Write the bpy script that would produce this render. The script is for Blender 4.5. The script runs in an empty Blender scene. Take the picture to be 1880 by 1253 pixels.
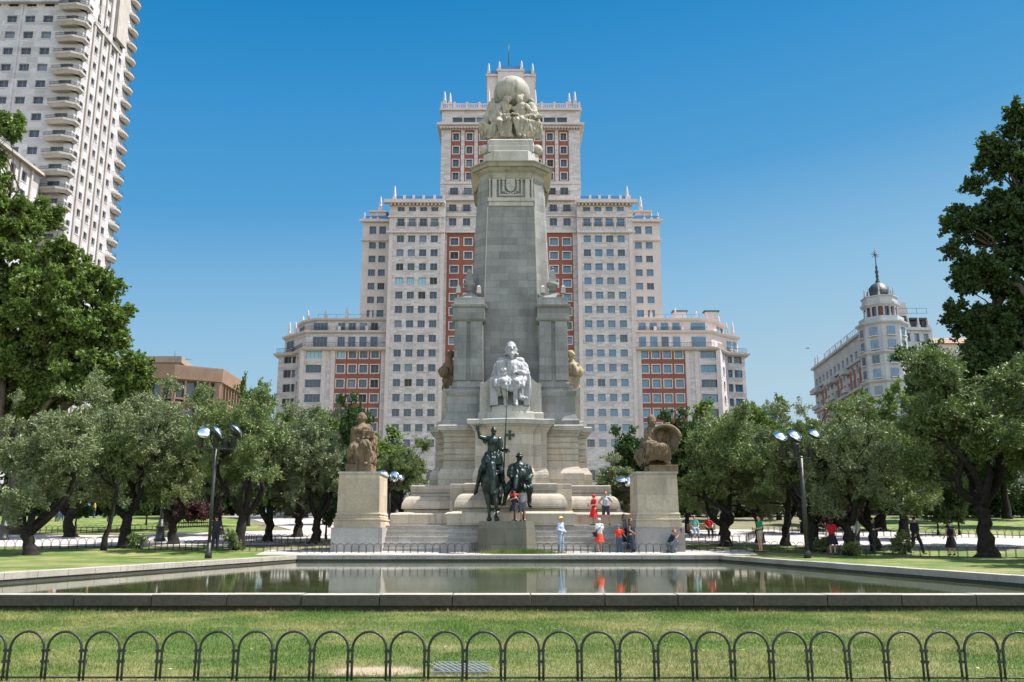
import bpy, bmesh, math, random
import numpy as np
from mathutils import Vector, Matrix
R = math.radians
random.seed(7)
S = bpy.context.scene
COL = S.collection
# ---------------------------------------------------------------- camera, sky, sun, exposure
F = 1628.0; TH = R(12.25); ZC = 1.33
cam = bpy.data.objects.new('camera', bpy.data.cameras.new('camera')); COL.objects.link(cam)
cam.location = (0, 0, ZC); cam.rotation_euler = (R(90) + TH, 0, 0)
cam.data.sensor_width = 36; cam.data.lens = F / 1880 * 36
cam.data.clip_start = 0.1; cam.data.clip_end = 3000
S.camera = cam
SUN_EL, SUN_AZ = 61.0, 7.0            # azimuth from +x towards +y
W = bpy.data.worlds.new('World'); S.world = W; W.use_nodes = True
nt = W.node_tree; nt.nodes.clear()
sky = nt.nodes.new('ShaderNodeTexSky'); sky.sky_type = 'NISHITA'; sky.sun_disc = False
sky.sun_elevation = R(SUN_EL); sky.sun_rotation = R(90 - SUN_AZ)
sky.air_density = 1.0; sky.dust_density = 0.6; sky.ozone_density = 2.2
def wmath(op, a, b):
    n = nt.nodes.new('ShaderNodeMath'); n.operation = op
    for s_, v in ((n.inputs[0], a), (n.inputs[1], b)):
        if isinstance(v, (int, float)): s_.default_value = v
        else: nt.links.new(v, s_)
    return n.outputs[0]
tc = nt.nodes.new('ShaderNodeTexCoord'); sx = nt.nodes.new('ShaderNodeSeparateXYZ'); nt.links.new(tc.outputs['Generated'], sx.inputs[0])
# clear deep blue sky ahead; sky behind the viewer brightened as added fill for shaded fronts; slightly paler towards the sun side
SS = .15
rp = nt.nodes.new('ShaderNodeValToRGB'); nt.links.new(wmath('SUBTRACT', sx.outputs[2], wmath('MULTIPLY', sx.outputs[0], .10)), rp.inputs[0])
cr0 = rp.color_ramp; cr0.elements.remove(cr0.elements[1])
lin = lambda v: ((v / 255 + .055) / 1.055) ** 2.4
for k_, (t_, c_) in enumerate(((0.0, (190, 212, 224)), (.13, (176, 207, 224)), (.25, (141, 190, 224)), (.37, (84, 160, 214)), (.48, (58, 146, 207)), (.56, (36, 133, 197)), (1.0, (38, 118, 180)))):
    e_ = cr0.elements[0] if k_ == 0 else cr0.elements.new(t_)
    e_.position = t_; e_.color = (*[lin(v) / 2 ** 1.15 for v in c_], 1)
com = nt.nodes.new('ShaderNodeMix'); com.data_type = 'RGBA'; com.blend_type = 'MULTIPLY'; com.inputs[0].default_value = 1; nt.links.new(rp.outputs[0], com.inputs[6]); com.inputs[7].default_value = (1 / SS, 1 / SS, 1 / SS, 1)
mr = nt.nodes.new('ShaderNodeMapRange'); mr.interpolation_type = 'SMOOTHSTEP'; mr.inputs[1].default_value = -.35; mr.inputs[2].default_value = .45; nt.links.new(sx.outputs[1], mr.inputs[0])
pale = nt.nodes.new('ShaderNodeMix'); pale.data_type = 'RGBA'; pale.blend_type = 'MULTIPLY'; pale.inputs[0].default_value = 1; nt.links.new(sky.outputs[0], pale.inputs[6]); pale.inputs[7].default_value = (1.75, 1.50, 1.22, 1)
hs = nt.nodes.new('ShaderNodeMix'); hs.data_type = 'RGBA'; nt.links.new(mr.outputs[0], hs.inputs[0]); nt.links.new(pale.outputs[2], hs.inputs[6]); nt.links.new(com.outputs[2], hs.inputs[7])
bg = nt.nodes.new('ShaderNodeBackground'); bg.inputs[1].default_value = SS
out = nt.nodes.new('ShaderNodeOutputWorld')
nt.links.new(hs.outputs[2], bg.inputs[0]); nt.links.new(bg.outputs[0], out.inputs[0])
sd = bpy.data.lights.new('sun', 'SUN'); sd.energy = 5.0; sd.angle = R(0.53); sd.color = (1, .97, .92)
sun = bpy.data.objects.new('sun', sd); COL.objects.link(sun)
dv = Vector((math.cos(R(SUN_EL)) * math.cos(R(SUN_AZ)), math.cos(R(SUN_EL)) * math.sin(R(SUN_AZ)), math.sin(R(SUN_EL))))
sun.rotation_euler = dv.to_track_quat('Z', 'Y').to_euler(); sun.location = (40, 20, 80)
S.view_settings.view_transform = 'Standard'; S.view_settings.look = 'None'
S.view_settings.exposure = 1.15; S.view_settings.gamma = 1; S.view_settings.use_curve_mapping = False
S.cycles.max_bounces = 6; S.cycles.transparent_max_bounces = 8

# ---------------------------------------------------------------- pixel helpers (photo 1880 x 1253 -> world)
def P(px, py, Y):
    a = TH + math.atan((626.5 - py) / F)
    z = ZC + Y * math.tan(a)
    d = Y * math.cos(TH) + (z - ZC) * math.sin(TH)
    return Vector(((px - 940) / F * d, Y, z))
def zz(py, Y): return P(0, py, Y).z
def K(ox, oy, s): return lambda cx, cy, Y: P(ox + cx / s, oy + cy / s, Y)
def gz(y):
    if y < 15.9: return 0.0
    if y < 44: return .26 * (y - 15.9) / 28.1
    if y < 46: return .26 + .16 * (y - 44) / 2
    if y < 95: return .42 + .056 * (y - 46)
    return 3.164 + .004 * (y - 95)
def GP(px, py):
    a = TH + math.atan((626.5 - py) / F); t = math.tan(a); lo = 3.0
    y = lo
    while y < 400 and ZC + y * t > gz(y): y += .1
    y -= .05
    return P(px, py, y)
def at(px, Y):                                    # ground point below a pixel column at distance Y
    z = gz(Y); d = Y * math.cos(TH) + (z - ZC) * math.sin(TH)
    return Vector(((px - 940) / F * d, Y, z))

# ---------------------------------------------------------------- tagging
def tag(o, label=None, cat=None, group=None, kind=None):
    if label: o['label'] = label
    if cat: o['category'] = cat
    if group: o['group'] = group
    if kind: o['kind'] = kind
    return o
def thing(name, loc, label, cat, group=None, rz=0, kind=None):
    o = bpy.data.objects.new(name, None); COL.objects.link(o)
    o.location = loc; o.rotation_euler = (0, 0, rz); o.empty_display_size = .2
    return tag(o, label, cat, group, kind)
def root_off(p):
    v = Vector((0, 0, 0))
    while p is not None: v += p.location; p = p.parent
    return v

# ---------------------------------------------------------------- mesh builder
class MB:
    def __init__(s): s.v = []; s.f = []; s.m = []; s.sm = []
    def add(s, vs, fs, m=0, smooth=False):
        b = len(s.v); s.v += [tuple(v) for v in vs]
        for f in fs: s.f.append(tuple(b + i for i in f)); s.m.append(m); s.sm.append(smooth)
    def box(s, x0, x1, y0, y1, z0, z1, m=0):
        s.obox((0, 0), (1, 0), x0, x1, y0, y1, z0, z1, m)
    def obox(s, o, u, u0, u1, d0, d1, z0, z1, m=0):
        # u along wall, d into the wall (away from viewer for u=+x)
        n = (-u[1], u[0])
        def q(a, d, z): return (o[0] + u[0] * a + n[0] * d, o[1] + u[1] * a + n[1] * d, z)
        vs = [q(u0, d0, z0), q(u1, d0, z0), q(u1, d1, z0), q(u0, d1, z0), q(u0, d0, z1), q(u1, d0, z1), q(u1, d1, z1), q(u0, d1, z1)]
        s.add(vs, [(0, 1, 5, 4), (1, 2, 6, 5), (2, 3, 7, 6), (3, 0, 4, 7), (4, 5, 6, 7), (3, 2, 1, 0)], m)
    def sweep(s, plan, prof, m=0, cap=True, smooth=False):
        """plan: closed ccw list of (x,y); prof: (z, outset) from bottom up"""
        n = len(plan); rings = []
        nor = []
        for i in range(n):
            a, b, c = Vector(plan[i - 1]), Vector(plan[i]), Vector(plan[(i + 1) % n])
            d1 = (b - a).normalized(); d2 = (c - b).normalized()
            n1 = Vector((d1.y, -d1.x)); n2 = Vector((d2.y, -d2.x))
            k = (n1 + n2); k = k / max(.2, (1 + n1.dot(n2)))
            nor.append(k)
        vs = []
        for z, o in prof:
            for i in range(n): vs.append((plan[i][0] + nor[i].x * o, plan[i][1] + nor[i].y * o, z))
        fs = []
        for r in range(len(prof) - 1):
            for i in range(n):
                j = (i + 1) % n
                fs.append((r * n + i, r * n + j, (r + 1) * n + j, (r + 1) * n + i))
        s.add(vs, fs, m, smooth)
        if cap:
            s.add(vs[-n:], [tuple(range(n))], m); s.add(vs[:n], [tuple(range(n))[::-1]], m)
    def lathe(s, c, prof, seg=20, m=0, smooth=True, axis=None):
        """prof: (r, h) from bottom up, along axis (default z)"""
        ax = Vector(axis or (0, 0, 1)).normalized()
        t = Vector((1, 0, 0)) if abs(ax.x) < .9 else Vector((0, 1, 0))
        a = (t - ax * t.dot(ax)).normalized(); b = ax.cross(a); c = Vector(c)
        vs = []; fs = []
        for r, h in prof:
            for k in range(seg):
                w = 2 * math.pi * k / seg
                vs.append(c + ax * h + (a * math.cos(w) + b * math.sin(w)) * r)
        for i in range(len(prof) - 1):
            for k in range(seg):
                j = (k + 1) % seg
                fs.append((i * seg + k, i * seg + j, (i + 1) * seg + j, (i + 1) * seg + k))
        fs.append(tuple(range(seg))[::-1]); fs.append(tuple((len(prof) - 1) * seg + k for k in range(seg)))
        s.add(vs, fs, m, smooth)
    def tube(s, path, rad, seg=8, m=0, smooth=True):
        path = [Vector(p) for p in path]; n = len(path)
        if not hasattr(rad, '__len__'): rad = [rad] * n
        vs = []; fs = []; ref = None
        for i in range(n):
            t = (path[min(i + 1, n - 1)] - path[max(i - 1, 0)]).normalized()
            if ref is None: ref = Vector((1, 0, 0)) if abs(t.x) < .8 else Vector((0, 1, 0))
            a = (ref - t * ref.dot(t)).normalized(); b = t.cross(a); ref = a
            for k in range(seg):
                w = 2 * math.pi * k / seg
                vs.append(path[i] + (a * math.cos(w) + b * math.sin(w)) * rad[i])
        for i in range(n - 1):
            for k in range(seg):
                j = (k + 1) % seg
                fs.append((i * seg + k, i * seg + j, (i + 1) * seg + j, (i + 1) * seg + k))
        fs.append(tuple(range(seg))[::-1]); fs.append(tuple((n - 1) * seg + k for k in range(seg)))
        s.add(vs, fs, m, smooth)
    def ball(s, c, r, m=0, seg=16, rings=10, rot=None):
        r = Vector(r) if hasattr(r, '__len__') else Vector((r, r, r)); c = Vector(c); vs = []; fs = []
        rot = rot or Matrix.Identity(3)
        for i in range(1, rings):
            ph = math.pi * i / rings
            for k in range(seg):
                w = 2 * math.pi * k / seg
                vs.append(c + rot @ Vector((r.x * math.sin(ph) * math.cos(w), r.y * math.sin(ph) * math.sin(w), -r.z * math.cos(ph))))
        vs += [c + rot @ Vector((0, 0, -r.z)), c + rot @ Vector((0, 0, r.z))]
        for i in range(rings - 2):
            for k in range(seg):
                j = (k + 1) % seg
                fs.append((i * seg + k, i * seg + j, (i + 1) * seg + j, (i + 1) * seg + k))
        b = (rings - 1) * seg
        for k in range(seg):
            j = (k + 1) % seg
            fs.append((b, j, k)); fs.append((b + 1, (rings - 2) * seg + k, (rings - 2) * seg + j))
        s.add(vs, fs, m, True)
    def build(s, name, mats, parent=None, local=False, bevel=0, loc=None):
        off = Vector((0, 0, 0))
        if parent is not None and not local: off = root_off(parent)
        if loc is not None: off = Vector(loc)
        me = bpy.data.meshes.new(name)
        me.from_pydata([(v[0] - off.x, v[1] - off.y, v[2] - off.z) for v in s.v], [], s.f)
        if not isinstance(mats, (list, tuple)): mats = [mats]
        for m in mats: me.materials.append(m)
        me.polygons.foreach_set('material_index', s.m); me.polygons.foreach_set('use_smooth', s.sm)
        me.update()
        o = bpy.data.objects.new(name, me); COL.objects.link(o)
        if parent is not None: o.parent = parent
        if loc is not None: o.location = loc
        if bevel:
            b = o.modifiers.new('bevel', 'BEVEL'); b.width = bevel; b.segments = 2; b.limit_method = 'ANGLE'; b.angle_limit = R(40)
        return o
def obj_from_mesh(name, me, parent=None, loc=(0, 0, 0), rz=0):
    o = bpy.data.objects.new(name, me); COL.objects.link(o); o.parent = parent; o.location = loc; o.rotation_euler = (0, 0, rz); return o
def np_mesh(name, co, faces, mats, k=None, smooth=False, attr=None):
    me = bpy.data.meshes.new(name); co = np.asarray(co, dtype=np.float32); faces = np.asarray(faces, dtype=np.int32)
    k = faces.shape[1]; n = len(faces)
    me.vertices.add(len(co)); me.vertices.foreach_set('co', co.ravel())
    me.loops.add(n * k); me.loops.foreach_set('vertex_index', faces.ravel())
    me.polygons.add(n); me.polygons.foreach_set('loop_start', np.arange(n, dtype=np.int32) * k)
    me.polygons.foreach_set('loop_total', np.full(n, k, dtype=np.int32))
    if smooth: me.polygons.foreach_set('use_smooth', np.ones(n, dtype=bool))
    for m in (mats if isinstance(mats, (list, tuple)) else [mats]): me.materials.append(m)
    me.update(calc_edges=True)
    return me
def copy_tree(o, parent=None):
    c = o.copy(); COL.objects.link(c)
    if parent is not None: c.parent = parent
    for ch in [x for x in bpy.data.objects if x.parent == o]: copy_tree(ch, c)
    return c

# ---------------------------------------------------------------- materials
def newmat(name):
    m = bpy.data.materials.new(name); m.use_nodes = True; t = m.node_tree
    b = t.nodes['Principled BSDF']; return m, t, b
def ND(t, ty, **kw):
    n = t.nodes.new(ty)
    for k, v in kw.items():
        if k in n.inputs.keys() if isinstance(k, str) else False: n.inputs[k].default_value = v
        else: setattr(n, k, v)
    return n
def mixc(t, fac, a, b, mode='MIX'):
    n = t.nodes.new('ShaderNodeMix'); n.data_type = 'RGBA'; n.blend_type = mode
    for s_, v in ((n.inputs[0], fac), (n.inputs[6], a), (n.inputs[7], b)):
        if isinstance(v, (int, float)): s_.default_value = v
        elif isinstance(v, tuple): s_.default_value = (*v, 1) if len(v) == 3 else v
        else: t.links.new(v, s_)
    return n.outputs[2]
def noise(t, vec, scale, detail=4, rough=.55, lo=.35, hi=.65):
    n = t.nodes.new('ShaderNodeTexNoise'); n.inputs['Scale'].default_value = scale; n.inputs['Detail'].default_value = detail; n.inputs['Roughness'].default_value = rough
    if vec is not None: t.links.new(vec, n.inputs['Vector'])
    r = t.nodes.new('ShaderNodeMapRange'); r.inputs[1].default_value = lo; r.inputs[2].default_value = hi
    t.links.new(n.outputs[0], r.inputs[0]); return r.outputs[0]
def worldpos(t): return t.nodes.new('ShaderNodeNewGeometry').outputs['Position']
def mapped(t, vec, sc=(1, 1, 1)):
    m = t.nodes.new('ShaderNodeMapping'); m.inputs['Scale'].default_value = sc; t.links.new(vec, m.inputs[0]); return m.outputs[0]
def wallvec(t):
    p = t.nodes.new('ShaderNodeSeparateXYZ'); t.links.new(worldpos(t), p.inputs[0])
    a = t.nodes.new('ShaderNodeMath'); a.operation = 'ADD'; t.links.new(p.outputs[0], a.inputs[0]); t.links.new(p.outputs[1], a.inputs[1])
    c = t.nodes.new('ShaderNodeCombineXYZ'); t.links.new(a.outputs[0], c.inputs[0]); t.links.new(p.outputs[2], c.inputs[1]); return c.outputs[0]
def bump(t, b, h, strength, dist=.02):
    n = t.nodes.new('ShaderNodeBump'); n.inputs['Strength'].default_value = strength; n.inputs['Distance'].default_value = dist
    t.links.new(h, n.inputs['Height']); t.links.new(n.outputs[0], b.inputs['Normal'])
def stone(name, c1, c2, stain, joint=None, rough=.85, stainamt=.55, jdark=.55, sc=1.0, bumpd=.02):
    m, t, b = newmat(name); b.inputs['Roughness'].default_value = rough; b.inputs['Specular IOR Level'].default_value = .3
    p = worldpos(t)
    c = mixc(t, noise(t, p, .9 * sc, 5), c1, c2)
    c = mixc(t, noise(t, p, 14 * sc, 4, .7), c, mixc(t, .35, c, (.12, .11, .09)))
    st = mapped(t, p, (1.6 * sc, 1.6 * sc, .22 * sc))                 # streaks run down the face
    f = noise(t, st, 1.7, 6, .65, .50, .78)
    mm = t.nodes.new('ShaderNodeMath'); mm.operation = 'MULTIPLY'; t.links.new(f, mm.inputs[0]); mm.inputs[1].default_value = stainamt
    c = mixc(t, mm.outputs[0], c, stain)
    h = noise(t, p, 22 * sc, 5, .7, .2, .8)
    if joint:
        br = t.nodes.new('ShaderNodeTexBrick'); t.links.new(wallvec(t), br.inputs['Vector'])
        br.inputs['Scale'].default_value = 1; br.inputs['Brick Width'].default_value = joint[0]; br.inputs['Row Height'].default_value = joint[1]
        br.inputs['Mortar Size'].default_value = joint[2] if len(joint) > 2 else .012; br.inputs['Mortar Smooth'].default_value = .3
        br.inputs['Color1'].default_value = (1, 1, 1, 1); br.inputs['Color2'].default_value = (.72, .71, .69, 1); br.inputs['Mortar'].default_value = (jdark, jdark, jdark, 1)
        c = mixc(t, 1.0, c, br.outputs['Color'], 'MULTIPLY')
    t.links.new(c, b.inputs['Base Color']); bump(t, b, h, .5, bumpd)
    return m
def plain(name, c1, c2=None, rough=.6, metal=0, sc=6, spec=.4, bs=0):
    m, t, b = newmat(name); b.inputs['Roughness'].default_value = rough; b.inputs['Metallic'].default_value = metal; b.inputs['Specular IOR Level'].default_value = spec
    p = worldpos(t); c = mixc(t, noise(t, p, sc, 5, .6), c1, c2 or tuple(x * .72 for x in c1)); t.links.new(c, b.inputs['Base Color'])
    if bs: bump(t, b, noise(t, p, sc * 4, 4, .6, .2, .8), bs, .02)
    return m
def glass(name, base, gl, rough=.06):
    m, t, b = newmat(name); b.inputs['Roughness'].default_value = .5
    o = t.nodes['Material Output']; g = t.nodes.new('ShaderNodeBsdfGlossy'); g.inputs['Roughness'].default_value = rough; g.inputs['Color'].default_value = (.85, .9, .95, 1)
    p = worldpos(t)
    w = t.nodes.new('ShaderNodeTexWhiteNoise'); fl = t.nodes.new('ShaderNodeVectorMath'); fl.operation = 'FLOOR'
    t.links.new(mapped(t, p, (.5, .08, .34)), fl.inputs[0]); t.links.new(fl.outputs[0], w.inputs['Vector'])
    c = mixc(t, w.outputs[0], base, tuple(min(1, x * 2.2 + .01) for x in base)); t.links.new(c, b.inputs['Base Color'])
    mx = t.nodes.new('ShaderNodeMixShader'); mx.inputs[0].default_value = gl
    t.links.new(b.outputs[0], mx.inputs[1]); t.links.new(g.outputs[0], mx.inputs[2]); t.links.new(mx.outputs[0], o.inputs[0]); return m
def leafmat(name, c1, c2, c3, transl=.35, rough=.45, sc=1.3):
    m, t, b = newmat(name); b.inputs['Roughness'].default_value = rough + .08; b.inputs['Specular IOR Level'].default_value = .28
    p = worldpos(t)
    c = mixc(t, noise(t, p, sc, 3), c1, c2); c = mixc(t, noise(t, p, 17, 2, .5, .45, .7), c, c3)
    t.links.new(c, b.inputs['Base Color'])
    tr = t.nodes.new('ShaderNodeBsdfTranslucent'); t.links.new(mixc(t, .5, c, mixc(t, 1.0, c, (1.0, 1.6, .35), 'MULTIPLY')), tr.inputs[0])
    mx = t.nodes.new('ShaderNodeMixShader'); mx.inputs[0].default_value = transl; o = t.nodes['Material Output']
    t.links.new(b.outputs[0], mx.inputs[1]); t.links.new(tr.outputs[0], mx.inputs[2]); t.links.new(mx.outputs[0], o.inputs[0]); return m

M = {}
M['mon'] = stone('monument_granite', (.285, .282, .268), (.215, .216, .208), (.09, .095, .095), (1.15, .46, .012), stainamt=.6, jdark=.62)
M['monw'] = stone('monument_warm_granite', (.54, .465, .37), (.44, .38, .30), (.20, .15, .10), (1.5, .62, .014), stainamt=.6, jdark=.6)
M['monsm'] = stone('monument_trim_granite', (.45, .42, .365), (.35, .33, .29), (.14, .115, .075), None, stainamt=.7)
M['ochre'] = stone('ochre_stained_stone', (.38, .29, .14), (.25, .215, .15), (.06, .055, .045), None, stainamt=.8)
M['ped'] = stone('pedestal_limestone', (.56, .455, .33), (.47, .385, .28), (.19, .155, .11), (2.2, .82, .010), stainamt=.5, jdark=.72)
M['pedlow'] = stone('pedestal_base_granite', (.40, .37, .345), (.33, .31, .29), (.22, .20, .18), (2.6, .8, .010), stainamt=.5)
M['step'] = stone('step_granite', (.45, .41, .365), (.35, .325, .29), (.15, .13, .11), (1.3, .266, .012), stainamt=.6, jdark=.6)
M['frontped'] = stone('dark_stained_granite', (.20, .185, .135), (.145, .14, .105), (.06, .065, .045), (1.4, .78, .014), stainamt=.7)
M['kerbside'] = stone('kerb_side_stain_shade', (.062, .048, .034), (.045, .038, .028), (.05, .045, .03), None, stainamt=.6)  # brown stain, plus the front face's shade darkened into the colour
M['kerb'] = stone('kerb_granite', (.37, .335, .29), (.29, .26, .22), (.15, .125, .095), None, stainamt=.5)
M['kerbdark'] = stone('kerb_base', (.045, .042, .038), (.03, .03, .027), (.02, .02, .015), None)  # near-black tone paints in the shadow gap under the coping
M['white'] = stone('white_marble', (.345, .345, .35), (.28, .285, .295), (.12, .125, .14), None, stainamt=.5, rough=.6)
M['capst'] = stone('cap_stone', (.34, .31, .24), (.24, .22, .175), (.07, .065, .05), None, stainamt=.85)
M['tan'] = stone('tan_statue_stone', (.20, .13, .07), (.10, .066, .036), (.03, .023, .017), None, stainamt=1.0, sc=1.6)
M['globe'] = stone('globe_stone', (.40, .36, .29), (.25, .24, .215), (.08, .08, .075), None, stainamt=.9, sc=1.2)
M['gfig'] = stone('upper_statue_stone', (.44, .38, .28), (.29, .27, .22), (.08, .08, .065), None, stainamt=.8, sc=1.8)
M['cream'] = stone('cream_facade_stone', (.61, .55, .535), (.555, .50, .49), (.43, .37, .35), (1.6, .55, .03), stainamt=.25, jdark=.88, sc=.25, bumpd=.01)
M['creamt'] = stone('cream_trim_stone', (.60, .515, .48), (.53, .45, .42), (.36, .30, .28), None, stainamt=.35, sc=.3)
M['brick'] = stone('red_brick', (.31, .090, .058), (.25, .074, .052), (.17, .055, .045), (.5, .15, .02), stainamt=.3, jdark=.85, sc=.3)
M['tower'] = stone('tower_white_stone', (.55, .53, .545), (.47, .455, .47), (.34, .33, .34), (2.2, 1.1, .03), stainamt=.35, jdark=.9, sc=.25)
M['towertrim'] = stone('tower_balcony_stone', (.42, .38, .35), (.35, .31, .28), (.20, .17, .15), None, sc=.4)
M['brown'] = stone('brown_concrete', (.27, .165, .11), (.21, .13, .09), (.10, .07, .05), None, sc=.4)
M['browng'] = stone('grey_brown_concrete', (.30, .25, .21), (.24, .20, .17), (.13, .11, .10), None, sc=.4)
M['pale'] = stone('pale_stone', (.40, .405, .425), (.335, .34, .36), (.22, .22, .235), None, sc=.3, stainamt=.35)
M['slate'] = plain('dark_slate_dome', (.018, .022, .021), (.035, .038, .034), .5, .0, 1.5)
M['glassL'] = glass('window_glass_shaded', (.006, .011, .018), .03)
M['glassR'] = glass('window_glass_sky_tint', (.006, .046, .085), .06)  # bluer base colour stands in for sky reflected in the right-hand panes
M['curtain'] = plain('pale_curtain_behind_glass', (.16, .20, .24), (.11, .14, .18), .3)
M['blinds'] = plain('pale_blue_blind', (.22, .42, .50), (.25, .47, .55), .4)
M['frame'] = plain('grey_blue_window_frame', (.16, .22, .29), None, .5)
M['dkframe'] = plain('dark_frame', (.06, .06, .06), None, .5)
M['iron'] = plain('dark_green_iron', (.022, .026, .024), (.05, .048, .04), .42, .5, 18, bs=.2)
M['rail'] = plain('railing_iron', (.05, .05, .05), None, .5, .3)
M['bluerail'] = plain('blue_net', (.05, .20, .42), None, .6)
M['bronze'] = plain('green_black_bronze', (.010, .015, .013), (.034, .048, .040), .36, .6, 2.6, bs=.3)
M['mirror'] = plain('mirror_disc', (.75, .78, .82), (.65, .68, .72), .16, 1.0, 3)
M['bark'] = plain('bark', (.030, .024, .019), (.010, .009, .008), .95, 0, 6, .2, bs=1.0)
M['barkp'] = plain('plane_bark', (.10, .08, .05), (.035, .03, .022), .9, 0, 2.5, .2, bs=.5)
M['olive'] = leafmat('olive_leaf', (.088, .114, .040), (.145, .168, .074), (.25, .27, .155), .12, .40)
M['olive2'] = leafmat('greener_olive_leaf', (.068, .105, .026), (.12, .158, .046), (.20, .225, .095), .16, .40)
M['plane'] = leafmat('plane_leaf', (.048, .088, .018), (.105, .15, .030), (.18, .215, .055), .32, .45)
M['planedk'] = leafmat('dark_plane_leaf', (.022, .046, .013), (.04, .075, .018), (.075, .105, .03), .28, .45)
M['lime'] = leafmat('bright_leaf', (.06, .105, .02), (.095, .145, .028), (.15, .18, .05), .32, .45)
M['hedge'] = leafmat('hedge_leaf', (.022, .045, .016), (.035, .06, .02), (.06, .08, .03), .25)
M['redleaf'] = leafmat('red_leaf', (.075, .03, .03), (.05, .02, .022), (.13, .055, .055), .3)
# ---------------------------------------------------------------- ground, lawns, paths, pool
def grassmat(name, blade=False):
    m, t, b = newmat(name); b.inputs['Roughness'].default_value = .7; b.inputs['Specular IOR Level'].default_value = .25
    p = worldpos(t)
    g = mixc(t, noise(t, p, .8, 5, .65, .40, .62), (.075, .14, .020), (.16, .215, .045))
    g = mixc(t, noise(t, p, 9, 4, .7), g, (.075, .125, .022))
    dn = noise(t, mapped(t, p, (1, 1.0, 1)), .42, 6, .7, .46, .69)
    dv_ = t.nodes.new('ShaderNodeVectorMath'); dv_.operation = 'DISTANCE'; t.links.new(mapped(t, p, (.6, 1, 0)), dv_.inputs[0]); dv_.inputs[1].default_value = (1.45 * .6, 9.3, 0)
    dr = t.nodes.new('ShaderNodeMapRange'); dr.inputs[1].default_value = .3; dr.inputs[2].default_value = 1.6; dr.inputs[3].default_value = .75; dr.inputs[4].default_value = 0; t.links.new(dv_.outputs['Value'], dr.inputs[0])
    dm_ = t.nodes.new('ShaderNodeMath'); dm_.operation = 'MULTIPLY'; t.links.new(noise(t, p, 4, 5, .7, .3, .6), dm_.inputs[0]); t.links.new(dr.outputs[0], dm_.inputs[1])
    dx_ = t.nodes.new('ShaderNodeMath'); dx_.operation = 'MAXIMUM'; t.links.new(dn, dx_.inputs[0]); t.links.new(dm_.outputs[0], dx_.inputs[1]); dry = dx_.outputs[0]
    g = mixc(t, dry, g, (.36, .30, .12) if blade else (.30, .25, .11))
    # a worn sandy patch in the near lawn
    v = t.nodes.new('ShaderNodeVectorMath'); v.operation = 'DISTANCE'; t.links.new(mapped(t, p, (.55, 1, 0)), v.inputs[0]); v.inputs[1].default_value = (PATCH.x * .55, PATCH.y, 0)
    a = t.nodes.new('ShaderNodeMath'); a.operation = 'ADD'; t.links.new(v.outputs['Value'], a.inputs[0])
    nn = noise(t, p, 3.5, 5, .7, 0, 1); s_ = t.nodes.new('ShaderNodeMath'); s_.operation = 'MULTIPLY'; s_.inputs[1].default_value = .45; t.links.new(nn, s_.inputs[0]); t.links.new(s_.outputs[0], a.inputs[1])
    r = t.nodes.new('ShaderNodeMapRange'); r.inputs[1].default_value = .42; r.inputs[2].default_value = .56; r.inputs[3].default_value = 1; r.inputs[4].default_value = 0; t.links.new(a.outputs[0], r.inputs[0])
    g = mixc(t, r.outputs[0], g, (.42, .33, .22))
    t.links.new(g, b.inputs['Base Color'])
    if blade:
        tr = t.nodes.new('ShaderNodeBsdfTranslucent'); t.links.new(g, tr.inputs[0]); mx = t.nodes.new('ShaderNodeMixShader'); mx.inputs[0].default_value = .3
        o = t.nodes['Material Output']; t.links.new(b.outputs[0], mx.inputs[1]); t.links.new(tr.outputs[0], mx.inputs[2]); t.links.new(mx.outputs[0], o.inputs[0])
    else: bump(t, b, noise(t, p, 40, 4, .7, .2, .8), .8, .05)
    return m
PATCH = GP(690, 1234)
M['grass'] = grassmat('lawn_ground'); M['blade'] = grassmat('grass_blade', True)
M['soil'] = plain('dusty_soil', (.17, .15, .095), (.10, .10, .05), .95, 0, .8, .2, bs=.4)
M['path'] = plain('pale_sandy_path', (.37, .325, .30), (.31, .275, .255), .9, 0, .5, .2, bs=.2)
M['pave'] = stone('plaza_paving', (.44, .41, .38), (.38, .35, .33), (.30, .28, .26), (.6, .6, .01), jdark=.8)
# pool outline (inner edge of the kerb) from the photograph
KT = .30                                                 # kerb top height
def onz(px, py, z):
    a = TH + math.atan((626.5 - py) / F); y = (z - ZC) / math.tan(a); return P(px, py, y)
FL, FR = onz(545, 1020, KT), onz(1320, 1020, KT)
SL, SR = onz(0, 1052.5, KT), onz(1880, 1058, KT)
YN = onz(940, 1089, KT).y
YF = FL.y
def lerpx(a, b, y): return a.x + (b.x - a.x) * (y - a.y) / (b.y - a.y)
XL = lambda y: lerpx(FL, SL, y)
XR = lambda y: lerpx(FR, SR, y)
KW = .42
def zone(name, xs, ys, zf, mat, **kw):
    co = []; fs = []; nx = len(xs)
    for y in ys:
        for x in xs: co.append((x, y, zf(x, y)))
    for j in range(len(ys) - 1):
        for i in range(nx - 1): fs.append((j * nx + i, j * nx + i + 1, (j + 1) * nx + i + 1, (j + 1) * nx + i))
    o = obj_from_mesh(name, np_mesh(name, co, fs, mat)); return o
def gfun(x, y):
    if YN - .1 < y < YF + .2 and XL(y) - .2 < x < XR(y) + .2: return -.45
    return gz(y)
xs = [-1500, -600, -200, -80, -40] + [-20 + .25 * i for i in range(161)] + [40, 80, 200, 600, 1500]
ys = [-60, -20, 0, 8, 12] + [14 + .25 * i for i in range(129)] + [50, 58, 66, 74, 82, 90, 95, 130, 200, 400, 900, 2500]
o = zone('ground', xs, ys, gfun, M['soil']); tag(o, 'dusty beige soil under the lawns and paths of the square', 'ground', kind='structure')
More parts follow.
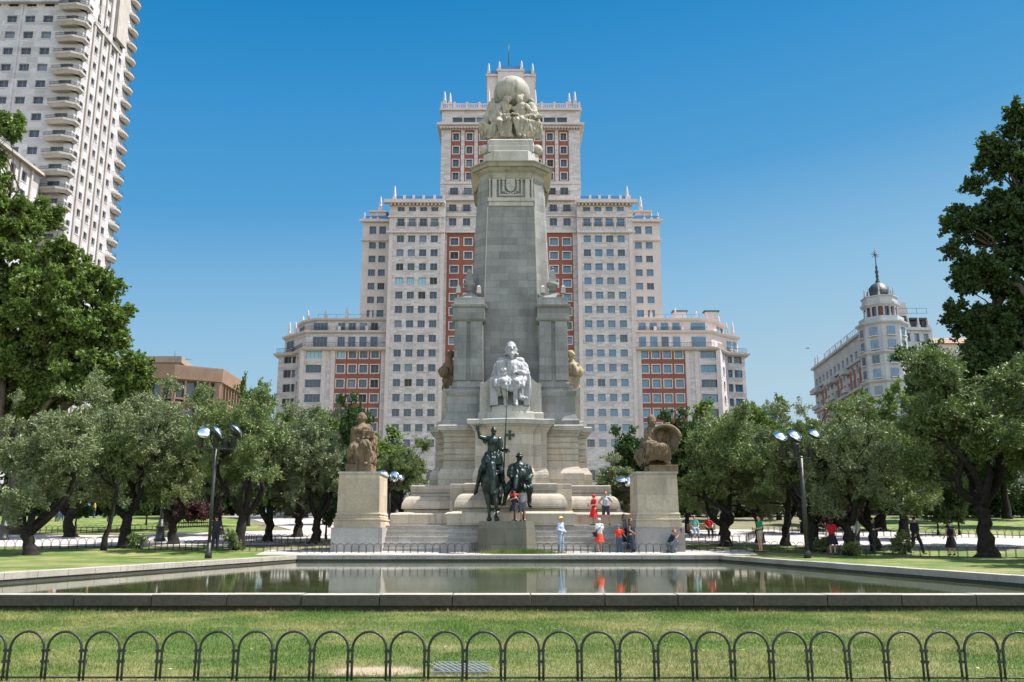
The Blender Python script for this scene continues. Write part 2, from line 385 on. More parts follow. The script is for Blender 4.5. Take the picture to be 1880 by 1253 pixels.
def drape(name, poly, mat, d, label, cat, kind='structure', step=2.0, th=0):
    bm = bmesh.new(); vs = [bm.verts.new((p[0], p[1], 0)) for p in poly]; bm.faces.new(vs)
    ylo = min(p[1] for p in poly); yhi = max(p[1] for p in poly)
    cuts = [15.9, 44, 46, 95] + [ylo + step * i for i in range(1, int((yhi - ylo) / step) + 1)]
    for c in cuts:
        if ylo < c < yhi: bmesh.ops.bisect_plane(bm, geom=bm.verts[:] + bm.edges[:] + bm.faces[:], plane_co=(0, c, 0), plane_no=(0, 1, 0))
    for v in bm.verts: v.co.z = gz(v.co.y) + d
    if th:
        r = bmesh.ops.extrude_face_region(bm, geom=bm.faces[:])
        for g in r['geom']:
            if isinstance(g, bmesh.types.BMVert): g.co.z += th
    bmesh.ops.recalc_face_normals(bm, faces=bm.faces[:])
    me = bpy.data.meshes.new(name); bm.to_mesh(me); bm.free(); me.materials.append(mat)
    return tag(obj_from_mesh(name, me), label, cat, kind=kind)
drape('near_lawn', [(-30, 6.0), (30, 6.0), (30, YN - .25), (-30, YN - .25)], M['grass'], .006, 'green lawn with dry patches in front of the pool', 'lawn')
def kx(s, y): return (XL(y) - KW - .02) if s < 0 else (XR(y) + KW + .02)
drape('left_lawn', [(-60, 16), (kx(-1, 16), 16), (kx(-1, YF), YF), (kx(-1, YF), 45.6), (-14.5, 49.6), (-40, 47.5), (-60, 46)], M['grass'], .02, 'strip of lawn between the left pool edge and the hoop fence', 'lawn')
drape('right_lawn', [(60, 16), (60, 46), (30, 46.0), (14.0, 47.0), (kx(1, YF), 45.6), (kx(1, YF), YF), (kx(1, 16), 16)], M['grass'], .02, 'shaded strip of lawn beside the right pool edge', 'lawn')
drape('plaza_paving', [(-12.5, YF + .2), (12.0, YF + .2), (12.0, 47.2), (-12.5, 47.2)], M['pave'], .035, 'pale stone paving in front of the monument steps', 'paving')
drape('left_path', [(-70, 47.0), (-40, 48.2), (-14.5, 50.6), (-9, 50.6), (-9, 66), (-17, 66), (-26, 60), (-70, 62)], M['path'], .03, 'broad pale sandy path behind the left trees', 'path')
drape('far_left_path', [(-16, 66), (-9, 66), (-8, 92), (-30, 92), (-24, 84)], M['path'], .034, 'pale path leading away between the left lawns', 'path')
drape('right_path', [(9.5, 52), (16, 50.2), (40, 47.6), (70, 46.6), (70, 56), (34, 58), (24, 66), (9.5, 68)], M['path'], .03, 'broad pale sandy path behind the right trees', 'path')
drape('far_left_lawn', [(-70, 63), (-27, 61), (-18, 66.5), (-25, 84), (-31, 93), (-70, 94)], M['grass'], .03, 'sunlit lawn beyond the left path', 'lawn')
drape('back_left_lawn', [(-13.5, 50.9), (-9.3, 50.9), (-9.3, 54.5), (-11, 55)], M['grass'], .045, 'small lawn beside the left statue pedestal', 'lawn')
drape('far_right_lawn', [(35, 58.5), (70, 56.5), (70, 92), (30, 92), (25, 66.5)], M['grass'], .03, 'sunlit lawn beyond the right path', 'lawn')
drape('back_right_lawn', [(9.7, 47.6), (16, 48.0), (15, 50), (9.7, 51.5)], M['grass'], .045, 'small lawn beside the right statue pedestal', 'lawn')
# pool rim
rim = thing('pool_rim', (0, YN, 0), 'low granite rim of big coping blocks round the reflecting pool', 'pool rim')
def run_blocks(mb, a, b, inner, z0, z1, w, blk, seed):
    rnd = random.Random(seed); a = Vector(a[:2]); b = Vector(b[:2]); L = (b - a).length; u = (b - a) / L
    n = Vector((-u.y, u.x)) * inner                     # points out of the pool
    s = -w if seed in (1, 2) else 0; end = L + (w if seed in (1, 2) else 0)
    while s < end - .05:
        e = min(end, s + blk * rnd.uniform(.96, 1.04)); g = .006; dz = rnd.uniform(-.004, .004)
        q = [a + u * (s + g), a + u * (e - g), a + u * (e - g) + n * w, a + u * (s + g) + n * w]
        vs = [(p.x, p.y, z0) for p in q] + [(p.x, p.y, z1 + dz) for p in q]
        fs = [(0, 1, 5, 4), (1, 2, 6, 5), (2, 3, 7, 6), (3, 0, 4, 7), (4, 5, 6, 7), (3, 2, 1, 0)]
        if inner < 0: fs = [f[::-1] for f in fs]
        mb.add(vs, fs); s = e
cop = MB(); bas = MB()
NLx, NRx = XL(YN), XR(YN)
A = (NLx, YN); B = (NRx, YN); C_ = (FR.x, YF); D_ = (FL.x, YF)
run_blocks(cop, A, B, -1, .11, KT, KW, 1.31, 1); nfront = len(cop.f); run_blocks(cop, D_, C_, 1, .11, KT, KW, 1.31, 2)
run_blocks(cop, D_, A, -1, .11, KT, KW, 1.31, 3); run_blocks(cop, C_, B, 1, .11, KT, KW, 1.31, 4)
def wallrun(mb, a, b, inner, z0, z1, w, off):
    a = Vector(a); b = Vector(b); u = (b - a).normalized(); n = Vector((-u.y, u.x)) * inner
    q = [a + n * off, b + n * off, b + n * (off + w), a + n * (off + w)]
    vs = [(p.x, p.y, z0) for p in q] + [(p.x, p.y, z1) for p in q]
    mb.add(vs, [(0, 1, 5, 4), (1, 2, 6, 5), (2, 3, 7, 6), (3, 0, 4, 7), (4, 5, 6, 7), (3, 2, 1, 0)] if inner > 0 else [f[::-1] for f in [(0, 1, 5, 4), (1, 2, 6, 5), (2, 3, 7, 6), (3, 0, 4, 7), (4, 5, 6, 7), (3, 2, 1, 0)]])
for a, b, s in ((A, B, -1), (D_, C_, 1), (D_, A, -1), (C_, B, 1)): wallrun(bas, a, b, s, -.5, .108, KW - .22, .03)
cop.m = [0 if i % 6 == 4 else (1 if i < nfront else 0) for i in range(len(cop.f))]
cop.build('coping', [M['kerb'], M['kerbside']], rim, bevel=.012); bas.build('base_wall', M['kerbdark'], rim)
m, t, b = newmat('pool_water'); M['water'] = m
p = worldpos(t)
t.links.new(mixc(t, noise(t, p, .5, 4), (.034, .044, .017), (.055, .064, .026)), b.inputs['Base Color'])
b.inputs['Roughness'].default_value = .03; b.inputs['IOR'].default_value = 1.33; b.inputs['Specular IOR Level'].default_value = .36
n1 = noise(t, mapped(t, p, (.5, 2.4, 1)), 1.8, 4, .5, 0, 1); bump(t, b, n1, .042, .03)
wat = MB(); wat.add([(NLx - .05, YN - .04, .02), (NRx + .05, YN - .04, .02), (FR.x + .06, YF + .04, .02), (FL.x - .06, YF + .04, .02)], [(0, 1, 2, 3)])
tag(wat.build('pool_water', M['water']), 'still murky green water of the reflecting pool', 'water', kind='structure')
GRX, GRY = GP(848, 1230).x, GP(848, 1230).y
# grass blades of the near lawn
rng = np.random.default_rng(3)
def blades(name, n, x0, x1, y0, y1, hgt, wid, label, zf=0, power=1.0):
    y = y0 + (y1 - y0) * rng.random(n) ** power; hw = 1.0
    x = x0 + (x1 - x0) * rng.random(n)
    keep = np.abs(x) < y * .62 + 1; x = x[keep]; y = y[keep]; n = len(x)
    d = np.hypot((x - PATCH.x) * .55, y - PATCH.y) + rng.random(n) * .3
    keep = (d > .40) & ~((np.abs(x - GRX) < .29) & (np.abs(y - GRY) < .35)); x = x[keep]; y = y[keep]; n = len(x)
    nz = np.sin(x * 1.7 + np.sin(y * 2.3) * 1.5) * np.sin(y * 1.9 + np.sin(x * 1.3)) * .25 + 1
    h = hgt * (.5 + rng.random(n) ** 2) * nz; w = wid * (.7 + .6 * rng.random(n)); a = rng.random(n) * 2 * np.pi
    lx = rng.normal(0, .5, n) * h; ly = rng.normal(0, .5, n) * h
    z = np.full(n, 0.0) + zf; co = np.empty((n, 3, 3), np.float32)
    co[:, 0] = np.stack([x - np.cos(a) * w, y - np.sin(a) * w, z], 1); co[:, 1] = np.stack([x + np.cos(a) * w, y + np.sin(a) * w, z], 1); co[:, 2] = np.stack([x + lx, y + ly, z + h], 1)
    me = np_mesh(name, co.reshape(-1, 3), np.arange(n * 3).reshape(-1, 3), M['blade'])
    return tag(obj_from_mesh(name, me), label, 'grass', kind='stuff')
blades('grass', 330000, -9.5, 9.5, 7.2, YN - KW - .02, .038, .0045, 'short mown grass with dry yellow patches before the pool', power=1.0)
blades('tall_grass', 5000, -9.5, 9.5, YN - KW - .35, YN - KW - .03, .07, .004, 'uneven taller grass along the foot of the pool rim')
# small grass tuft in front of the bronze group
g0 = at(955, 45.0)
def tuft(name, cx, cy, rx, ry, n, h, label):
    x = cx + rng.normal(0, rx, n); y = cy + rng.normal(0, ry, n); a = rng.random(n) * 6.28; hh = h * (.4 + rng.random(n)); z = np.array([gz(v) for v in y]) + .02
    co = np.empty((n, 3, 3), np.float32); w = .018
    co[:, 0] = np.stack([x - np.cos(a) * w, y, z], 1); co[:, 1] = np.stack([x + np.cos(a) * w, y, z], 1); co[:, 2] = np.stack([x + rng.normal(0, .5, n) * hh, y + rng.normal(0, .4, n) * hh, z + hh], 1)
    me = np_mesh(name, co.reshape(-1, 3), np.arange(n * 3).reshape(-1, 3), M['blade']); return tag(obj_from_mesh(name, me), label, 'grass', kind='stuff')
tuft('grass_tuft', g0.x, 44.85, .8, .10, 2500, .22, 'tuft of bright green grass at the foot of the bronze group pedestal')
# drain grate in the near lawn
gp = GP(848, 1230)
gr = thing('drain_grate', (gp.x, gp.y, 0), 'pale green rectangular drain grate set in the near lawn', 'drain grate')
M['grate'] = plain('grate_iron', (.20, .235, .21), (.26, .29, .26), .6, .1)
mb = MB(); w, d = .275, .33
for yy in (-d, -d * .34, d * .34, d): mb.box(gp.x - w, gp.x + w, gp.y + yy - .007, gp.y + yy + .007, .026, .034)
mb.build('rail', M['grate'], gr)
mb = MB()
for i in range(10): x = gp.x - w + .012 + i * (2 * w - .024) / 9; mb.obox((x, gp.y), (.94, .341), -.005, .005, -d + .01, d - .01, .027, .033)
mb.build('bars', M['grate'], gr)
mb = MB(); mb.box(gp.x - w, gp.x + w, gp.y - d, gp.y + d, -.02, .008); mb.build('pit', M['kerbdark'], gr)

# a few dry fallen leaves on the near lawn
n_ = 130; x = rng.uniform(-6, 6, n_); y = rng.uniform(8.7, 14.5, n_); a = rng.random(n_) * 6.28; r_ = .012 + .012 * rng.random(n_); z = .03 + .015 * rng.random(n_); co = np.empty((n_, 4, 3), np.float32)
for k_, (f1, f2) in enumerate(((1, 0), (0, .7), (-1, 0), (0, -.7))):
    co[:, k_] = np.stack([x + (np.cos(a) * f1 - np.sin(a) * f2) * r_, y + (np.sin(a) * f1 + np.cos(a) * f2) * r_, z + rng.random(n_) * .008], 1)
M['dryleaf'] = plain('dry_leaf', (.42, .34, .20), (.26, .18, .09), .8)
tag(obj_from_mesh('fallen_leaves', np_mesh('fallen_leaves', co.reshape(-1, 3), np.arange(n_ * 4).reshape(-1, 4), M['dryleaf'])), 'dry pale leaves scattered over the near lawn', 'leaves', kind='stuff')
# ---------------------------------------------------------------- hoop fences
def hoop_mesh(w, h, r, seg=6):
    mb = MB(); R_ = w / 2 - r * 1.6; zc = h - R_
    pts = [(-R_, 0, -.06), (-R_, 0, zc * .5), (-R_, 0, zc)] + [(-R_ * math.cos(a), 0, zc + R_ * math.sin(a)) for a in [math.pi * k / 12 for k in range(1, 12)]] + [(R_, 0, zc), (R_, 0, zc * .5), (R_, 0, -.06)]
    mb.tube(pts, r, seg)
    if seg > 5:
        for z in (zc * .96, zc * .62):                       # clamps that join neighbouring hoops
            mb.box(R_ - r * 1.3, R_ + r * 4.4, -r * 1.4, r * 1.4, z - .012, z + .012)
    return mb
def hoop_fence(name, label, cat, pts, w, h, r, seg=5, group=None, limit=100, rail=True, dz=0):
    pts = [Vector((p[0], p[1], 0)) for p in pts]; base = pts[0].copy(); base.z = gz(base.y)
    t = thing(name, base, label, cat, group); me = None; k = 0; rest = MB(); railp = []
    for a, b in zip(pts, pts[1:]):
        L = (b - a).length; n = max(1, round(L / w)); u = (b - a) / L; ang = math.atan2(u.y, u.x)
        for i in range(n):
            c = a + u * ((i + .5) * L / n); c.z = gz(c.y) + dz
            if me is None:
                o = hoop_mesh(w, h, r, seg).build('hoop', M['iron'], t, local=True); me = o.data
            elif k < limit:
                o = bpy.data.objects.new('hoop', me); COL.objects.link(o); o.parent = t
            else: o = None
            if o is not None: o.location = c - base; o.rotation_euler = (random.gauss(0, .02), 0, ang + random.gauss(0, .02))
            else:
                src = hoop_mesh(w, h, r, 4); rm = Matrix.Rotation(ang, 3, 'Z')
                rest.add([rm @ Vector(v) + c for v in src.v], src.f, 0, True)
            k += 1
        railp.append((a, b))
    if rest.v: tag(rest.build('hoops', M['iron'], t), kind='stuff')
    if rail:
        mb = MB()
        for a, b in railp:
            n = 8
            mb.tube([(a.lerp(b, i / n).x, a.lerp(b, i / n).y, gz(a.lerp(b, i / n).y) + .035 + dz) for i in range(n + 1)], r * .8, 5)
        mb.build('bottom_rail', M['iron'], t)
    return t
f0 = GP(940, 1253)
yn = 8.62
hoop_fence('hoop_fence', 'dark iron hoop fence along the near edge of the front lawn', 'fence', [(-5.38, yn + .02), (5.92, yn - .02)], .3527, .44, .0118, 8)
GF = 'low iron hoop fences around the lawns'
Yp = 45.0
hoop_fence('hoop_fence', 'low iron hoop fence before the steps, left of the bronze group pedestal', 'fence', [at(550, 45.2), at(862, 45.2)], .37, .50, .012, group=GF, rail=False)
hoop_fence('hoop_fence', 'short skewed hoops leaning against the left side of the bronze group pedestal', 'fence', [at(862, 45.2), at(876, 46.0)], .16, .50, .012, group=GF, rail=False)
hoop_fence('hoop_fence', 'low iron hoop fence before the steps, right of the bronze group pedestal', 'fence', [at(986, 45.2), at(1240, 45.2)], .37, .50, .012, group=GF, rail=False)
hoop_fence('hoop_fence', 'long hoop fence between the left lawn and the sandy path, behind the leftmost olive trunk', 'fence', [at(-60, 46.6), at(60, 47.2), at(250, 49.5)], .42, .55, .013, group=GF)
hoop_fence('hoop_fence', 'dense hoop fence behind the left lamp post, running to the left statue pedestal', 'fence', [at(250, 49.5), at(262, 47.2), at(420, 46.2), at(612, 45.6)], .36, .55, .013, group=GF)
hoop_fence('hoop_fence', 'distant hoop fence on the far side of the path beyond the left lawn', 'fence', [at(20, 62.3), at(180, 62.0), at(300, 65.5), at(385, 74)], .42, .55, .014, 4, group=GF, limit=60)
hoop_fence('hoop_fence', 'far hoop fence seen between the olive trunks left of the left pedestal', 'fence', [at(395, 58), at(470, 52.5), at(610, 52.0)], .38, .5, .013, 4, group=GF)
hoop_fence('hoop_fence', 'hoop fence on the grass just right of the right statue pedestal', 'fence', [at(1256, 46.2), at(1400, 45.8), at(1478, 45.2)], .40, .55, .013, group=GF)
hoop_fence('hoop_fence', 'hoop fence behind the right lawn, from the right lamp post to the frame edge', 'fence', [at(1478, 45.2), at(1640, 43.5), at(1940, 41.0)], .40, .55, .013, group=GF)
hoop_fence('hoop_fence', 'distant hoop fence edging the sunlit lawn beyond the right path', 'fence', [at(1400, 63), at(1560, 59), at(1900, 56.5)], .42, .55, .014, 4, group=GF, limit=80)
hoop_fence('hoop_fence', 'far hoop fence behind the bench right of the right pedestal', 'fence', [at(1258, 53), at(1370, 53), at(1395, 60)], .40, .5, .013, 4, group=GF)
# ---------------------------------------------------------------- blobs: one continuous skin from capsules, ellipsoids and boxes
from mathutils import noise as mnoise
def capsule(mb, p0, p1, r0, r1, seg=12):
    p0 = Vector(p0); p1 = Vector(p1); d = p1 - p0; L = d.length
    if L < 1e-5: mb.ball(p0, r0); return
    prof = []
    for k in range(1, 5): a = math.pi / 2 * k / 4; prof.append((r0 * math.sin(a), -r0 * math.cos(a)))
    for k in range(0, 4): a = math.pi / 2 * k / 4; prof.append((r1 * math.cos(a), L + r1 * math.sin(a)))
    prof = [(max(1e-4, r0 * .05), -r0)] + prof + [(max(1e-4, r1 * .05), L + r1)]
    mb.lathe(p0, prof, seg, axis=d)
def blob(parts, vox, name, mat, parent=None, local=True, smooth=2, fac=.5, decim=0, drape=None):
    """parts: ('c',p0,p1,r0,r1) ('e',c,(rx,ry,rz)[,rot]) ('b',c,(hx,hy,hz)[,rot])"""
    mb = MB()
    for q in parts:
        if q[0] == 'c': capsule(mb, *q[1:])
        elif q[0] == 'e': mb.ball(q[1], q[2], rot=(q[3] if len(q) > 3 else None))
        elif q[0] == 'b':
            rm = q[3] if len(q) > 3 else Matrix.Identity(3); c = Vector(q[1]); hx, hy, hz = q[2]
            vs = [c + rm @ Vector((x * hx, y * hy, z * hz)) for z in (-1, 1) for x, y in ((-1, -1), (1, -1), (1, 1), (-1, 1))]
            mb.add(vs, [(0, 1, 5, 4), (1, 2, 6, 5), (2, 3, 7, 6), (3, 0, 4, 7), (4, 5, 6, 7), (3, 2, 1, 0)])
    me = bpy.data.meshes.new('tmp'); me.from_pydata(mb.v, [], mb.f)
    o = bpy.data.objects.new('tmp', me); COL.objects.link(o)
    m = o.modifiers.new('r', 'REMESH'); m.mode = 'VOXEL'; m.voxel_size = vox; m.use_smooth_shade = True
    if smooth: s = o.modifiers.new('s', 'SMOOTH'); s.iterations = smooth; s.factor = fac
    if decim: d = o.modifiers.new('d', 'DECIMATE'); d.ratio = decim
    dg = bpy.context.evaluated_depsgraph_get(); dg.update()
    ne = bpy.data.meshes.new_from_object(o.evaluated_get(dg)); bpy.data.objects.remove(o); bpy.data.meshes.remove(me)
    if drape:                                            # carved drapery: ridges that run down the cloth
        amp, sc, z0, z1 = drape; from_ = [v.co.copy() for v in ne.vertices]; nn = [v.normal.copy() for v in ne.vertices]
        for v, c, n_ in zip(ne.vertices, from_, nn):
            f = min(1, max(0, (z1 - c.z) / .25)) * min(1, max(0, (c.z - z0) / .1 + .3)) * (.35 + .65 * math.sqrt(max(0, 1 - n_.z * n_.z)))
            w_ = mnoise.noise(V(c.x * .9, c.y * .9, c.z * .8)) * 1.4
            a = mnoise.noise(V(c.x * sc + w_ * 1.6, c.y * sc, c.z * sc * .20 + w_)); r = 1 - 2.4 * abs(a)
            r2 = 1 - 2.4 * abs(mnoise.noise(V(c.x * sc * 2.1, c.y * sc * 2.1 + 9, c.z * sc * .5)))
            v.co = c + n_ * (r * amp + r2 * amp * .4 - amp * .5) * f
        ne.update()
    ne.name = name; ne.materials.clear(); ne.materials.append(mat)
    off = Vector((0, 0, 0))
    if parent is not None and not local: off = root_off(parent); ne.transform(Matrix.Translation(-off))
    ob = bpy.data.objects.new(name, ne); COL.objects.link(ob); ob.parent = parent
    return ob
def hand_parts(w, d, up, s=1.0, curl=.5, side=1, fat=1.0, spread=.02):
    """palm, four fingers and a thumb from wrist w pointing along d; up = back-of-hand normal"""
    w = Vector(w); d = Vector(d).normalized(); up = Vector(up); up = (up - d * up.dot(d)).normalized(); a = d.cross(up) * side
    P_ = []; c = w + d * .045 * s
    rot = Matrix((a, d, up)).transposed()
    P_.append(('e', c, (.040 * s, .055 * s, .017 * s), rot))
    for k, L in enumerate((.070, .080, .074, .058)):
        b = w + d * .085 * s + a * (.030 - .020 * k) * s
        m_ = b + (d * math.cos(curl * .6) - up * math.sin(curl * .6)) * L * .5 * s + a * (.30 - .2 * k) * spread * s
        e = m_ + (d * math.cos(curl * 1.4) - up * math.sin(curl * 1.4)) * L * .5 * s + a * (.30 - .2 * k) * spread * s
        P_.append(('c', b, m_, .0095 * s * fat, .0085 * s * fat)); P_.append(('c', m_, e, .0085 * s * fat, .007 * s * fat))
    b = w + d * .03 * s + a * .034 * s; m_ = b + (d * .6 + a * .8).normalized() * .038 * s; e = m_ + (d * .85 + a * .4 - up * .2).normalized() * .03 * s
    P_ += [('c', b, m_, .013 * s, .010 * s), ('c', m_, e, .010 * s, .008 * s)]
    return P_
def V(*a): return Vector(a)
def clothmat(name, c, c2=None, pattern=None):
    if name in M: return M[name]
    if pattern == 'check':
        m, t, b = newmat(name); b.inputs['Roughness'].default_value = .85
        tc = t.nodes.new('ShaderNodeTexCoord'); w1 = t.nodes.new('ShaderNodeTexChecker'); w1.inputs['Scale'].default_value = 32
        t.links.new(tc.outputs['Object'], w1.inputs['Vector']); w1.inputs['Color1'].default_value = (*c, 1); w1.inputs['Color2'].default_value = (*c2, 1)
        t.links.new(w1.outputs[0], b.inputs['Base Color']); M[name] = m; return m
    if pattern == 'stripe':
        m, t, b = newmat(name); b.inputs['Roughness'].default_value = .85
        tc = t.nodes.new('ShaderNodeTexCoord'); w1 = t.nodes.new('ShaderNodeTexWave'); w1.inputs['Scale'].default_value = 9; w1.bands_direction = 'X'
        t.links.new(tc.outputs['Object'], w1.inputs['Vector']); t.links.new(mixc(t, w1.outputs[1], c, c2), b.inputs['Base Color']); M[name] = m; return m
    M[name] = plain(name, c, c2, .85, 0, 9, .2, bs=.3); return M[name]
M['skin'] = plain('skin', (.46, .25, .17), (.40, .21, .14), .55, 0, 12); M['eye'] = plain('eye', (.03, .02, .02), None, .2); M['lip'] = plain('lips', (.35, .12, .10), None, .5)
M['skin2'] = plain('tanned_skin', (.30, .155, .095), (.25, .13, .08), .55, 0, 12)
def person(px, foot, Y, h, yaw, label, top, bottom, hair, shoe=(.05, .05, .05), pose=None, skin='skin', sleeve='short', legs='trousers', hat=None, hairlen=0, extra=None, z=None, cat='person', group=None, lod=False, female=False):
    """figure facing -y at yaw 0; every limb joint may be overridden through pose"""
    loc = at(px, Y) if z is None else P(px, 900, Y)
    if z is not None: loc.z = z; d = Y * math.cos(TH) + (z - ZC) * math.sin(TH); loc.x = (px - 940) / F * d
    else: loc.z += .035
    s = h / 1.75
    J = dict(pel=V(0, 0, .94), che=V(0, .01, 1.28), nek=V(0, .0, 1.47), head=V(0, -.015, 1.63), look=0, tilt=0,
             ls=V(-.175, .01, 1.42), le=V(-.225, .02, 1.14), lw=V(-.215, -.06, .90), rs=V(.175, .01, 1.42), re=V(.225, .02, 1.14), rw=V(.215, -.06, .90),
             lh=V(-.09, 0, .92), lk=V(-.10, -.02, .50), la=V(-.11, .02, .08), rh=V(.09, 0, .92), rk=V(.10, -.02, .50), ra=V(.11, .02, .08), lt=None, rt=None, lhd=None, rhd=None)
    if female: J['ls'].x = -.155; J['rs'].x = .155
    if not isinstance(legs, str): J['lw'] = V(-.30, -.06, .93); J['rw'] = V(.30, -.06, .93)
    if pose: J.update({k: (V(*v) if isinstance(v, tuple) else v) for k, v in pose.items()})
    for a, b in (('lt', 'la'), ('rt', 'ra')):
        if J[a] is None: J[a] = J[b] + V(0, -.17, -.045)
    J = {k: (v * s if isinstance(v, Vector) else v) for k, v in J.items()}
    root = thing('person', loc, label, cat, group, rz=yaw)
    q = []
    C = lambda a, b, r0, r1: q.append(('c', J[a] if isinstance(a, str) else a, J[b] if isinstance(b, str) else b, r0 * s, r1 * s))
    C('pel', 'che', .108, .122); C('che', 'nek', .112, .06); C('nek', 'head', .052, .05); C('ls', 'rs', .055, .055); C('lh', 'rh', .095, .095)
    for k in 'lr': C(k + 's', k + 'e', .050, .040); C(k + 'e', k + 'w', .040, .027); C(k + 'h', k + 'k', .085, .055); C(k + 'k', k + 'a', .055, .035); C(k + 'a', k + 't', .036, .026)
    hr = Matrix.Rotation(J['look'], 3, 'Z') @ Matrix.Rotation(J['tilt'], 3, 'X'); H = J['head']
    hp = lambda x, y, z: H + hr @ V(x, y, z) * s
    q.append(('e', H, (.074 * s, .092 * s, .115 * s), hr)); q.append(('e', hp(0, -.03, -.055), (.052 * s, .055 * s, .058 * s), hr))
    q.append(('c', hp(0, -.088, .012), hp(0, -.108, -.022), .010 * s, .015 * s))
    for sx in (-1, 1): q.append(('e', hp(sx * .076, .0, -.005), (.012 * s, .022 * s, .032 * s), hr))
    for k, sd in (('l', -1), ('r', 1)):
        d = (J[k + 'w'] - J[k + 'e']).normalized(); d2 = J[k + 'hd'].normalized() if J[k + 'hd'] is not None else d
        q += hand_parts(J[k + 'w'], d2, V(sd, .2, .15), s, .55, 1 if sd < 0 else -1)
    blob(q, .0125 * s if not lod else .02, 'body', M[skin], root, smooth=1, fac=.4)
    mb = MB()
    for sx in (-1, 1): mb.ball(hp(sx * .031, -.084, .014), .011 * s, seg=8, rings=6)
    mb.build('eyes', M['eye'], root, local=True)
    mb = MB(); mb.ball(hp(0, -.084, -.055), (.024 * s, .010 * s, .008 * s), seg=8, rings=6); mb.build('mouth', M['lip'], root, local=True)
    # shirt
    g = .018; q = []
    c2 = lambda a, b, r0, r1: q.append(('c', a if isinstance(a, Vector) else J[a], b if isinstance(b, Vector) else J[b], r0 * s, r1 * s))
    q.append(('c', J['pel'] + V(-.035, 0, .05) * s, J['che'] + V(-.03, 0, 0) * s, .122 * s, .132 * s)); q.append(('c', J['pel'] + V(.035, 0, .05) * s, J['che'] + V(.03, 0, 0) * s, .122 * s, .132 * s)); c2('che', J['nek'] - V(0, 0, .05) * s, .115 + g, .07); c2('ls', 'rs', .058 + g, .058 + g)
    if sleeve != 'none':
        for k in 'lr':
            c2(k + 's', J[k + 's'].lerp(J[k + 'e'], .95 if sleeve == 'long' else .6), .052 + g, .048 + g)
            if sleeve == 'long': c2(k + 'e', J[k + 'e'].lerp(J[k + 'w'], .92), .042 + g, .034 + g)
    blob(q, .02 * s, 'shirt', top, root, smooth=3)
    q = []
    if legs == 'trousers' or legs == 'shorts':
        c2(J['lh'] + V(0, 0, .03) * s, J['rh'] + V(0, 0, .03) * s, .105 + g, .105 + g)
        for k in 'lr':
            e = 1.0 if legs == 'trousers' else .8
            c2(k + 'h', J[k + 'h'].lerp(J[k + 'k'], e), .088 + g, .064 + g)
            if legs == 'trousers': c2(k + 'k', J[k + 'k'].lerp(J[k + 'a'], .93), .062 + g, .052 + g)
        blob(q, .02 * s, 'trousers' if legs == 'trousers' else 'shorts', bottom, root, smooth=2)
    else:                                                    # skirt of given length
        L = legs; mb = MB(); n = 28; prof = []
        top_ = J['pel'] + V(0, 0, .08) * s; mid = (J['lk'] + J['rk']) / 2; spread = (J['lk'] - J['rk']).length / 2
        for i in range(7):
            f = i / 6; c = top_ + V((mid.x - top_.x) * f * L, (mid.y - top_.y) * f * L, -(.48 * L) * s * f); r = (.145 + .10 * f * min(L, 1.3)) * s + spread * f * .3
            prof.append([c + V(math.cos(w) * r * (1 + .07 * f * math.sin(w * 7)), math.sin(w) * r * .85 * (1 + .07 * f * math.sin(w * 7)), 0) for w in [2 * math.pi * k / n for k in range(n)]])
        vs = [v for ring in prof for v in ring]; fs = [(a * n + k, (a + 1) * n + k, (a + 1) * n + (k + 1) % n, a * n + (k + 1) % n) for a in range(6) for k in range(n)]
        fs.append(tuple(range(n)))
        mb.add(vs, fs, 0, True); mb.build('skirt', bottom, root, local=True)
    for k in 'lr':
        blob([('c', J[k + 'a'] - V(0, -.02, .02) * s, J[k + 't'], .044 * s, .034 * s)], .014, 'shoe', plain_shoe(shoe), root, smooth=1)
    q = [('e', hp(0, .022, .035), (.083 * s, .088 * s, .096 * s), hr)]
    if hairlen: q.append(('c', hp(0, .06, .03), hp(0, .075, -.10 - hairlen), .065 * s, .045 * s))
    if hat is None or hairlen: blob(q, .015, 'hair', hair, root, smooth=1)
    if hat:
        kind, hm = hat; mb = MB()
        if kind == 'brim':
            mb.lathe(hp(0, 0, .045), [(.17 * s, -.012), (.175 * s, 0), (.10 * s, .02), (.095 * s, .085 * s), (.07 * s, .11 * s), (.01, .115 * s)], 20, axis=hr @ V(0, .0, 1))
        elif kind == 'scarf': mb.ball(hp(0, .015, .03), (.095 * s, .10 * s, .11 * s)); mb.ball(hp(0, .1, -.04), (.03, .03, .05))
        else:
            mb.lathe(hp(0, .005, .035), [(.092 * s, 0), (.094 * s, .03 * s), (.08 * s, .07 * s), (.05 * s, .095 * s), (.01, .103 * s)], 18, axis=hr @ V(0, .1, 1))
            mb.ball(hp(0, -.10, .04), (.06 * s, .055 * s, .008), rot=hr)
        mb.build('hat', hm, root, local=True)
    if extra: extra(root, J, s)
    return root
_sh = {}
def plain_shoe(c):
    if c not in _sh: _sh[c] = plain('shoe_leather', c, None, .6)
    return _sh[c]
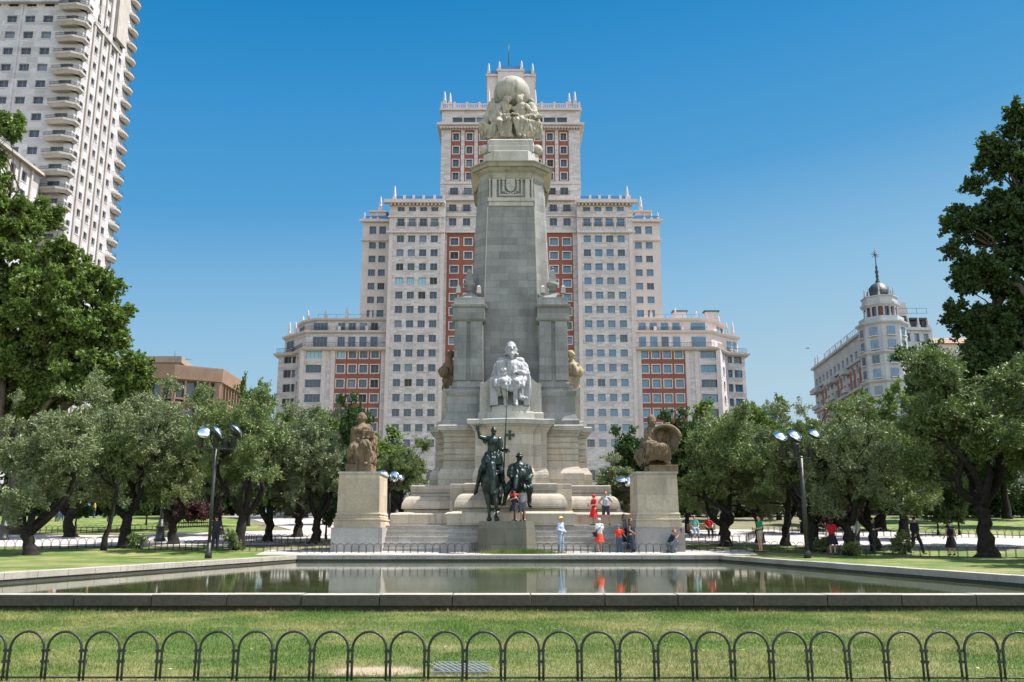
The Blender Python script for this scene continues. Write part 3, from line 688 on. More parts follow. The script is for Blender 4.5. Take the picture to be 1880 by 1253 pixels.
# ---------------------------------------------------------------- windows and facades
_wm = {}
def win_meshes(w, h, kind, gl, surround):
    key = (round(w, 2), round(h, 2), kind, gl, surround)
    if key in _wm: return _wm[key]
    mb = MB(); t = .07; fr = 0
    mb.box(-w / 2, w / 2, 0, .09, 0, t); mb.box(-w / 2, w / 2, 0, .09, h - t, h); mb.box(-w / 2, -w / 2 + t, 0, .09, t, h - t); mb.box(w / 2 - t, w / 2, 0, .09, t, h - t)
    n = kind
    for i in range(1, n): x = -w / 2 + w * i / n; mb.box(x - .045, x + .045, .002, .088, t, h - t)
    if surround:
        k = .24; y0, y1 = -.42, .05
        mb.box(-w / 2 - k, w / 2 + k, y0, y1, h + .001, h + k, 1); mb.box(-w / 2 - k, w / 2 + k, y0, y1, -k, -.001, 1)
        mb.box(-w / 2 - k, -w / 2 - .001, y0, y1, 0, h, 1); mb.box(w / 2 + .001, w / 2 + k, y0, y1, 0, h, 1)
    else: mb.box(-w / 2 - .12, w / 2 + .12, -.42, .06, -.16, -.002, 1)
    me = bpy.data.meshes.new('window'); me.from_pydata(mb.v, [], mb.f); me.materials.append(M['frame']); me.materials.append(M['creamt']); me.polygons.foreach_set('material_index', mb.m)
    pn = bpy.data.meshes.new('pane'); pb = MB(); pb.box(-w / 2 + .01, w / 2 - .01, .04, .06, .01, h - .01); pn.from_pydata(pb.v, [], pb.f); pn.materials.append(M[gl])
    _wm[key] = (me, pn, mb, pb); return _wm[key]
def place_windows(parent, wins, limit=100):
    """wins: (x,y,z,rz,w,h,kind,glass,surround); the first `limit` become parts, the rest one part"""
    off = root_off(parent); rest = MB(); mats = [M['frame'], M['creamt'], M['glassL'], M['glassR'], M['blinds'], M['dkframe'], M['kerbdark'], M['curtain']]; gi = {'glassL': 2, 'glassR': 3, 'blinds': 4, 'dkframe': 5, 'kerbdark': 6, 'curtain': 7}
    rw_ = random.Random(12)
    for i, (x, y, z, rz, w, h, kind, gl, su) in enumerate(wins):
        q_ = rw_.random()
        if gl == 'glassL' and q_ < .10: gl = 'curtain'
        elif gl == 'glassL' and q_ < .15: gl = 'kerbdark'
        elif gl == 'glassR' and q_ < .06: gl = 'curtain'
        elif gl == 'glassR' and q_ < .16: gl = 'glassL'
        if rw_.random() < .18 and kind in (2, 3): kind = 5 - kind
        me, pn, mb, pb = win_meshes(w, h, kind, gl, su)
        if i < limit:
            o = bpy.data.objects.new('window', me); COL.objects.link(o); o.parent = parent; o.location = Vector((x, y, z)) - off; o.rotation_euler = (0, 0, rz)
            c = bpy.data.objects.new('pane', pn); COL.objects.link(c); c.parent = o
        else:
            rm = Matrix.Rotation(rz, 3, 'Z'); b = Vector((x, y, z))
            vs = [rm @ Vector(v) + b for v in mb.v]
            base = len(rest.v); rest.v += [tuple(v) for v in vs]
            for f, m in zip(mb.f, mb.m): rest.f.append(tuple(base + k for k in f)); rest.m.append(m); rest.sm.append(False)
            rest.add([rm @ Vector(v) + b for v in pb.v], pb.f, gi[gl])
    if rest.v: tag(rest.build('windows', mats, parent), kind='stuff')
def facade(mb, o, u, W_, z0, z1, cols, rows, th=.6, m=0, u0=0):
    e = u0
    for a, b in cols:
        if a > e: mb.obox(o, u, e, a, 0, th, z0, z1, m)
        zz_ = z0
        for c, d in rows:
            if c > zz_: mb.obox(o, u, a, b, 0, th, zz_, c, m)
            zz_ = d
        if zz_ < z1: mb.obox(o, u, a, b, 0, th, zz_, z1, m)
        e = b
    if W_ > e: mb.obox(o, u, e, W_, 0, th, z0, z1, m)
def wlist(o, u, cols, rows, kind=2, gl='glassL', su=False, rec=.34):
    rz = math.atan2(u[1], u[0]); n = (-u[1], u[0]); L = []
    for c, d in rows:
        for a, b in cols:
            m_ = (a + b) / 2; L.append((o[0] + u[0] * m_ + n[0] * rec, o[1] + u[1] * m_ + n[1] * rec, c, rz, b - a, d - c, kind, gl, su))
    return L
def pinnacle(mb, x, y, z, h, w=.5, m=0):
    mb.box(x - w * .8, x + w * .8, y - w * .8, y + w * .8, z, z + h * .28, m)
    mb.lathe((x, y, z + h * .28), [(w * .75, 0), (w * .85, h * .05), (w * .5, h * .12), (w * .62, h * .2), (w * .42, h * .5), (w * .18, h * .68), (w * .05, h * .72)], 8, m)
def balustrade(mb, o, u, a, b, z, h, m=0, post=3.2):
    mb.obox(o, u, a, b, 0, .25, z, z + h * .2, m); mb.obox(o, u, a, b, 0, .25, z + h * .85, z + h, m)
    n = max(1, int((b - a) / .45))
    for i in range(n): x = a + (i + .5) * (b - a) / n; mb.obox(o, u, x - .1, x + .1, .05, .2, z + h * .2, z + h * .85, m)
    n = max(1, round((b - a) / post))
    for i in range(n + 1): x = a + i * (b - a) / n; mb.obox(o, u, x - .28, x + .28, -.08, .33, z, z + h * 1.25, m)
def railing(mb, o, u, a, b, z, h, m=0, gap=.6):
    mb.obox(o, u, a, b, 0, .06, z + h - .06, z + h, m); mb.obox(o, u, a, b, 0, .06, z + .08, z + .13, m)
    n = max(1, int((b - a) / gap))
    for i in range(n + 1): x = a + i * (b - a) / n; mb.obox(o, u, x - .03, x + .03, 0, .05, z, z + h - .06, m)

# ---------------------------------------------------------------- the big stepped block behind the monument
YB = 205.0; U = (1, 0)
bld = thing('apartment_block', (0, YB, gz(YB)), 'huge stepped cream and red brick block with a central tower behind the monument', 'building')
X = lambda px, py, Y=YB: P(px, py, Y).x
zt, zb = zz(439, YB), zz(814, YB); step = (zt - zb) / 14
WH = 1.75
rows_main = [(zb + step * i - WH / 2, zb + step * i + WH / 2) for i in range(15)]
zg = gz(YB)
def mirror_x(x): return 2 * XC - x
XC = X(938, 600)
wall = MB(); trim = MB(); brick = MB(); rail = MB()
hero = []; rest = []
for side in (-1, 1):
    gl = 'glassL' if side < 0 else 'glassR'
    # cream block
    hw0, hw1 = X(938 + 124.5, 600) - XC, X(938 + 229, 600) - XC
    xa, xb = (XC - hw1, XC - hw0) if side < 0 else (XC + hw0, XC + hw1)
    o = (xa, YB); Wd = xb - xa
    cw = X(964, 600) - X(940, 600)
    step_x = X(961.2, 600) - X(940, 600); w_ = 1.72
    first = (X(730.5, 600) if side < 0 else X(1081, 600)) - xa
    cols = [(first + step_x * i - w_ / 2, first + step_x * i + w_ / 2) for i in range(4)]
    r2 = [(zz(857, YB), zz(848, YB) + .7)] if False else []
    low = [(zb - step * 2 - 1.4, zb - step * 2 + .9)]
    tall = [(zz(415.5, YB), zz(401.5, YB))]; att = [(zz(388.5, YB), zz(380.5, YB))]
    rows = low + rows_main + tall + att
    facade(wall, o, U, Wd, zg, zz(369, YB), cols, rows)
    # recessed blank panels below the lowest row, brick-less
    for a, b in cols: trim.obox(o, U, a, b, -.08, -.002, zb - step - .7, zb - step + .6)
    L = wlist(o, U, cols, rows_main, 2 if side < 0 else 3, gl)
    if side < 0:
        L2 = []
        for k, w in enumerate(L):
            r, c = divmod(k, 4); g = gl; kd = 2 + (k * 7 % 5 == 0)
            if r == 11 and c < 3: g = 'blinds'
            L2.append(w[:6] + (kd, g, w[8]))
        L = L2
    hero += L
    rest += wlist(o, U, cols, tall, 2, gl) + wlist(o, U, cols, att, 2, gl) + wlist(o, U, cols, low, 2, gl)
    wall.box(xa, xb, YB + .6, YB + 26, zg, zz(369, YB) - .01)
    for py, pr, hh in ((369, 1.3, .9), (397, .35, .4), (425, .55, .5)): trim.obox(o, U, -pr if side < 0 else -.0, Wd + (pr if side > 0 else 0), -pr, -.003, zz(py, YB) - hh, zz(py, YB))
    for q in (0, Wd - 1.0): trim.obox(o, U, q + .05, q + .95, -.14, -.003, zg, zz(425, YB) - .55)
    for i in range(5):
        q = first + step_x * (i - .5); trim.obox(o, U, q - .18, q + .18, -.18, -.003, zz(423, YB), zz(399, YB))
    for a, b in cols: railing(rail, (xa, YB - .25), U, a - .15, b + .15, zz(416, YB), .9, gap=.3)
    for k in range(int(Wd / .9)): trim.obox(o, U, .45 + k * .9 - .2, .45 + k * .9 + .2, -.8, -.005, zz(369, YB) - 1.35, zz(369, YB) - .905)
    zr = zz(369, YB)
    pinnacle(trim, xa + (1.0 if side < 0 else Wd - 1.0), YB + .8, zr, 4.2, .55); 
    for q in (.25, .42, .6, .8, .97):
        xq = xa + (q if side > 0 else 1 - q) * Wd; 
        if side > 0: xq = xa + (1 - q) * Wd
        xq = xa + q * Wd; trim.box(xq - .3, xq + .3, YB + .5, YB + 1.1, zr, zr + 1.7)
    rail.box(xa + 1, xb, YB + .7, YB + .75, zr + .2, zr + 1.5, 1)
    # side mid block, set back
    YM = YB + 5
    h0, h1 = X(938 + 229, 500) - XC, (X(938 + 278, 500) if side > 0 else X(938 + 277, 500)) - XC
    xm0, xm1 = (XC - h1 - .6, XC - h0 + .3) if side < 0 else (XC + h0 - .3, XC + h1 + .6)
    om = (xm0, YM); Wm = xm1 - xm0
    pxs = (682, 700) if side < 0 else (1173.5, 1193.5)
    cm = [(P(p, 500, YM).x - xm0 - .85, P(p, 500, YM).x - xm0 + .85) for p in pxs]
    rm_ = sorted([(zz(p, YM) - .85, zz(p, YM) + .85) for p in (451, 476, 501, 526, 551, 576)])
    tl = [(zz(430, YM), zz(416, YM))]
    facade(wall, om, U, Wm, zg, zz(404, YM), cm, rm_ + tl, m=1)
    rest += wlist(om, U, cm, rm_, 2, gl) + wlist(om, U, cm, tl, 2, gl)
    wall.box(xm0, xm1, YM + .6, YM + 18, zg, zz(404, YM) - .01, 1)
    zr = zz(404, YM)
    for z_, pr, hh in ((zr, .8, .7), (zz(440, YM), .45, .45)): trim.obox(om, U, -pr if side < 0 else .0, Wm + (pr if side > 0 else 0), -pr, -.003, z_ - hh, z_)
    for q in (.03, .25, .5): xq = xm0 + (q if side < 0 else 1 - q) * Wm; pinnacle(trim, xq, YM + .6, zr, 2.2, .4)
    qx = P(694 if side < 0 else 1181, 390, YM).x; trim.box(qx - 1.9, qx + 1.9, YM + .8, YM + 4.5, zr, zz(388, YM)); trim.box(qx - 2.3, qx + 2.3, YM + .5, YM + 4.9, zz(388, YM), zz(385, YM)); pinnacle(trim, qx - side * .4, YM + 1.4, zz(385, YM), 4.0, .6)
    rail.box(xm0 + .5, xm1, YM + .4, YM + .45, zr + .1, zr + 1.2, 1)
    # wing
    YW = YB + 1.0
    xw_in = P(708.6 if side < 0 else 1167.6, 700, YW).x
    xw_out = P(548 if side < 0 else 1325, 700, YW).x
    ow = (min(xw_in, xw_out), YW); Ww = abs(xw_in - xw_out)
    g = lambda px: P(px, 700, YW).x - ow[0]
    if side < 0: redc = [g(p) for p in (624, 645.3, 666, 687)]; red0, red1 = g(614), g(698); big = g(574.5); pil = (g(700), g(709))
    else: redc = [g(p) for p in (1184.5, 1205.5, 1226.5, 1248)]; red0, red1 = g(1173.5), g(1259.5); big = g(1303); pil = (0, g(1173))
    zrow = [zz(p, YW) for p in (785, 758.3, 731.5, 704.5, 677.5, 650.5)]
    lowrow = [zrow[0] - 3.42 * k for k in (3, 2, 1)]
    zrow = lowrow + zrow
    redcols = [(c - .9, c + .9) for c in redc]; bigc = [(big - 1.9, big + 1.9)]
    rw = [(z - .95, z + .95) for z in zrow]
    z_red = zz(640, YW)
    a0, a1 = (0, red0) if side < 0 else (red1, Ww)
    facade(wall, ow, U, a1, zg, z_red, bigc, rw, u0=a0)
    facade(wall, ow, U, (Ww if side < 0 else red0), zg, z_red, [], [], u0=(red1 if side < 0 else 0))
    facade(brick, (ow[0], YW + .12), U, red1 - .002, zg, z_red - .01, redcols, rw, u0=red0 + .002)
    Lr = wlist((ow[0], YW + .12), U, redcols, rw[::-1], 2, gl, True)
    Lr = [w[:7] + (('dkframe' if (side < 0 and k == 7) else 'blinds' if (side < 0 and k == 0) else w[7]), w[8]) for k, w in enumerate(Lr)]
    if side < 0: rest = Lr[:24] + rest
    else: rest = Lr[:24] + rest
    rest += Lr[24:]
    Lb = wlist(ow, U, bigc, rw[::-1], 4, gl); rest += [w[:7] + (('blinds' if (side < 0 and k == 0) else w[7]), w[8]) for k, w in enumerate(Lb)]
    for q in ((red0 - 1.0, red0 - .1), (red0 - 3.2, red0 - 2.2), (.2, 1.1)) if side < 0 else ((red1 + .1, red1 + 1.0), (red1 + 2.2, red1 + 3.2), (Ww - 1.1, Ww - .2), (.1, 1.4)): trim.obox(ow, U, q[0], q[1], -.18, -.003, zg, z_red - .4)
    wall.box(ow[0], ow[0] + Ww, YW + 1.0, YW + 22, zg, z_red - .01)
    # oblique return and outer face
    YO = YW + 6.3
    pxa, pxb = (541, 509) if side < 0 else (1335, 1369.5)
    pi = (xw_out, YW); po = (P(pxa, 700, YO).x, YO); pe = (P(pxb, 700, YO + 1.2).x, YO + 1.2)
    segs = [(pi, po), (po, pe)] if side > 0 else [(pe, po), (po, pi)]
    for k, (s0, s1) in enumerate(segs):
        uu = Vector((s1[0] - s0[0], s1[1] - s0[1])); Ls = uu.length; uu = tuple(uu / Ls)
        obl = (k == 0) == (side > 0)
        cc = [(Ls / 2 - .9, Ls / 2 + .9)] if obl else ([(Ls * .08, Ls * .08 + 1.2), (Ls * .42, Ls * .42 + 2.1)] if side > 0 else [(Ls * .32, Ls * .32 + 2.0), (Ls * .80, Ls * .80 + 1.3)])
        facade(wall, s0, uu, Ls, zg, z_red, cc, rw, m=0)
        rest += wlist(s0, uu, cc, rw[::-1], 1 if obl else 2, gl)
    # upper two storeys of the wing follow the same corner, set back a little
    xo = pe[0]
    for (pt, pb, inset, pxo) in ((611, 638, 1.5, 524 if side < 0 else 1353), (585, 609, 3.2, 548 if side < 0 else 1328)):
        z0_, z1_ = zz(pb, YW), zz(pt, YW)
        outp = (P(pxo, 620, YO + 1.2 + inset).x, YO + 1.0 + inset)
        mid = (P(541 if side < 0 else 1327, 620, YW + 4 + inset).x, YW + 4.0 + inset) if inset < 2 else (P(560 if side < 0 else 1312, 620, YW + 3 + inset).x, YW + 2.6 + inset)
        kn = (P(562 if side < 0 else 1306, 620, YW + inset).x + (2.5 if side < 0 else -2.5) * (inset > 2), YW + inset)
        inn = (xw_in, YW + inset)
        pl = [outp, mid, kn, inn] if side < 0 else [inn, kn, mid, outp]
        back = [(inn[0], YW + 20), (outp[0], YW + 20)] if side < 0 else [(outp[0], YW + 20), (inn[0], YW + 20)]
        plan = pl + back
        wall.sweep(plan, [(z0_ - .3, 0), (z1_, 0)], m=(0 if side < 0 else 1)); trim.sweep(plan, [(z1_ + .002, .05), (z1_ + .35, .6), (z1_ + .75, .75), (z1_ + .76, .1)])
        # windows of this storey sit in front of dark recesses cut as deep frames
        main = (kn, inn) if side < 0 else (inn, kn)
        Lm = abs(kn[0] - inn[0]); o_ = (min(kn[0], inn[0]), kn[1])
        for px in ((627.5, 647, 667.5, 687.5, 589) if side < 0 else (1179, 1199.5, 1220, 1241, 1281.5)):
            x = P(px, 600, YW + inset).x; big_ = px in (589, 1281.5); w2 = 1.7 if big_ else .85
            z2 = z0_ + (.3 if inset < 2 else .9); h2 = 2.6 if inset < 2 else 2.0
            rest.append((x, o_[1] - .10, z2, 0, w2 * 2, h2, 4 if big_ else 2, gl, False))
            if inset > 2: railing(rail, (x, o_[1] - .65), U, -w2 - .3, w2 + .3, z2 - .2, 1.1, gap=.25)
        uo = Vector((mid[0] - outp[0], mid[1] - outp[1])) if side < 0 else Vector((outp[0] - mid[0], outp[1] - mid[1])); Lo = uo.length; uo = uo / Lo; so = outp if side < 0 else mid
        rest += [(w[0] + uo.y * .45, w[1] - uo.x * .45) + w[2:] for w in wlist(so, tuple(uo), [(Lo * .25, Lo * .25 + 1.6), (Lo * .65, Lo * .65 + 1.4)], [(z0_ + .9, z0_ + 2.9)], 2, gl)]
        # roof rail and urns
        for q in (0.12, .3, .55, .8):
            x = outp[0] + (inn[0] - outp[0]) * q; y = YW + inset + (1.0 if q > .3 else 4.5); 
            trim.box(x - .35, x + .35, y - .35, y + .35, z1_ + .7, z1_ + 2.1)
            if inset > 2 or q < .2: pinnacle(trim, x, y, z1_ + 2.0, 2.0 if side < 0 else 1.7, .42)
        pinnacle(trim, outp[0] - side * .8, outp[1] + .8, z1_ + .7, 4.2 if inset < 2 else 2.6, .55)
        if inset > 2: railing(rail, (o_[0], o_[1] + .8), U, 0, Lm, z1_ + .7, 1.3, 1, gap=2.0)
    # long balcony
    bz = zz(640, YW); pl = [pe, po, (pi[0] - side * 1.5, YW - .0), (xw_in, YW)] if side < 0 else [(xw_in, YW), (pi[0] - side * 1.5, YW), po, pe]
    plan = pl + ([(xw_in, YW + 2), (pe[0], YO + 4)] if side < 0 else [(pe[0], YO + 4), (xw_in, YW + 2)])
    trim.sweep(plan, [(bz - .7, .05), (bz - .45, .9), (bz, 1.25), (bz + .12, 1.25)])
    n = len(pl)
    for k in range(n - 1):
        a_, b_ = Vector(pl[k]), Vector(pl[k + 1]); d_ = (b_ - a_); Ld = d_.length; d_ = d_ / Ld; nn_ = Vector((d_.y, -d_.x)) * 1.1
        railing(rail, tuple(a_ + nn_), tuple(d_), 0, Ld, bz + .12, 1.15, 0, gap=.35)
    xr = P(594 if side < 0 else 1248, 580, YW + 6).x
    if side > 0:
        for px in (1247, 1305): xq = P(px, 575, YW + 7).x; wall.box(xq - 1.5, xq + 1.5, YW + 6, YW + 8, zz(584, YW), zz(572.5, YW + 6), 1); rail.box(xq - 1.9, xq + 1.9, YW + 5.8, YW + 8.2, zz(572.5, YW + 6) + .002, zz(570.5, YW + 6))
# centre, set back between the cream blocks
YC = YB + 2.0
xc0, xc1 = X(938 - 124.5, 600) - .2, X(938 + 124.5, 600) + .2
oc = (xc0, YC); gc = lambda px, py=600: P(px, py, YC).x - xc0
pan = [(818, 870, (832, 858)), (1005, 1054, (1018.5, 1042.5))]
e = 0
for p0, p1, cs in pan:
    wall.obox(oc, U, e, gc(p0), 0, .6, zg, zz(425, YC)); cc = [(gc(c) - .95, gc(c) + .95) for c in cs]
    facade(brick, (xc0, YC + .1), U, gc(p1) - .002, zg, zz(428, YC), cc, rows_main, u0=gc(p0) + .002)
    wall.obox(oc, U, gc(p0), gc(p1), 0, .6, zz(428, YC) + .002, zz(425, YC))
    rest = wlist((xc0, YC + .1), U, cc, rows_main[5:], 2, 'glassL' if p0 < 900 else 'glassR', True) + rest
    e = gc(p1)
wall.obox(oc, U, e, xc1 - xc0, 0, .6, zg, zz(425, YC))
ce = [(gc(c, 400) - .9, gc(c, 400) + .9) for c in (831, 856.5, 1016, 1041)]
cr = [(zz(415, YC), zz(401, YC)), (zz(388.5, YC), zz(376, YC))]
facade(wall, oc, U, xc1 - xc0, zz(425, YC) + .002, zz(366, YC), ce, cr)
rest += wlist(oc, U, ce, cr, 2, 'glassL')
wall.box(xc0, xc1, YC + .8, YC + 24, zg, zz(366, YC) - .01)
for py, pr, hh in ((366, .9, .6), (396, .35, .35), (425, .5, .5)): trim.obox(oc, U, .3, xc1 - xc0 - .3, -pr, -.003, zz(py, YC) - hh, zz(py, YC))
for a, b in ce: railing(rail, (xc0, YC - .5), U, a - .4, b + .4, zz(389, YC), 1.0, gap=.25)
# upper tower
YT = YC + 3
t0, t1 = P(809.5, 300, YT).x, P(1065.5, 300, YT).x; ot = (t0, YT); gt = lambda px, py=290: P(px, py, YT).x - t0
z5 = zz(337, YT); z6 = zz(236, YT)
lowc = [(gt(c, 350) - 1.0, gt(c, 350) + 1.0) for c in (833.5, 859, 1013, 1036)]
lr = [(zz(358, YT), zz(345, YT))]
facade(wall, ot, U, t1 - t0, zz(366, YC) - .5, z5, lowc, lr)
rest += wlist(ot, U, lowc, lr, 3, 'glassL')
for a, b in lowc: railing(rail, (t0, YT - .4), U, a - .4, b + .4, zz(358.5, YT), 1.0, gap=.25)
strips = [(827.5, 846), (852.5, 870.5), (877, 895), (979, 996), (1001, 1019), (1025.5, 1044.5)]
e = 0; tr = [(zz(p, YT) - .95, zz(p, YT) + .95) for p in (323.5, 299.5, 275.5, 251)]
tw = []
for a, b in strips:
    a_, b_ = gt(a), gt(b); wall.obox(ot, U, e, a_, 0, .6, z5 + .002, z6); m_ = (a_ + b_) / 2
    facade(brick, (t0, YT + .2), U, b_ - .002, z5 + .6, z6 - .5, [(m_ - .75, m_ + .75)], tr, u0=a_ + .002); wall.obox(ot, U, a_, b_, 0, .6, z5 + .002, z5 + .6); wall.obox(ot, U, a_, b_, 0, .6, z6 - .5, z6)
    tw += wlist((t0, YT + .2), U, [(m_ - .75, m_ + .75)], tr, 2, 'glassL', True); e = b_
wall.obox(ot, U, e, t1 - t0, 0, .6, z5 + .002, z6)
rest = tw + rest
wall.box(t0, t1, YT + .9, YT + 24, zz(366, YC) - .5, z6 - .02)
trim.obox(ot, U, -.5, t1 - t0 + .5, -.55, 24, z6 + .002, z6 + .5); trim.obox(ot, U, -1.1, t1 - t0 + 1.1, -1.2, 24.5, z6 + .502, z6 + 1.1)
for k in range(48): q = k * (t1 - t0) / 47; trim.obox(ot, U, q - .15, q + .15, -1.0, -.003, z6 - .4, z6)
trim.obox(ot, U, -.1, t1 - t0 + .1, -.3, -.003, z5 - .25, z5 + .2)
z7 = zz(204, YT)
big = [(gt(a, 220), gt(b, 220)) for a, b in ((831, 849), (851, 873), (875, 893), (984, 996), (998.5, 1020), (1022.5, 1041))]
br_ = [(zz(228.5, YT) + .2, zz(216, YT))]
facade(wall, ot, U, t1 - t0, z6 + 1.102, z7, big, br_)
rest += wlist(ot, U, big, br_, 1, 'glassL'); wall.box(t0, t1, YT + .9, YT + 23, z6 + 1.102, z7 - .02)
trim.obox(ot, U, -.5, t1 - t0 + .5, -.6, 24, z7 + .002, z7 + .6)
z8 = z7 + .6
balustrade(trim, (t0, YT + .2), U, 0, t1 - t0, z8 + .002, 1.6)
for px, w_ in ((816.5, .4), (826, .4), (1045.5, .4), (1055.5, .4)): pinnacle(trim, P(px, 180, YT).x, YT + .3 + (.8 if px in (826, 1045.5) else 0), z8 + 1.2, zz(167, YT) - z8 - 1.2, .55)
for px in (898, 983): pinnacle(trim, P(px, 180, YT + 4).x, YT + 4, z8 + 1.2, zz(165, YT + 4) - z8 - 1.2, .5)
rail.box(t0 + 4.5, t0 + 13, YT + 4, YT + 4.05, z8 + 1.2, z8 + 3.2, 1); rail.box(t1 - 13, t1 - 4.5, YT + 4, YT + 4.05, z8 + 1.2, z8 + 3.2, 1)
# turret
YU = YT + 6
u0_, u1_ = P(894.5, 160, YU).x, P(981.5, 160, YU).x; z9 = zz(141, YU)
wall.box(u0_, u1_, YU, YU + 14, z8, z9, 1); trim.box(u0_ - .35, u1_ + .35, YU - .35, YU + 14.3, z9 + .002, z9 + .6)
v0_, v1_ = P(914, 140, YU).x, P(961, 140, YU).x; z10 = zz(134, YU)
wall.box(v0_, v1_, YU - .8, YU + 12, z8, z10, 1); trim.box(v0_ - .3, v1_ + .3, YU - 1.1, YU + 12.2, z10 + .002, z10 + .45)
for px, z_, h_ in ((897.5, z9 + .6, 3.2), (978, z9 + .6, 3.2), (917, z10 + .45, 2.6), (957.5, z10 + .45, 2.8)): pinnacle(trim, P(px, 135, YU).x, YU - .1 if z_ < z10 else YU - .5, z_, h_, .5)
rail.box(v0_ + .8, v1_ - .8, YU - .2, YU - .15, z10 + .45, z10 + 1.9, 1); rail.box(u0_ + .8, u1_ - .8, YU + .3, YU + .35, z9 + .6, z9 + 1.9, 1)
ant = MB(); ax = P(934, 100, YU + 3).x; ant.tube([(ax, YU + 3, z10), (ax, YU + 3, zz(98, YU + 3)), (ax, YU + 3, zz(80, YU + 3))], [.16, .10, .05], 6)
wall.build('wall', [M['cream'], M['creamt']], bld); trim.build('cornices', M['creamt'], bld); brick.build('brick_panels', M['brick'], bld)
tag(rail.build('railings', [M['rail'], M['bluerail']], bld), kind='stuff'); ant.build('antenna', M['rail'], bld)
hero.sort(key=lambda w: -w[2]); keep = [w for w in hero if w[2] > zz(770, YB)][:96]
place_windows(bld, keep + [w for w in hero if w not in keep] + rest, 100)
# ---------------------------------------------------------------- white high-rise on the left
YR = 152.0; hr_ = 3.36
tx = P(148, 100, YR).x
tow = thing('high_rise', (tx - 20, YR, gz(YR)), 'very tall white residential tower with stacked corner balconies at the left edge', 'building')
wall = MB(); trim = MB(); rl = MB(); g0_ = gz(YR); ztop = 118.0
fl = [zz(215, YR) + hr_ * k for k in range(-17, 13)]
LW = 46.0
ox = tx - LW; o = (ox, YR); sx = P(160, 200, YR).x - P(126, 200, YR).x
c0 = P(66, 215, YR).x - ox
cols = sorted([(c0 - k * sx - .95, c0 - k * sx + .95) for k in range(-1, 11)]) 
cols = [c for c in cols if c[1] < LW - 4.6 and c[0] > .3]
bc = (LW - 3.6, LW - 1.2)
rows = [(z - .75, z + .75) for z in fl]
zs = P(0, 8, YR).z
facade(wall, o, U, LW, g0_, ztop, cols + [bc], rows)
wins = wlist(o, U, cols[-4:] + [bc], rows[12:], 2, 'glassL')
wrest = wlist(o, U, cols[:-4], rows, 2, 'glassL') + wlist(o, U, cols[-4:] + [bc], rows[:12], 2, 'glassL')
for a, b in cols[::3]: trim.obox(o, U, a - 1.0, a - .55, -.16, -.003, g0_, zs)
trim.obox(o, U, 0, LW - 4.4, -.9, -.003, zs, zs + .8); trim.obox(o, U, 0, LW - 4.4, -.3, -.003, zs + 3.2, zs + 3.6)
# sunlit side, receding
D = P(0, 0, 0)
DW = 19.9; so = (tx, YR); su_ = (0.0, 1.0)
xr_ = tx
cs = [(1.0 + i * 3.33, 1.0 + i * 3.33 + 1.25) for i in range(5)]
facade(wall, (xr_, YR + .6), su_, DW, g0_, ztop, cs, rows, m=0)
wins2 = wlist((xr_, YR + .6), su_, cs, rows[8:], 2, 'glassL'); wrest += wlist((xr_, YR + .6), su_, cs, rows[:8], 2, 'glassL')
zrib = zz(58, YR + 6)
for i in range(1, 5):
    a = 1.0 + i * 3.33 - 1.35; trim.obox((xr_, YR + .6), su_, a, a + .65, -.32, -.003, g0_, zrib, 1)
trim.obox((xr_, YR + .6), su_, 1.0 + 3.33 - 1.5, 1.0 + 4 * 3.33 + .2, -.42, -.004, zrib, zrib + .55, 1)
trim.obox((xr_, YR + .6), su_, 11.0, 15.5, -.7, -.003, zrib + 2.2, ztop - 2, 1)
for k in range(3): trim.obox((xr_, YR + .6), su_, 4.6 + k * 2.2, 5.1 + k * 2.2, -.3, -.003, zrib + 2.0, ztop - 2, 1)
wall.box(ox, xr_ - .62, YR + .62, YR + DW + .5, g0_, ztop - .01)
def balcony(x0, x1, y0, y1, z, cut):
    # slab with one cut corner, soffit and rail
    return
zc_ = []
for i, z in enumerate(fl):
    zb_ = z - 1.05
    if z < zz(480, YR): continue
    pl = [(xr_ - 4.6, YR - .002), (xr_ - 4.6, YR - 1.3), (xr_ - 1.0, YR - 1.7), (xr_ + .75, YR - .7), (xr_ + .8, YR + 1.2), (xr_ + .002, YR + 1.2), (xr_ + .002, YR - .002)]
    bm_ = MB(); bm_.sweep(pl, [(zb_ - .80, -.45), (zb_ - .22, -.08), (zb_ - .20, 0), (zb_ + .22, 0)])
    rr = MB()
    for a, b in zip(pl[1:5], pl[2:5]):
        a = Vector(a); b = Vector(b); d = (b - a); L = d.length; d /= L; railing(rr, tuple(a + Vector((-d.y, d.x)) * .08), tuple(d), 0, L, zb_ + .23, .62, 0, gap=.25)
    ob = bm_.build('balcony', M['towertrim'], tow); rr.build('rail', M['rail'], ob)
# back corner balconies
for i, z in enumerate(fl):
    zb_ = z - 1.0
    if z < zz(520, YR + 25): continue
    y = YR + DW + .6
    bm_ = MB(); n = 10; arc = [(xr_ + .002, y - 3.0)] + [(xr_ + 1.1 * math.sin(w) ** .7, y - 1.0 - 1.8 * math.cos(w)) for w in [math.pi * k / 10 for k in range(1, 10)]] + [(xr_ + .002, y + .9)]
    bm_.sweep(arc, [(zb_ - .9, -.35), (zb_ - .2, 0), (zb_ + .2, 0)])
    ob = bm_.build('balcony', M['towertrim'], tow); rr = MB(); rr.tube([(p[0] - .05, p[1], zb_ + 1.0) for p in arc], .04, 4)
    for p in arc: rr.tube([(p[0] - .05, p[1], zb_ + .25), (p[0] - .05, p[1], zb_ + 1.0)], .03, 4)
    rr.build('rail', M['rail'], ob)
wall.build('wall', M['tower'], tow); trim.build('ribs', [M['tower'], M['towertrim']], tow)
wins.sort(key=lambda w: -w[2]); wins2.sort(key=lambda w: -w[2])
place_windows(tow, wins[:50] + wins2[:50] + wins[50:] + wins2[50:] + wrest, 100)
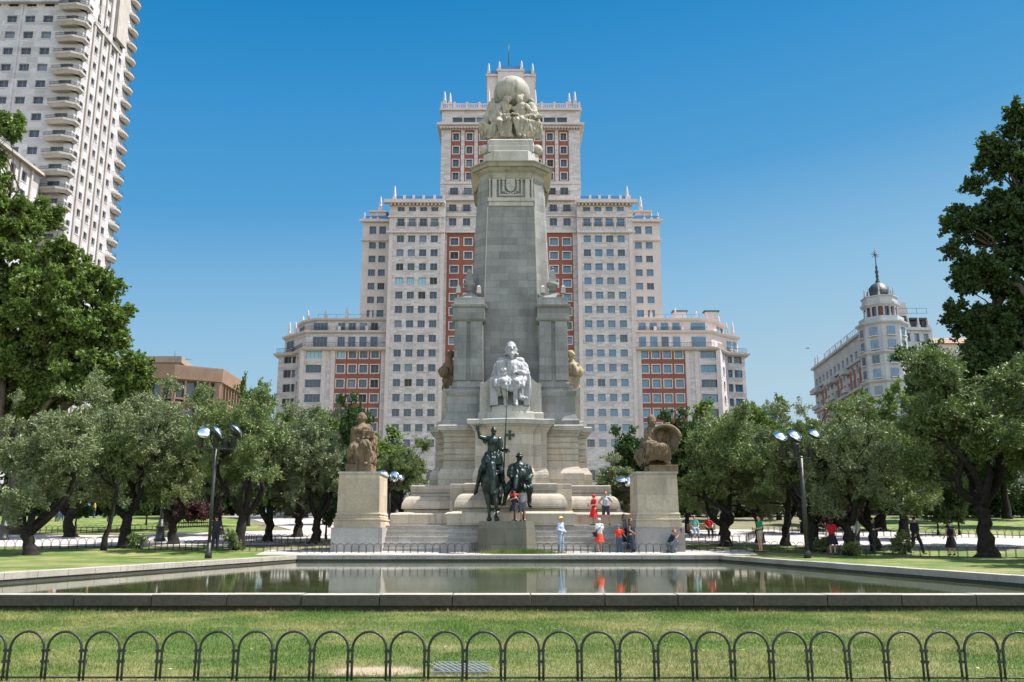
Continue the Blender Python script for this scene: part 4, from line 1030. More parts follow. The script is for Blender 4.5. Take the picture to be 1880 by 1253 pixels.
# lower cream annex in front of it
ax0 = P(77, 322, YR - 1).x; az = zz(322, YR - 1)
anx = thing('cream_building', (ax0 - 10, 130, gz(130)), 'cream building with projecting roof edge, below the tower behind the left plane tree', 'building')
wall = MB(); cs = [(1.6 + i * 3.6, 3.2 + i * 3.6) for i in range(8)]; rw = [(az - 3.5 - 3.4 * k, az - 1.6 - 3.4 * k) for k in range(12)][::-1]
facade(wall, (ax0, 118), su_, 32.5, gz(130), az - .5, cs, rw); wall.box(ax0 - 25, ax0 - .62, 118, 150.5, gz(130), az - .51)
trim = MB(); trim.box(ax0 - 25, ax0 + .9, 117.4, 150.6, az - .498, az)
for i in range(9): a = .5 + i * 3.6; trim.obox((ax0, 118), su_, a, a + .5, -.35, -.003, gz(130), az - .5)
wall.build('wall', M['tower'], anx); trim.build('roof_edge', M['towertrim'], anx); place_windows(anx, wlist((ax0, 118), su_, cs, rw[::-1], 2, 'glassL'), 24)

# ---------------------------------------------------------------- brown office building
YO2 = 150.0
br = thing('office_building', (P(360, 700, YO2).x, YO2, gz(YO2)), 'brown concrete office building with jutting flat roof above the left olive trees', 'building')
a = P(230, 676, YO2 - 4); b = P(322, 672, YO2 - 4); c = P(409, 683, YO2 + 0); d = P(449, 702, YO2 + 14)
z1 = zz(670, YO2 - 4)
plan = [(a.x, a.y), (b.x, b.y), (c.x, c.y), (d.x, d.y), (d.x - 8, YO2 + 30), (a.x, YO2 + 30)]
body = MB(); fas = MB(); gls = MB(); mul = MB()
gls.sweep(plan, [(gz(150), -1.3), (z1 - 1, -1.3)])
zf = z1
fas.sweep(plan, [(zf - 2.6, -.9), (zf - 2.3, 0), (zf - .2, .15), (zf, .15)])
for k in range(1, 6):
    z_ = zf - 2.4 - 4.0 * k; fas.sweep(plan, [(z_ - .5, -.6), (z_, -.1), (z_ + .25, -.1)]); fas.sweep(plan, [(z_ + .7, -.3), (z_ + 1.0, -.3)])
for (p, q) in zip(plan[:4], plan[1:4]):
    p = Vector(p); q = Vector(q); L = (q - p).length; n = max(2, int(L / 1.75)); dd = (q - p) / L
    for i in range(n + 1):
        s_ = p + dd * (L * i / n); mul.obox(tuple(s_), tuple(dd), -.15, .15, .28, 1.25, gz(150), zf - 2.4)
gls.build('glazing', M['glassL'], br); fas.build('roof_slabs', M['brown'], br); mul.build('mullions', M['brown'], br)
ph = MB(); p0 = P(272, 660, YO2 + 2); p1 = P(333, 655, YO2 + 2); p2 = P(357, 668, YO2 + 12)
pp = [(p0.x - 8, p0.y), (p1.x, p1.y), (p2.x, p2.y), (p2.x - 4, YO2 + 24), (p0.x - 8, YO2 + 24)]; zt_ = zz(654.5, YO2 + 2)
ph.sweep(pp, [(zf - .1, -.6), (zt_ - 1.1, -.6)], 0); ph.sweep(pp, [(zt_ - 1.1, .1), (zt_, .1)], 0); ph.box(p0.x + .5, p0.x + 3.2, p0.y + .45, p0.y + .7, zf + .35, zf + .75, 1); ph.box(p0.x + 4.6, p0.x + 7.2, p0.y + .45, p0.y + .7, zf + .35, zf + .75, 1)
ph.build('penthouse', [M['browng'], M['glassL']], br)
an = MB(); q = P(322, 640, YO2 + 6); an.tube([(q.x, q.y, zt_), (q.x, q.y, zt_ + 1.8)], .05, 5); q = P(344, 640, YO2 + 8); an.tube([(q.x, q.y, zt_ - 1), (q.x, q.y, zt_ + .8)], .05, 5); an.tube([(q.x - .9, q.y, zt_ + .7), (q.x + .9, q.y, zt_ + .6)], .04, 5); an.build('antennas', M['rail'], br)

# ---------------------------------------------------------------- pale building with a dark dome on the right
YD = 170.0
dm = thing('domed_building', (P(1612, 700, YD).x, YD, gz(YD)), 'pale ornate building with a dark domed corner turret and spire at the right', 'building')
wall = MB(); trim = MB(); red = MB(); rl = MB(); wl = []
dc = P(1621, 600, YD + 5); hw = 5.0
zr = zz(592, YD); zg_ = gz(YD)
# polygonal corner tower
def ngon(cx, cy, r, n, ph=0): return [(cx + r * math.cos(2 * math.pi * k / n + ph), cy + r * math.sin(2 * math.pi * k / n + ph)) for k in range(n)]
tp = ngon(dc.x, YD + 5.6, 4.5, 8, math.pi / 8)
wall.sweep(tp, [(zg_, 0), (zz(586, YD), 0)])
fh = (zz(600, YD) - zz(700, YD)) / 4
for z_ in (zz(586, YD), zz(641, YD), zz(694, YD), zz(742, YD)): trim.sweep(tp, [(z_ - .6, .04), (z_ - .2, .5), (z_ + .1, .55), (z_ + .11, .05)])
for k in range(8):
    a_ = 2 * math.pi * k / 8; nx, ny = math.cos(a_), math.sin(a_)
    if ny > .3: continue
    apo = 4.5 * math.cos(math.pi / 8); rz = math.atan2(ny, nx) + math.pi / 2
    for py in (603, 628, 655, 681, 713, 740, 767):
        z_ = zz(py, YD); rec = apo + .11
        wl.append((dc.x + nx * rec, YD + 5.6 + ny * rec, z_ - .95, rz, 1.5, 1.8, 2, 'glassR', False))
# left flank receding
u_l = Vector((.095, 1.0)).normalized(); lx = dc.x - 3.6; ly = YD + 5.4; ztopL = zz(594, YD)
o_l = (lx + u_l.x * 44, ly + u_l.y * 44); ul = (-u_l.x, -u_l.y)
cl = [(1.4 + i * 3.45, 3.0 + i * 3.45) for i in range(12)]
rl_ = sorted([(zz(p, YD) - .95, zz(p, YD) + .85) for p in (630, 656, 682, 714, 741, 768)])
rl_ = [r for r in rl_ if r[1] < ztopL]
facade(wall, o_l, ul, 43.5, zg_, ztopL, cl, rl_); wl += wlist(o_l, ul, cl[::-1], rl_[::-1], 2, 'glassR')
n_l = (-ul[1], ul[0])
for z_ in (ztopL, zz(641, YD), zz(694, YD), zz(742, YD)): trim.obox(o_l, ul, -.3, 43, -.6, -.003, z_ - .5, z_ + .05)
for i in (2, 6, 9, 11): r2_ = MB(); r2_.obox(o_l, ul, cl[i][0] - 1.2, cl[i][0] - .1, -.12, -.002, zz(740, YD), zz(655, YD)); r2_.obox(o_l, ul, cl[i][0] - .1, cl[i][1] + .1, -.12, -.002, zz(700, YD) - .3, zz(700, YD) + .3); r2_.obox(o_l, ul, cl[i][1] + .1, cl[i][1] + 1.2, -.12, -.002, zz(740, YD), zz(655, YD)); r2_.build('brick_panel', M['brick'], dm)
for i in (0, 1, 4, 5, 8): trim.obox(o_l, ul, cl[i][0] - .6, cl[i][1] + .6, -1.3, -.003, zz(694, YD) + .1, zz(694, YD) + 1.0); trim.obox(o_l, ul, cl[i][0] - .6, cl[i][1] + .6, -1.5, -.004, zz(657, YD), zz(657, YD) + 1.1)
wall.add([(lx, ly, zg_), (lx + 8, ly, zg_), (lx + 10, ly + 44, zg_), (o_l[0] + .7, o_l[1], zg_), (lx + .7, ly, ztopL - .01), (lx + 8, ly, ztopL - .01), (lx + 10, ly + 44, ztopL - .01), (o_l[0] + .7, o_l[1], ztopL - .01)], [(4, 5, 6, 7), (0, 1, 5, 4), (1, 2, 6, 5), (2, 3, 7, 6)])
railing(rl, (o_l[0] + 1.2, o_l[1]), ul, 8, 40, ztopL, 2.6, gap=1.2); rl.obox((o_l[0] + 1.6, o_l[1]), ul, 33, 41, 0, 3, ztopL + 2.7, ztopL + 3.0); rl.obox((o_l[0] + 1.8, o_l[1]), ul, 14, 38, .2, 2.4, ztopL + .3, ztopL + 1.3)
for q in (.5, 3.4): pinnacle(trim, o_l[0] - u_l.x * q + .5, o_l[1] - u_l.y * q, ztopL, 3.2, .4)
for q in (10, 15, 20, 25, 30): pinnacle(trim, o_l[0] - u_l.x * q + .5, o_l[1] - u_l.y * q, ztopL, 2.4, .4)
# right flank
zrt = zz(592, YD); u_r = (.985, .17); o_r = (dc.x + 3.7, YD + 4.6)
cr_ = [(.5 + i * 2.05, 1.6 + i * 2.05) for i in range(3)]; rr_ = sorted([(zz(p, YD) - .9, zz(p, YD) + .9) for p in (610, 636, 662, 688, 715, 742)])
facade(wall, o_r, u_r, 6.6, zg_, zrt, cr_, rr_); wl = wlist(o_r, u_r, cr_, rr_[::-1], 2, 'glassR') + wl
wall.box(dc.x + 3.9, dc.x + 9.6, YD + 6.4, YD + 16, zg_, zrt - .01)
trim.obox(o_r, u_r, -.2, 6.3, -.5, -.003, zrt - .5, zrt + .1); trim.obox(o_r, u_r, -.2, 6.3, -.4, -.003, zz(641, YD) - .5, zz(641, YD)); trim.obox(o_r, u_r, .3, 6.3, -1.1, -.004, zz(703, YD), zz(703, YD) + 1.1)
red.box(dc.x + 4.6, dc.x + 12.0, YD + 7, YD + 7.2, zrt + .1, zz(560, YD + 6)) if False else None
wall.box(dc.x + 1.5, dc.x + 6.9, YD + 9, YD + 14, zrt, zz(556, YD + 9), 1)
railing(rl, (dc.x + 3.4, YD + 5.5), U, 0, 6, zrt + 3.1, 1.2, gap=1.8); rl.box(dc.x + 3.4, dc.x + 5.6, YD + 6.5, YD + 9, zrt, zrt + 2.9); rl.box(dc.x + 6.2, dc.x + 8.2, YD + 6.5, YD + 9, zrt + .2, zrt + 1.7); rl.box(dc.x + 6.0, dc.x + 9.6, YD + 6.0, YD + 8, zrt + 2.0, zrt + 2.4); rl.box(dc.x + 8.6, dc.x + 9.8, YD + 6.4, YD + 8, zrt + .6, zrt + 1.9)
for q in (1.6, 3.8, 5.9): pinnacle(trim, o_r[0] + q, o_r[1] + q * .17 + .4, zrt, 2.6, .4)
# lower projecting wing at right with balustrade
lo = P(1700, 740, YD - 3); wall.box(dc.x + 4.5, dc.x + 20, YD + 2.0, YD + 12, zg_, zz(713, YD)); balustrade(trim, (dc.x + 4.5, YD + 1.9), U, 0, 15, zz(713, YD) + .002, 1.5)
for px in (1684, 1700): x = P(px, 735, YD + 2).x; wl.append((x, YD + 1.92, zz(749, YD + 2), 0, 2.4, 2.9, 2, 'glassL', False))
# belvedere
zb0 = zz(586, YD); zb1 = zz(556, YD); zb2 = zz(546, YD)
bp = ngon(dc.x, YD + 5.6, 3.3, 8, math.pi / 8)
trim.sweep(tp, [(zb0 + .12, -.2), (zb0 + 1.2, -.2)])
red.sweep(ngon(dc.x, YD + 5.6, 2.75, 8, math.pi / 8), [(zb0, 0), (zb1 + .1, 0)])
for k in range(16):
    a_ = 2 * math.pi * k / 16; r_ = 3.15; 
    if k % 2: 
        wl.append((dc.x + math.cos(a_ + math.pi / 16) * 0, YD + 5.6, zb0, 0, .01, .01, 1, 'glassL', False)) if False else None
    trim.lathe((dc.x + r_ * math.cos(a_ + .2), YD + 5.6 + r_ * math.sin(a_ + .2), zb0), [(.28, 0), (.20, .4), (.17, zb1 - zb0 - .3), (.26, zb1 - zb0)], 8)
for k in range(8):
    a_ = 2 * math.pi * k / 8; nx, ny = math.cos(a_), math.sin(a_)
    if ny > .3: continue
    rz = math.atan2(ny, nx) + math.pi / 2; rec = 2.75 * math.cos(math.pi / 8) + .12
    wl.append((dc.x + nx * rec, YD + 5.6 + ny * rec, zb0 + .5, rz, 1.1, 2.6, 1, 'glassL', False))
trim.sweep(bp, [(zb1, .0), (zb1 + .5, .45), (zb1 + .9, .5), (zb1 + .91, .1), (zb2 + .9, .1), (zb2 + 1.0, .3), (zb2 + 1.2, .3)])
zdm = zb2 + 1.2
dome = MB(); dr = 2.35; dome.lathe((dc.x, YD + 5.6, zdm), [(dr, 0), (dr * 1.02, .6), (dr * .97, 1.3), (dr * .82, 2.1), (dr * .58, 2.8), (dr * .32, 3.2), (.3, 3.4), (.45, 3.5), (.45, 3.7), (.2, 3.75)], 24)
for k in range(8): a_ = 2 * math.pi * (k + .5) / 8; dome.ball((dc.x + 1.85 * math.cos(a_), YD + 5.6 + 1.85 * math.sin(a_), zdm + .9), (.5, .5, 1.0)); pinnacle(trim, dc.x + 2.75 * math.cos(a_), YD + 5.6 + 2.75 * math.sin(a_), zdm - .1, 2.4, .24)
spz = zdm + 3.7; zsp = zz(447, YD + 5.6)
sp = MB(); H_ = zsp - spz
sp.lathe((dc.x, YD + 5.6, spz), [(.40, 0), (.22, .5), (.34, 1.0), (.22, 1.5), (.40, 2.0), (.20, 2.4), (.26, 3.0), (.13, H_ * .42), (.07, H_ * .6), (.04, H_)], 8)
zst = spz + H_ * .70
for k in range(5): a_ = math.pi * k / 5; sp.tube([(dc.x - .85 * math.cos(a_), YD + 5.6, zst - .85 * math.sin(a_)), (dc.x + .85 * math.cos(a_), YD + 5.6, zst + .85 * math.sin(a_))], .05, 4)
sp.ball((dc.x, YD + 5.6, zst), .25)
wall.build('wall', [M['pale'], M['creamt']], dm); trim.build('cornices', M['pale'], dm); red.build('brick_drum', M['brick'], dm); rl.build('roof_railing', M['rail'], dm)
dome.build('dome', M['slate'], dm); sp.build('spire', M['slate'], dm); place_windows(dm, wl, 90)
# small red roof behind the right plane tree
rr0 = P(1722, 625, 200); rb = thing('distant_house', (rr0.x + 6, 200, gz(200)), 'small distant house with a pinkish tiled roof right of the domed building', 'building')
mb = MB(); mb.box(rr0.x - 4, rr0.x + 16, 200, 214, gz(200), zz(632, 200)); mb.build('wall', M['creamt'], rb)
mb = MB(); z_ = zz(632, 200); mb.add([(rr0.x - 5, 199, z_), (rr0.x + 17, 199, z_), (rr0.x + 17, 215, z_), (rr0.x - 5, 215, z_), (rr0.x - 1, 207, z_ + 3), (rr0.x + 13, 207, z_ + 3)], [(0, 1, 5, 4), (1, 2, 5), (2, 3, 4, 5), (3, 0, 4), (3, 2, 1, 0)]); mb.build('roof', M['brown'], rb)
# glazed pavilion under the right trees
gv = at(1690, 100); pv = thing('glazed_pavilion', gv, 'low glazed pavilion in deep shade behind the right trees', 'building')
mb = MB(); mb.box(gv.x - 4, gv.x + 14, 100, 108, gv.z, gv.z + 6.5); mb.build('glazing', M['glassL'], pv)
mb = MB(); mb.box(gv.x - 5, gv.x + 15, 99.2, 109, gv.z + 6.502, gv.z + 7.1)
for k in range(8): mb.box(gv.x - 4.2 + k * 2.55, gv.x - 3.9 + k * 2.55, 99.7, 99.99, gv.z, gv.z + 6.5)
mb.build('roof_and_posts', M['browng'], pv)
# ---------------------------------------------------------------- the monument
YM0 = 54.2                                           # centre of the tower in depth
mc = P(938, 700, 51).x
mon = thing('monument', (mc, 50, gz(50)), 'tall grey stone monument tower with buttresses, moulded base and wide steps', 'monument')
def sym(pts): return [(mc + x, y) for x, y in pts]
PT = 1.75                                            # platform level
xl, xrr = P(698, 990, 46.6).x, P(1170, 990, 46.6).x
st = MB(); g46 = .34
rz_ = (PT - g46) / 5
for i in range(5):
    y0 = 46.0 + .40 * i
    st.box(xl - .0, xrr + .0, y0, y0 + (.398 if i < 4 else 14.5), g46 - .3, g46 + rz_ * (i + 1) - .0)
st.build('steps', M['step'], mon, bevel=.012)
def hw(px, py, Y): return abs(P(938 + px, py, Y).x - mc)
# base: side mass
z_ = lambda py, Y: zz(py, Y)
S0 = hw(181, 895, 50.0)
plan = sym([(-S0, 50.2), (S0, 50.2), (S0, 58.0), (-S0, 58.0)])
zp = z_(945, 49.1); 
b = MB()
zt0 = z_(942, 49.4); zA = z_(936, 49.5); zB = z_(911, 49.7); zC = z_(905, 50); zD = z_(893, 50.2)
tor = [(zA, .34), (zA + .03, .46)] + [(zA + .05 + (zB - zA - .05) * math.sin(math.pi / 2 * k / 10), .08 + .46 * math.cos(math.pi / 2 * k / 10) ** .9) for k in range(11)]
def base_prof(o1): return [(PT + .002, o1), (zp, o1), (zp + .06, o1 - .06), (zt0 + .05, .42), (zA - .02, .38)] + [(zA, .30)] + tor + [(zB + .02, .12), (zC - .03, .06), (zC, .0), (zC + .002, .10), (zC + .04, .10), (zD - .0, .10), (zD + .04, .02)]
b.sweep(plan, base_prof(1.08), smooth=False)
b.build('side_base', M['monw'], mon)
# centre block with piers, and its torus in front
C0 = hw(111, 900, 48.9)
b = MB(); b.sweep(sym([(-C0, 48.95), (C0, 48.95), (C0, 50.6), (-C0, 50.6)]), [(PT + .004, .28), (zp + .03, .28), (zp + .08, .18), (zt0 + .1, .02), (zD + .036, .02), (zD + .06, 0)])
b.build('pier_block', M['monw'], mon, bevel=.015)
T0 = hw(86, 915, 48.2)
tor2 = [(zA + .02, .30), (zA + .05, .44)] + [(zA + .07 + (zB - zA) * math.sin(math.pi / 2 * k / 12), -.02 + .52 * math.cos(math.pi / 2 * k / 12) ** .9) for k in range(13)]
b = MB(); b.sweep(sym([(-T0, 48.35), (T0, 48.35), (T0, 48.9), (-T0, 48.9)]), [(PT + .006, .85), (zp + .02, .85), (zp + .07, .78), (zt0 + .08, .40), (zA, .32)] + tor2 + [(zB + .06, -.05), (zC + .03, -.08), (zC + .05, .0), (zD + .01, .0), (zD + .08, -.04)])
b.build('front_torus', M['monw'], mon)
# rusticated pedestal
zE = z_(888, 51); zF = z_(866, 51); zG = z_(857, 51.2); zH = z_(801, 51); zI = z_(779, 50.7)
zD2 = zD + .04
def rust(mb, plan, z0, z1, n, dep=.05):
    pr = [(z0, .0)]
    h = (z1 - z0) / n
    for k in range(n):
        a, c = z0 + h * k, z0 + h * (k + 1)
        pr += [(a + .04, 0), (c - .04, 0), (c - .03, -dep), (c + .03 if k < n - 1 else c, -dep)]
        if k < n - 1: pr += [(c + .04, 0)]
    mb.sweep(plan, pr)
def corn(z0, z1, p=1.0): h = z1 - z0; return [(z0, 0), (z0 + h * .15, .05 * p), (z0 + h * .3, .06 * p), (z0 + h * .32, .12 * p), (z0 + h * .5, .20 * p), (z0 + h * .52, .30 * p), (z0 + h * .93, .33 * p), (z0 + h, .27 * p)]
R0 = hw(124, 830, 51.2); R1 = hw(139, 830, 52.4)
pl0 = sym([(-R1, 52.4), (-R0, 52.4), (-R0, 51.3), (R0, 51.3), (R0, 52.4), (R1, 52.4), (R1, 56.6), (-R1, 56.6)])
b = MB(); b.sweep(pl0, [(zD2 - .02, .28), (zF - .1, .28), (zF, .22), (zG, .03), (zG + .002, 0)], cap=True)
rust(b, pl0, zG + .003, zH, 5); b.build('rusticated_pedestal', M['monw'], mon)
b = MB(); b.sweep(pl0, [(z + .002, o) for z, o in corn(zH, zI)]); b.build('pedestal_cornice', M['monsm'], mon)
# centre bay of the pedestal with bowed cornice
B0 = hw(66, 830, 50.0)
def bow(w, y, d, n=8): return [(-w, y + .12), (-w * .62, y + .12), (-w * .62, y)] + [(-w * .62 + w * 1.24 * k / n, y - d * math.sin(math.pi * k / n)) for k in range(1, n)] + [(w * .62, y), (w * .62, y + .12), (w, y + .12)]
zHc = z_(790, 49.9)
cb = sym(bow(B0, 49.95, .28) + [(B0, 51.5), (-B0, 51.5)])
b = MB(); b.sweep(cb, [(zD2 + .03, .12), (zF - .25, .12), (zF - .1, .08), (zF + .1, 0), (zHc - .15, 0), (zHc, .10)]); b.build('centre_bay', M['monw'], mon)
zI2 = z_(772, 49.9)
b = MB(); b.sweep(cb, [(z, o + .10) for z, o in corn(zHc, zI2 + .05, 1.1)]); b.build('centre_cornice', M['monsm'], mon)
# small bronze cross on the centre bay
c = P(936, 799, 49.62); b = MB()
for a in range(4):
    r = Matrix.Rotation(a * math.pi / 2, 3, 'Y'); vs = [c + r @ V(x, y, z) for x, y, z in [(-.03, -.03, 0), (.03, -.03, 0), (.09, -.03, .26), (-.09, -.03, .26), (-.03, .03, 0), (.03, .03, 0), (.09, .03, .26), (-.09, .03, .26)]]
    b.add(vs, [(0, 1, 2, 3), (4, 7, 6, 5), (0, 4, 5, 1), (1, 5, 6, 2), (2, 6, 7, 3), (3, 7, 4, 0)])
b.box(c.x - .05, c.x + .05, c.y - .036, c.y + .036, c.z - .05, c.z + .05); b.build('bronze_cross', M['bronze'], mon)
# upper pedestals under the buttresses
YT1 = 51.5
zJ = z_(776, YT1); zK = z_(722, YT1); zL = z_(711, YT1); zM = z_(588, YT1); zN = z_(563, YT1); zO = z_(537, YT1); zP = z_(523, YT1)
for s in (-1, 1):
    xa, xb = hw(55, 740, YT1), hw(118, 740, YT1)
    q = [(xa, YT1), (xb, YT1), (xb, 55.2), (xa, 55.2)] if s > 0 else [(-xb, YT1), (-xa, YT1), (-xa, 55.2), (-xb, 55.2)]
    b = MB(); b.sweep(sym(q), [(zI, .22), (zJ + .1, .22), (zJ + .2, .12), (zJ + .5, .02), (zK - .2, .0), (zK, .08), (zK + .12, .10), (zK + .14, -.08), (zL + .1, -.12)]); b.build('buttress_pedestal', M['mon'], mon, bevel=.01)
    xa, xb = hw(50.5, 650, YT1), hw(106, 650, YT1)
    q = [(xa, YT1 + .12), (xb, YT1 + .12), (xb, 54.6), (xa, 54.6)] if s > 0 else [(-xb, YT1 + .12), (-xa, YT1 + .12), (-xa, 54.6), (-xb, 54.6)]
    b = MB(); b.sweep(sym(q), [(zL, .05), (zL + .25, .05), (zL + .3, 0), (zM - .1, -.06)])
    # three flat pilaster strips with a narrow recess between
    xm = (xa + xb) / 2 * s + mc; w = (xb - xa) / 2
    for d in (-1, 1):
        b.box(xm + d * w * .53 - w * .40, xm + d * w * .53 + w * .40, YT1 + .03, YT1 + .25, zL + .42, zM - .08)
    b.build('buttress', M['mon'], mon, bevel=.012)
    b = MB(); b.sweep(sym(q), [(zM - .09, .0), (zM + .02, .10), (zM + .12, .14), (zM + .14, .06), (zM + .45, .05), (zN - .08, .06), (zN, .16), (zN + .14, .18), (zN + .15, .02), (zN + .6, -.02), (zN + .62, -.14), (zO - .35, -.16), (zO - .25, -.08), (zO - .2, -.30), (zO + .12, -.62), (zO + .14, -.72), (zO + .35, -.74)])
    b.build('buttress_cap', M['mon'], mon, bevel=.01)
    xf = (861.5 if s < 0 else 1014.5); c = P(xf, 530, YT1 + 1.0); b = MB()
    b.lathe((c.x, c.y, zO + .3), [(.26, 0), (.19, .12), (.25, .22), (.37, .36), (.38, .52), (.30, .56)], 18)
    zf = zO + .3 + .55; zt2 = z_(496, YT1 + 1)
    b.sweep([(c.x - .27, c.y - .27), (c.x + .27, c.y - .27), (c.x + .27, c.y + .27), (c.x - .27, c.y + .27)], [(zf, 0), (zt2 - .1, -.14), (zt2 + .08, -.26)])
    if s > 0: b.ball((c.x, c.y, zt2 + .12), .09)
    b.build('obelisk_finial', M['mon'], mon)
    for dx in (-1, 1):
        x = c.x + dx * .62; b2 = MB(); b2.sweep([(x - .14, YT1 + .3), (x + .14, YT1 + .3), (x + .14, YT1 + .7), (x - .14, YT1 + .7)], [(zO + .05, 0), (zO + .45, -.03), (zO + .55, -.1)]); b2.build('corner_block', M['monsm'], mon)
    # sloping parapet wings beside the seated figure
    x0, x1 = (881, 902) if s < 0 else (972, 994)
    a = P(x0, 704, 50.9); c = P(x1, 692, 50.9); zz_b = zI + .1
    xs_ = [a.x, c.x]; hs_ = [a.z, c.z] if s < 0 else [z_(692, 50.9), z_(704, 50.9)]
    b = MB(); n = 8; pts = []
    for k in range(n + 1):
        f = k / n; g = f if s < 0 else 1 - f; zt3 = z_(704.5, 50.9) + (z_(691, 50.9) - z_(704.5, 50.9)) * (0 if g < .15 else ((g - .15) / .85) ** 1.5); pts.append((a.x + (c.x - a.x) * f, zt3))
    vs = [(x, 50.9, zz_b) for x, _ in pts] + [(x, 50.9, z) for x, z in pts] + [(x, 52.2, zz_b) for x, _ in pts] + [(x, 52.2, z) for x, z in pts]; m1 = n + 1
    fs = []
    for k in range(n): fs += [(k, k + 1, m1 + k + 1, m1 + k), (m1 + k, m1 + k + 1, 3 * m1 + k + 1, 3 * m1 + k), (2 * m1 + k + 1, 2 * m1 + k, 3 * m1 + k, 3 * m1 + k + 1)]
    fs += [(0, m1, 3 * m1, 2 * m1), (n, 2 * m1 + n, 3 * m1 + n, m1 + n)]
    b.add(vs, fs); b.build('side_wing', M['monsm'], mon)
# plinth of the seated writer, stepped and bowed
W0 = hw(46, 755, 50.2)
b = MB(); b.sweep(sym([(-W0 * 1.32, 50.7), (-W0 * .95, 50.7), (-W0 * .95, 50.45)] + [(-W0 * .6 + W0 * 1.2 * k / 8, 50.25 - .22 * math.sin(math.pi * k / 8)) for k in range(9)] + [(W0 * .95, 50.45), (W0 * .95, 50.7), (W0 * 1.32, 50.7), (W0 * 1.32, 52.2), (-W0 * 1.32, 52.2)]), [(zI2, .0), (z_(757, 50.2), 0), (z_(755, 50.2), -.06)])
WP = hw(36, 748, 50.3); zW = z_(744, 50.3)
b.sweep(sym([(-WP, 50.4)] + [(-WP * .75 + WP * 1.5 * k / 8, 50.3 - .2 * math.sin(math.pi * k / 8)) for k in range(9)] + [(WP, 50.4), (WP, 52.0), (-WP, 52.0)]), [(z_(757, 50.2), 0), (zW - .1, -.02), (zW, -.10)])
b.build('writer_plinth', M['monsm'], mon)
# shaft
YS = 52.5
def shaft_ring(fw, ow, y0, y1, nx=.0): return [(-fw, y0), (fw, y0), (fw + .14, y0 + .16), (ow - .10, y0 + .55), (ow, y0 + .75), (ow, y1 - .75), (fw, y1), (-fw, y1), (-ow, y1 - .75), (-ow, y0 + .75), (-ow + .10, y0 + .55), (-fw - .14, y0 + .16)]
zs0 = zI; zs1 = z_(326, YS + .15)
fa, oa = hw(50, 600, YS), hw(73, 560, YS + .7); fb, ob_ = hw(42.5, 370, YS + .1), hw(61, 345, YS + .8)
def ring(mb_list, f): return sym(shaft_ring(fa + (fb - fa) * f, oa + (ob_ - oa) * f, YS + .12 * f, 57.4 - .3 * f))
zlev = [0, .25, .5, .75, 1.0]; za0 = z_(560, YS); 
fz = lambda z: (z - za0) / (zs1 - za0)
b = MB(); rs = [ring(None, fz(zs0 + (zs1 - zs0) * k)) for k in zlev]; n = 12
vs = []; 
for k, r in zip(zlev, rs): vs += [(x, y, zs0 + (zs1 - zs0) * k) for x, y in r]
fs = [(i * n + k, i * n + (k + 1) % n, (i + 1) * n + (k + 1) % n, (i + 1) * n + k) for i in range(4) for k in range(n)] + [tuple(4 * n + k for k in range(n))]
b.add(vs, fs); b.build('shaft', M['mon'], mon)
# slightly raised central strips and the frieze with the coat of arms
b = MB()
for s in (-1, 1):                                      # raised edge strips on the front of the shaft
    for q0, q1, z0, z1 in ((.96, 1.0, zI + .3, z_(380, YS)),):
        za_, zb_ = z0, z1; f0, f1 = fz(za_), fz(zb_); w0, w1 = fa + (fb - fa) * f0, fa + (fb - fa) * f1
        x = [mc + s * w0 * q0, mc + s * w0 * q1, mc + s * w1 * q1, mc + s * w1 * q0]; y = [YS + .12 * f0, YS + .12 * f0, YS + .12 * f1, YS + .12 * f1]
        if s < 0: x = [x[1], x[0], x[3], x[2]]
        zq = [za_, za_, zb_, zb_]; v = [(x[i], y[i] - .035, zq[i]) for i in range(4)] + [(x[i], y[i] + .05, zq[i]) for i in range(4)]
        b.add(v, [(0, 1, 2, 3), (0, 4, 5, 1), (1, 5, 6, 2), (2, 6, 7, 3), (3, 7, 4, 0)])
YF_ = YS + .10
b.box(mc - hw(43, 370, YS), mc + hw(43, 370, YS), YF_ - .16, YF_ + .1, z_(370, YS), z_(363.5, YS)); b.box(mc - hw(41, 370, YS), mc + hw(41, 370, YS), YF_ - .09, YF_ + .1, z_(378, YS), z_(370, YS) - .002)
for s in (-1, 1):
    for px, w in ((30.5, .14), (39, .05)): x = mc + s * hw(px, 345, YS); b.box(x - w, x + w, YF_ - .10, YF_ + .1, z_(363.5, YS) + .002, z_(326, YS))
b.build('frieze', M['monsm'], mon, bevel=.01)
b = MB(); cc = P(937.5, 341, YF_ - .05); r_ = lambda x, z, w, h, d=.06: b.box(cc.x + x - w, cc.x + x + w, YF_ - d, YF_ + .1, cc.z + z - h, cc.z + z + h)
r_(0, .64, .74, .05, .09); r_(0, -.64, .74, .05, .09); r_(-.70, 0, .04, .60, .09); r_(.70, 0, .04, .60, .09)
for s in (-1, 1): b.lathe((cc.x + s * .45, YF_ - .02, cc.z - .42), [(.13, 0), (.09, .08), (.08, .62), (.12, .70)], 10); b.ball((cc.x + s * .45, YF_ - .04, cc.z + .42), .12)
vs = []; n = 16
prof = [(-.27, .42), (.27, .42), (.28, .0), (.24, -.2), (.12, -.36), (0, -.42), (-.12, -.36), (-.24, -.2), (-.28, 0)]
v0 = [(cc.x + x, YF_ - .13, cc.z + z) for x, z in prof]; v1 = [(cc.x + x * 1.15, YF_ + .05, cc.z + z * 1.1) for x, z in prof]; m1 = len(prof)
b.add(v0 + v1, [tuple(range(m1))[::-1]] + [(k, (k + 1) % m1, m1 + (k + 1) % m1, m1 + k) for k in range(m1)])
for x, z in ((-.12, .2), (.12, -.02)): b.box(cc.x + x - .09, cc.x + x + .09, YF_ - .16, YF_ - .12, cc.z + z - .09, cc.z + z + .09)
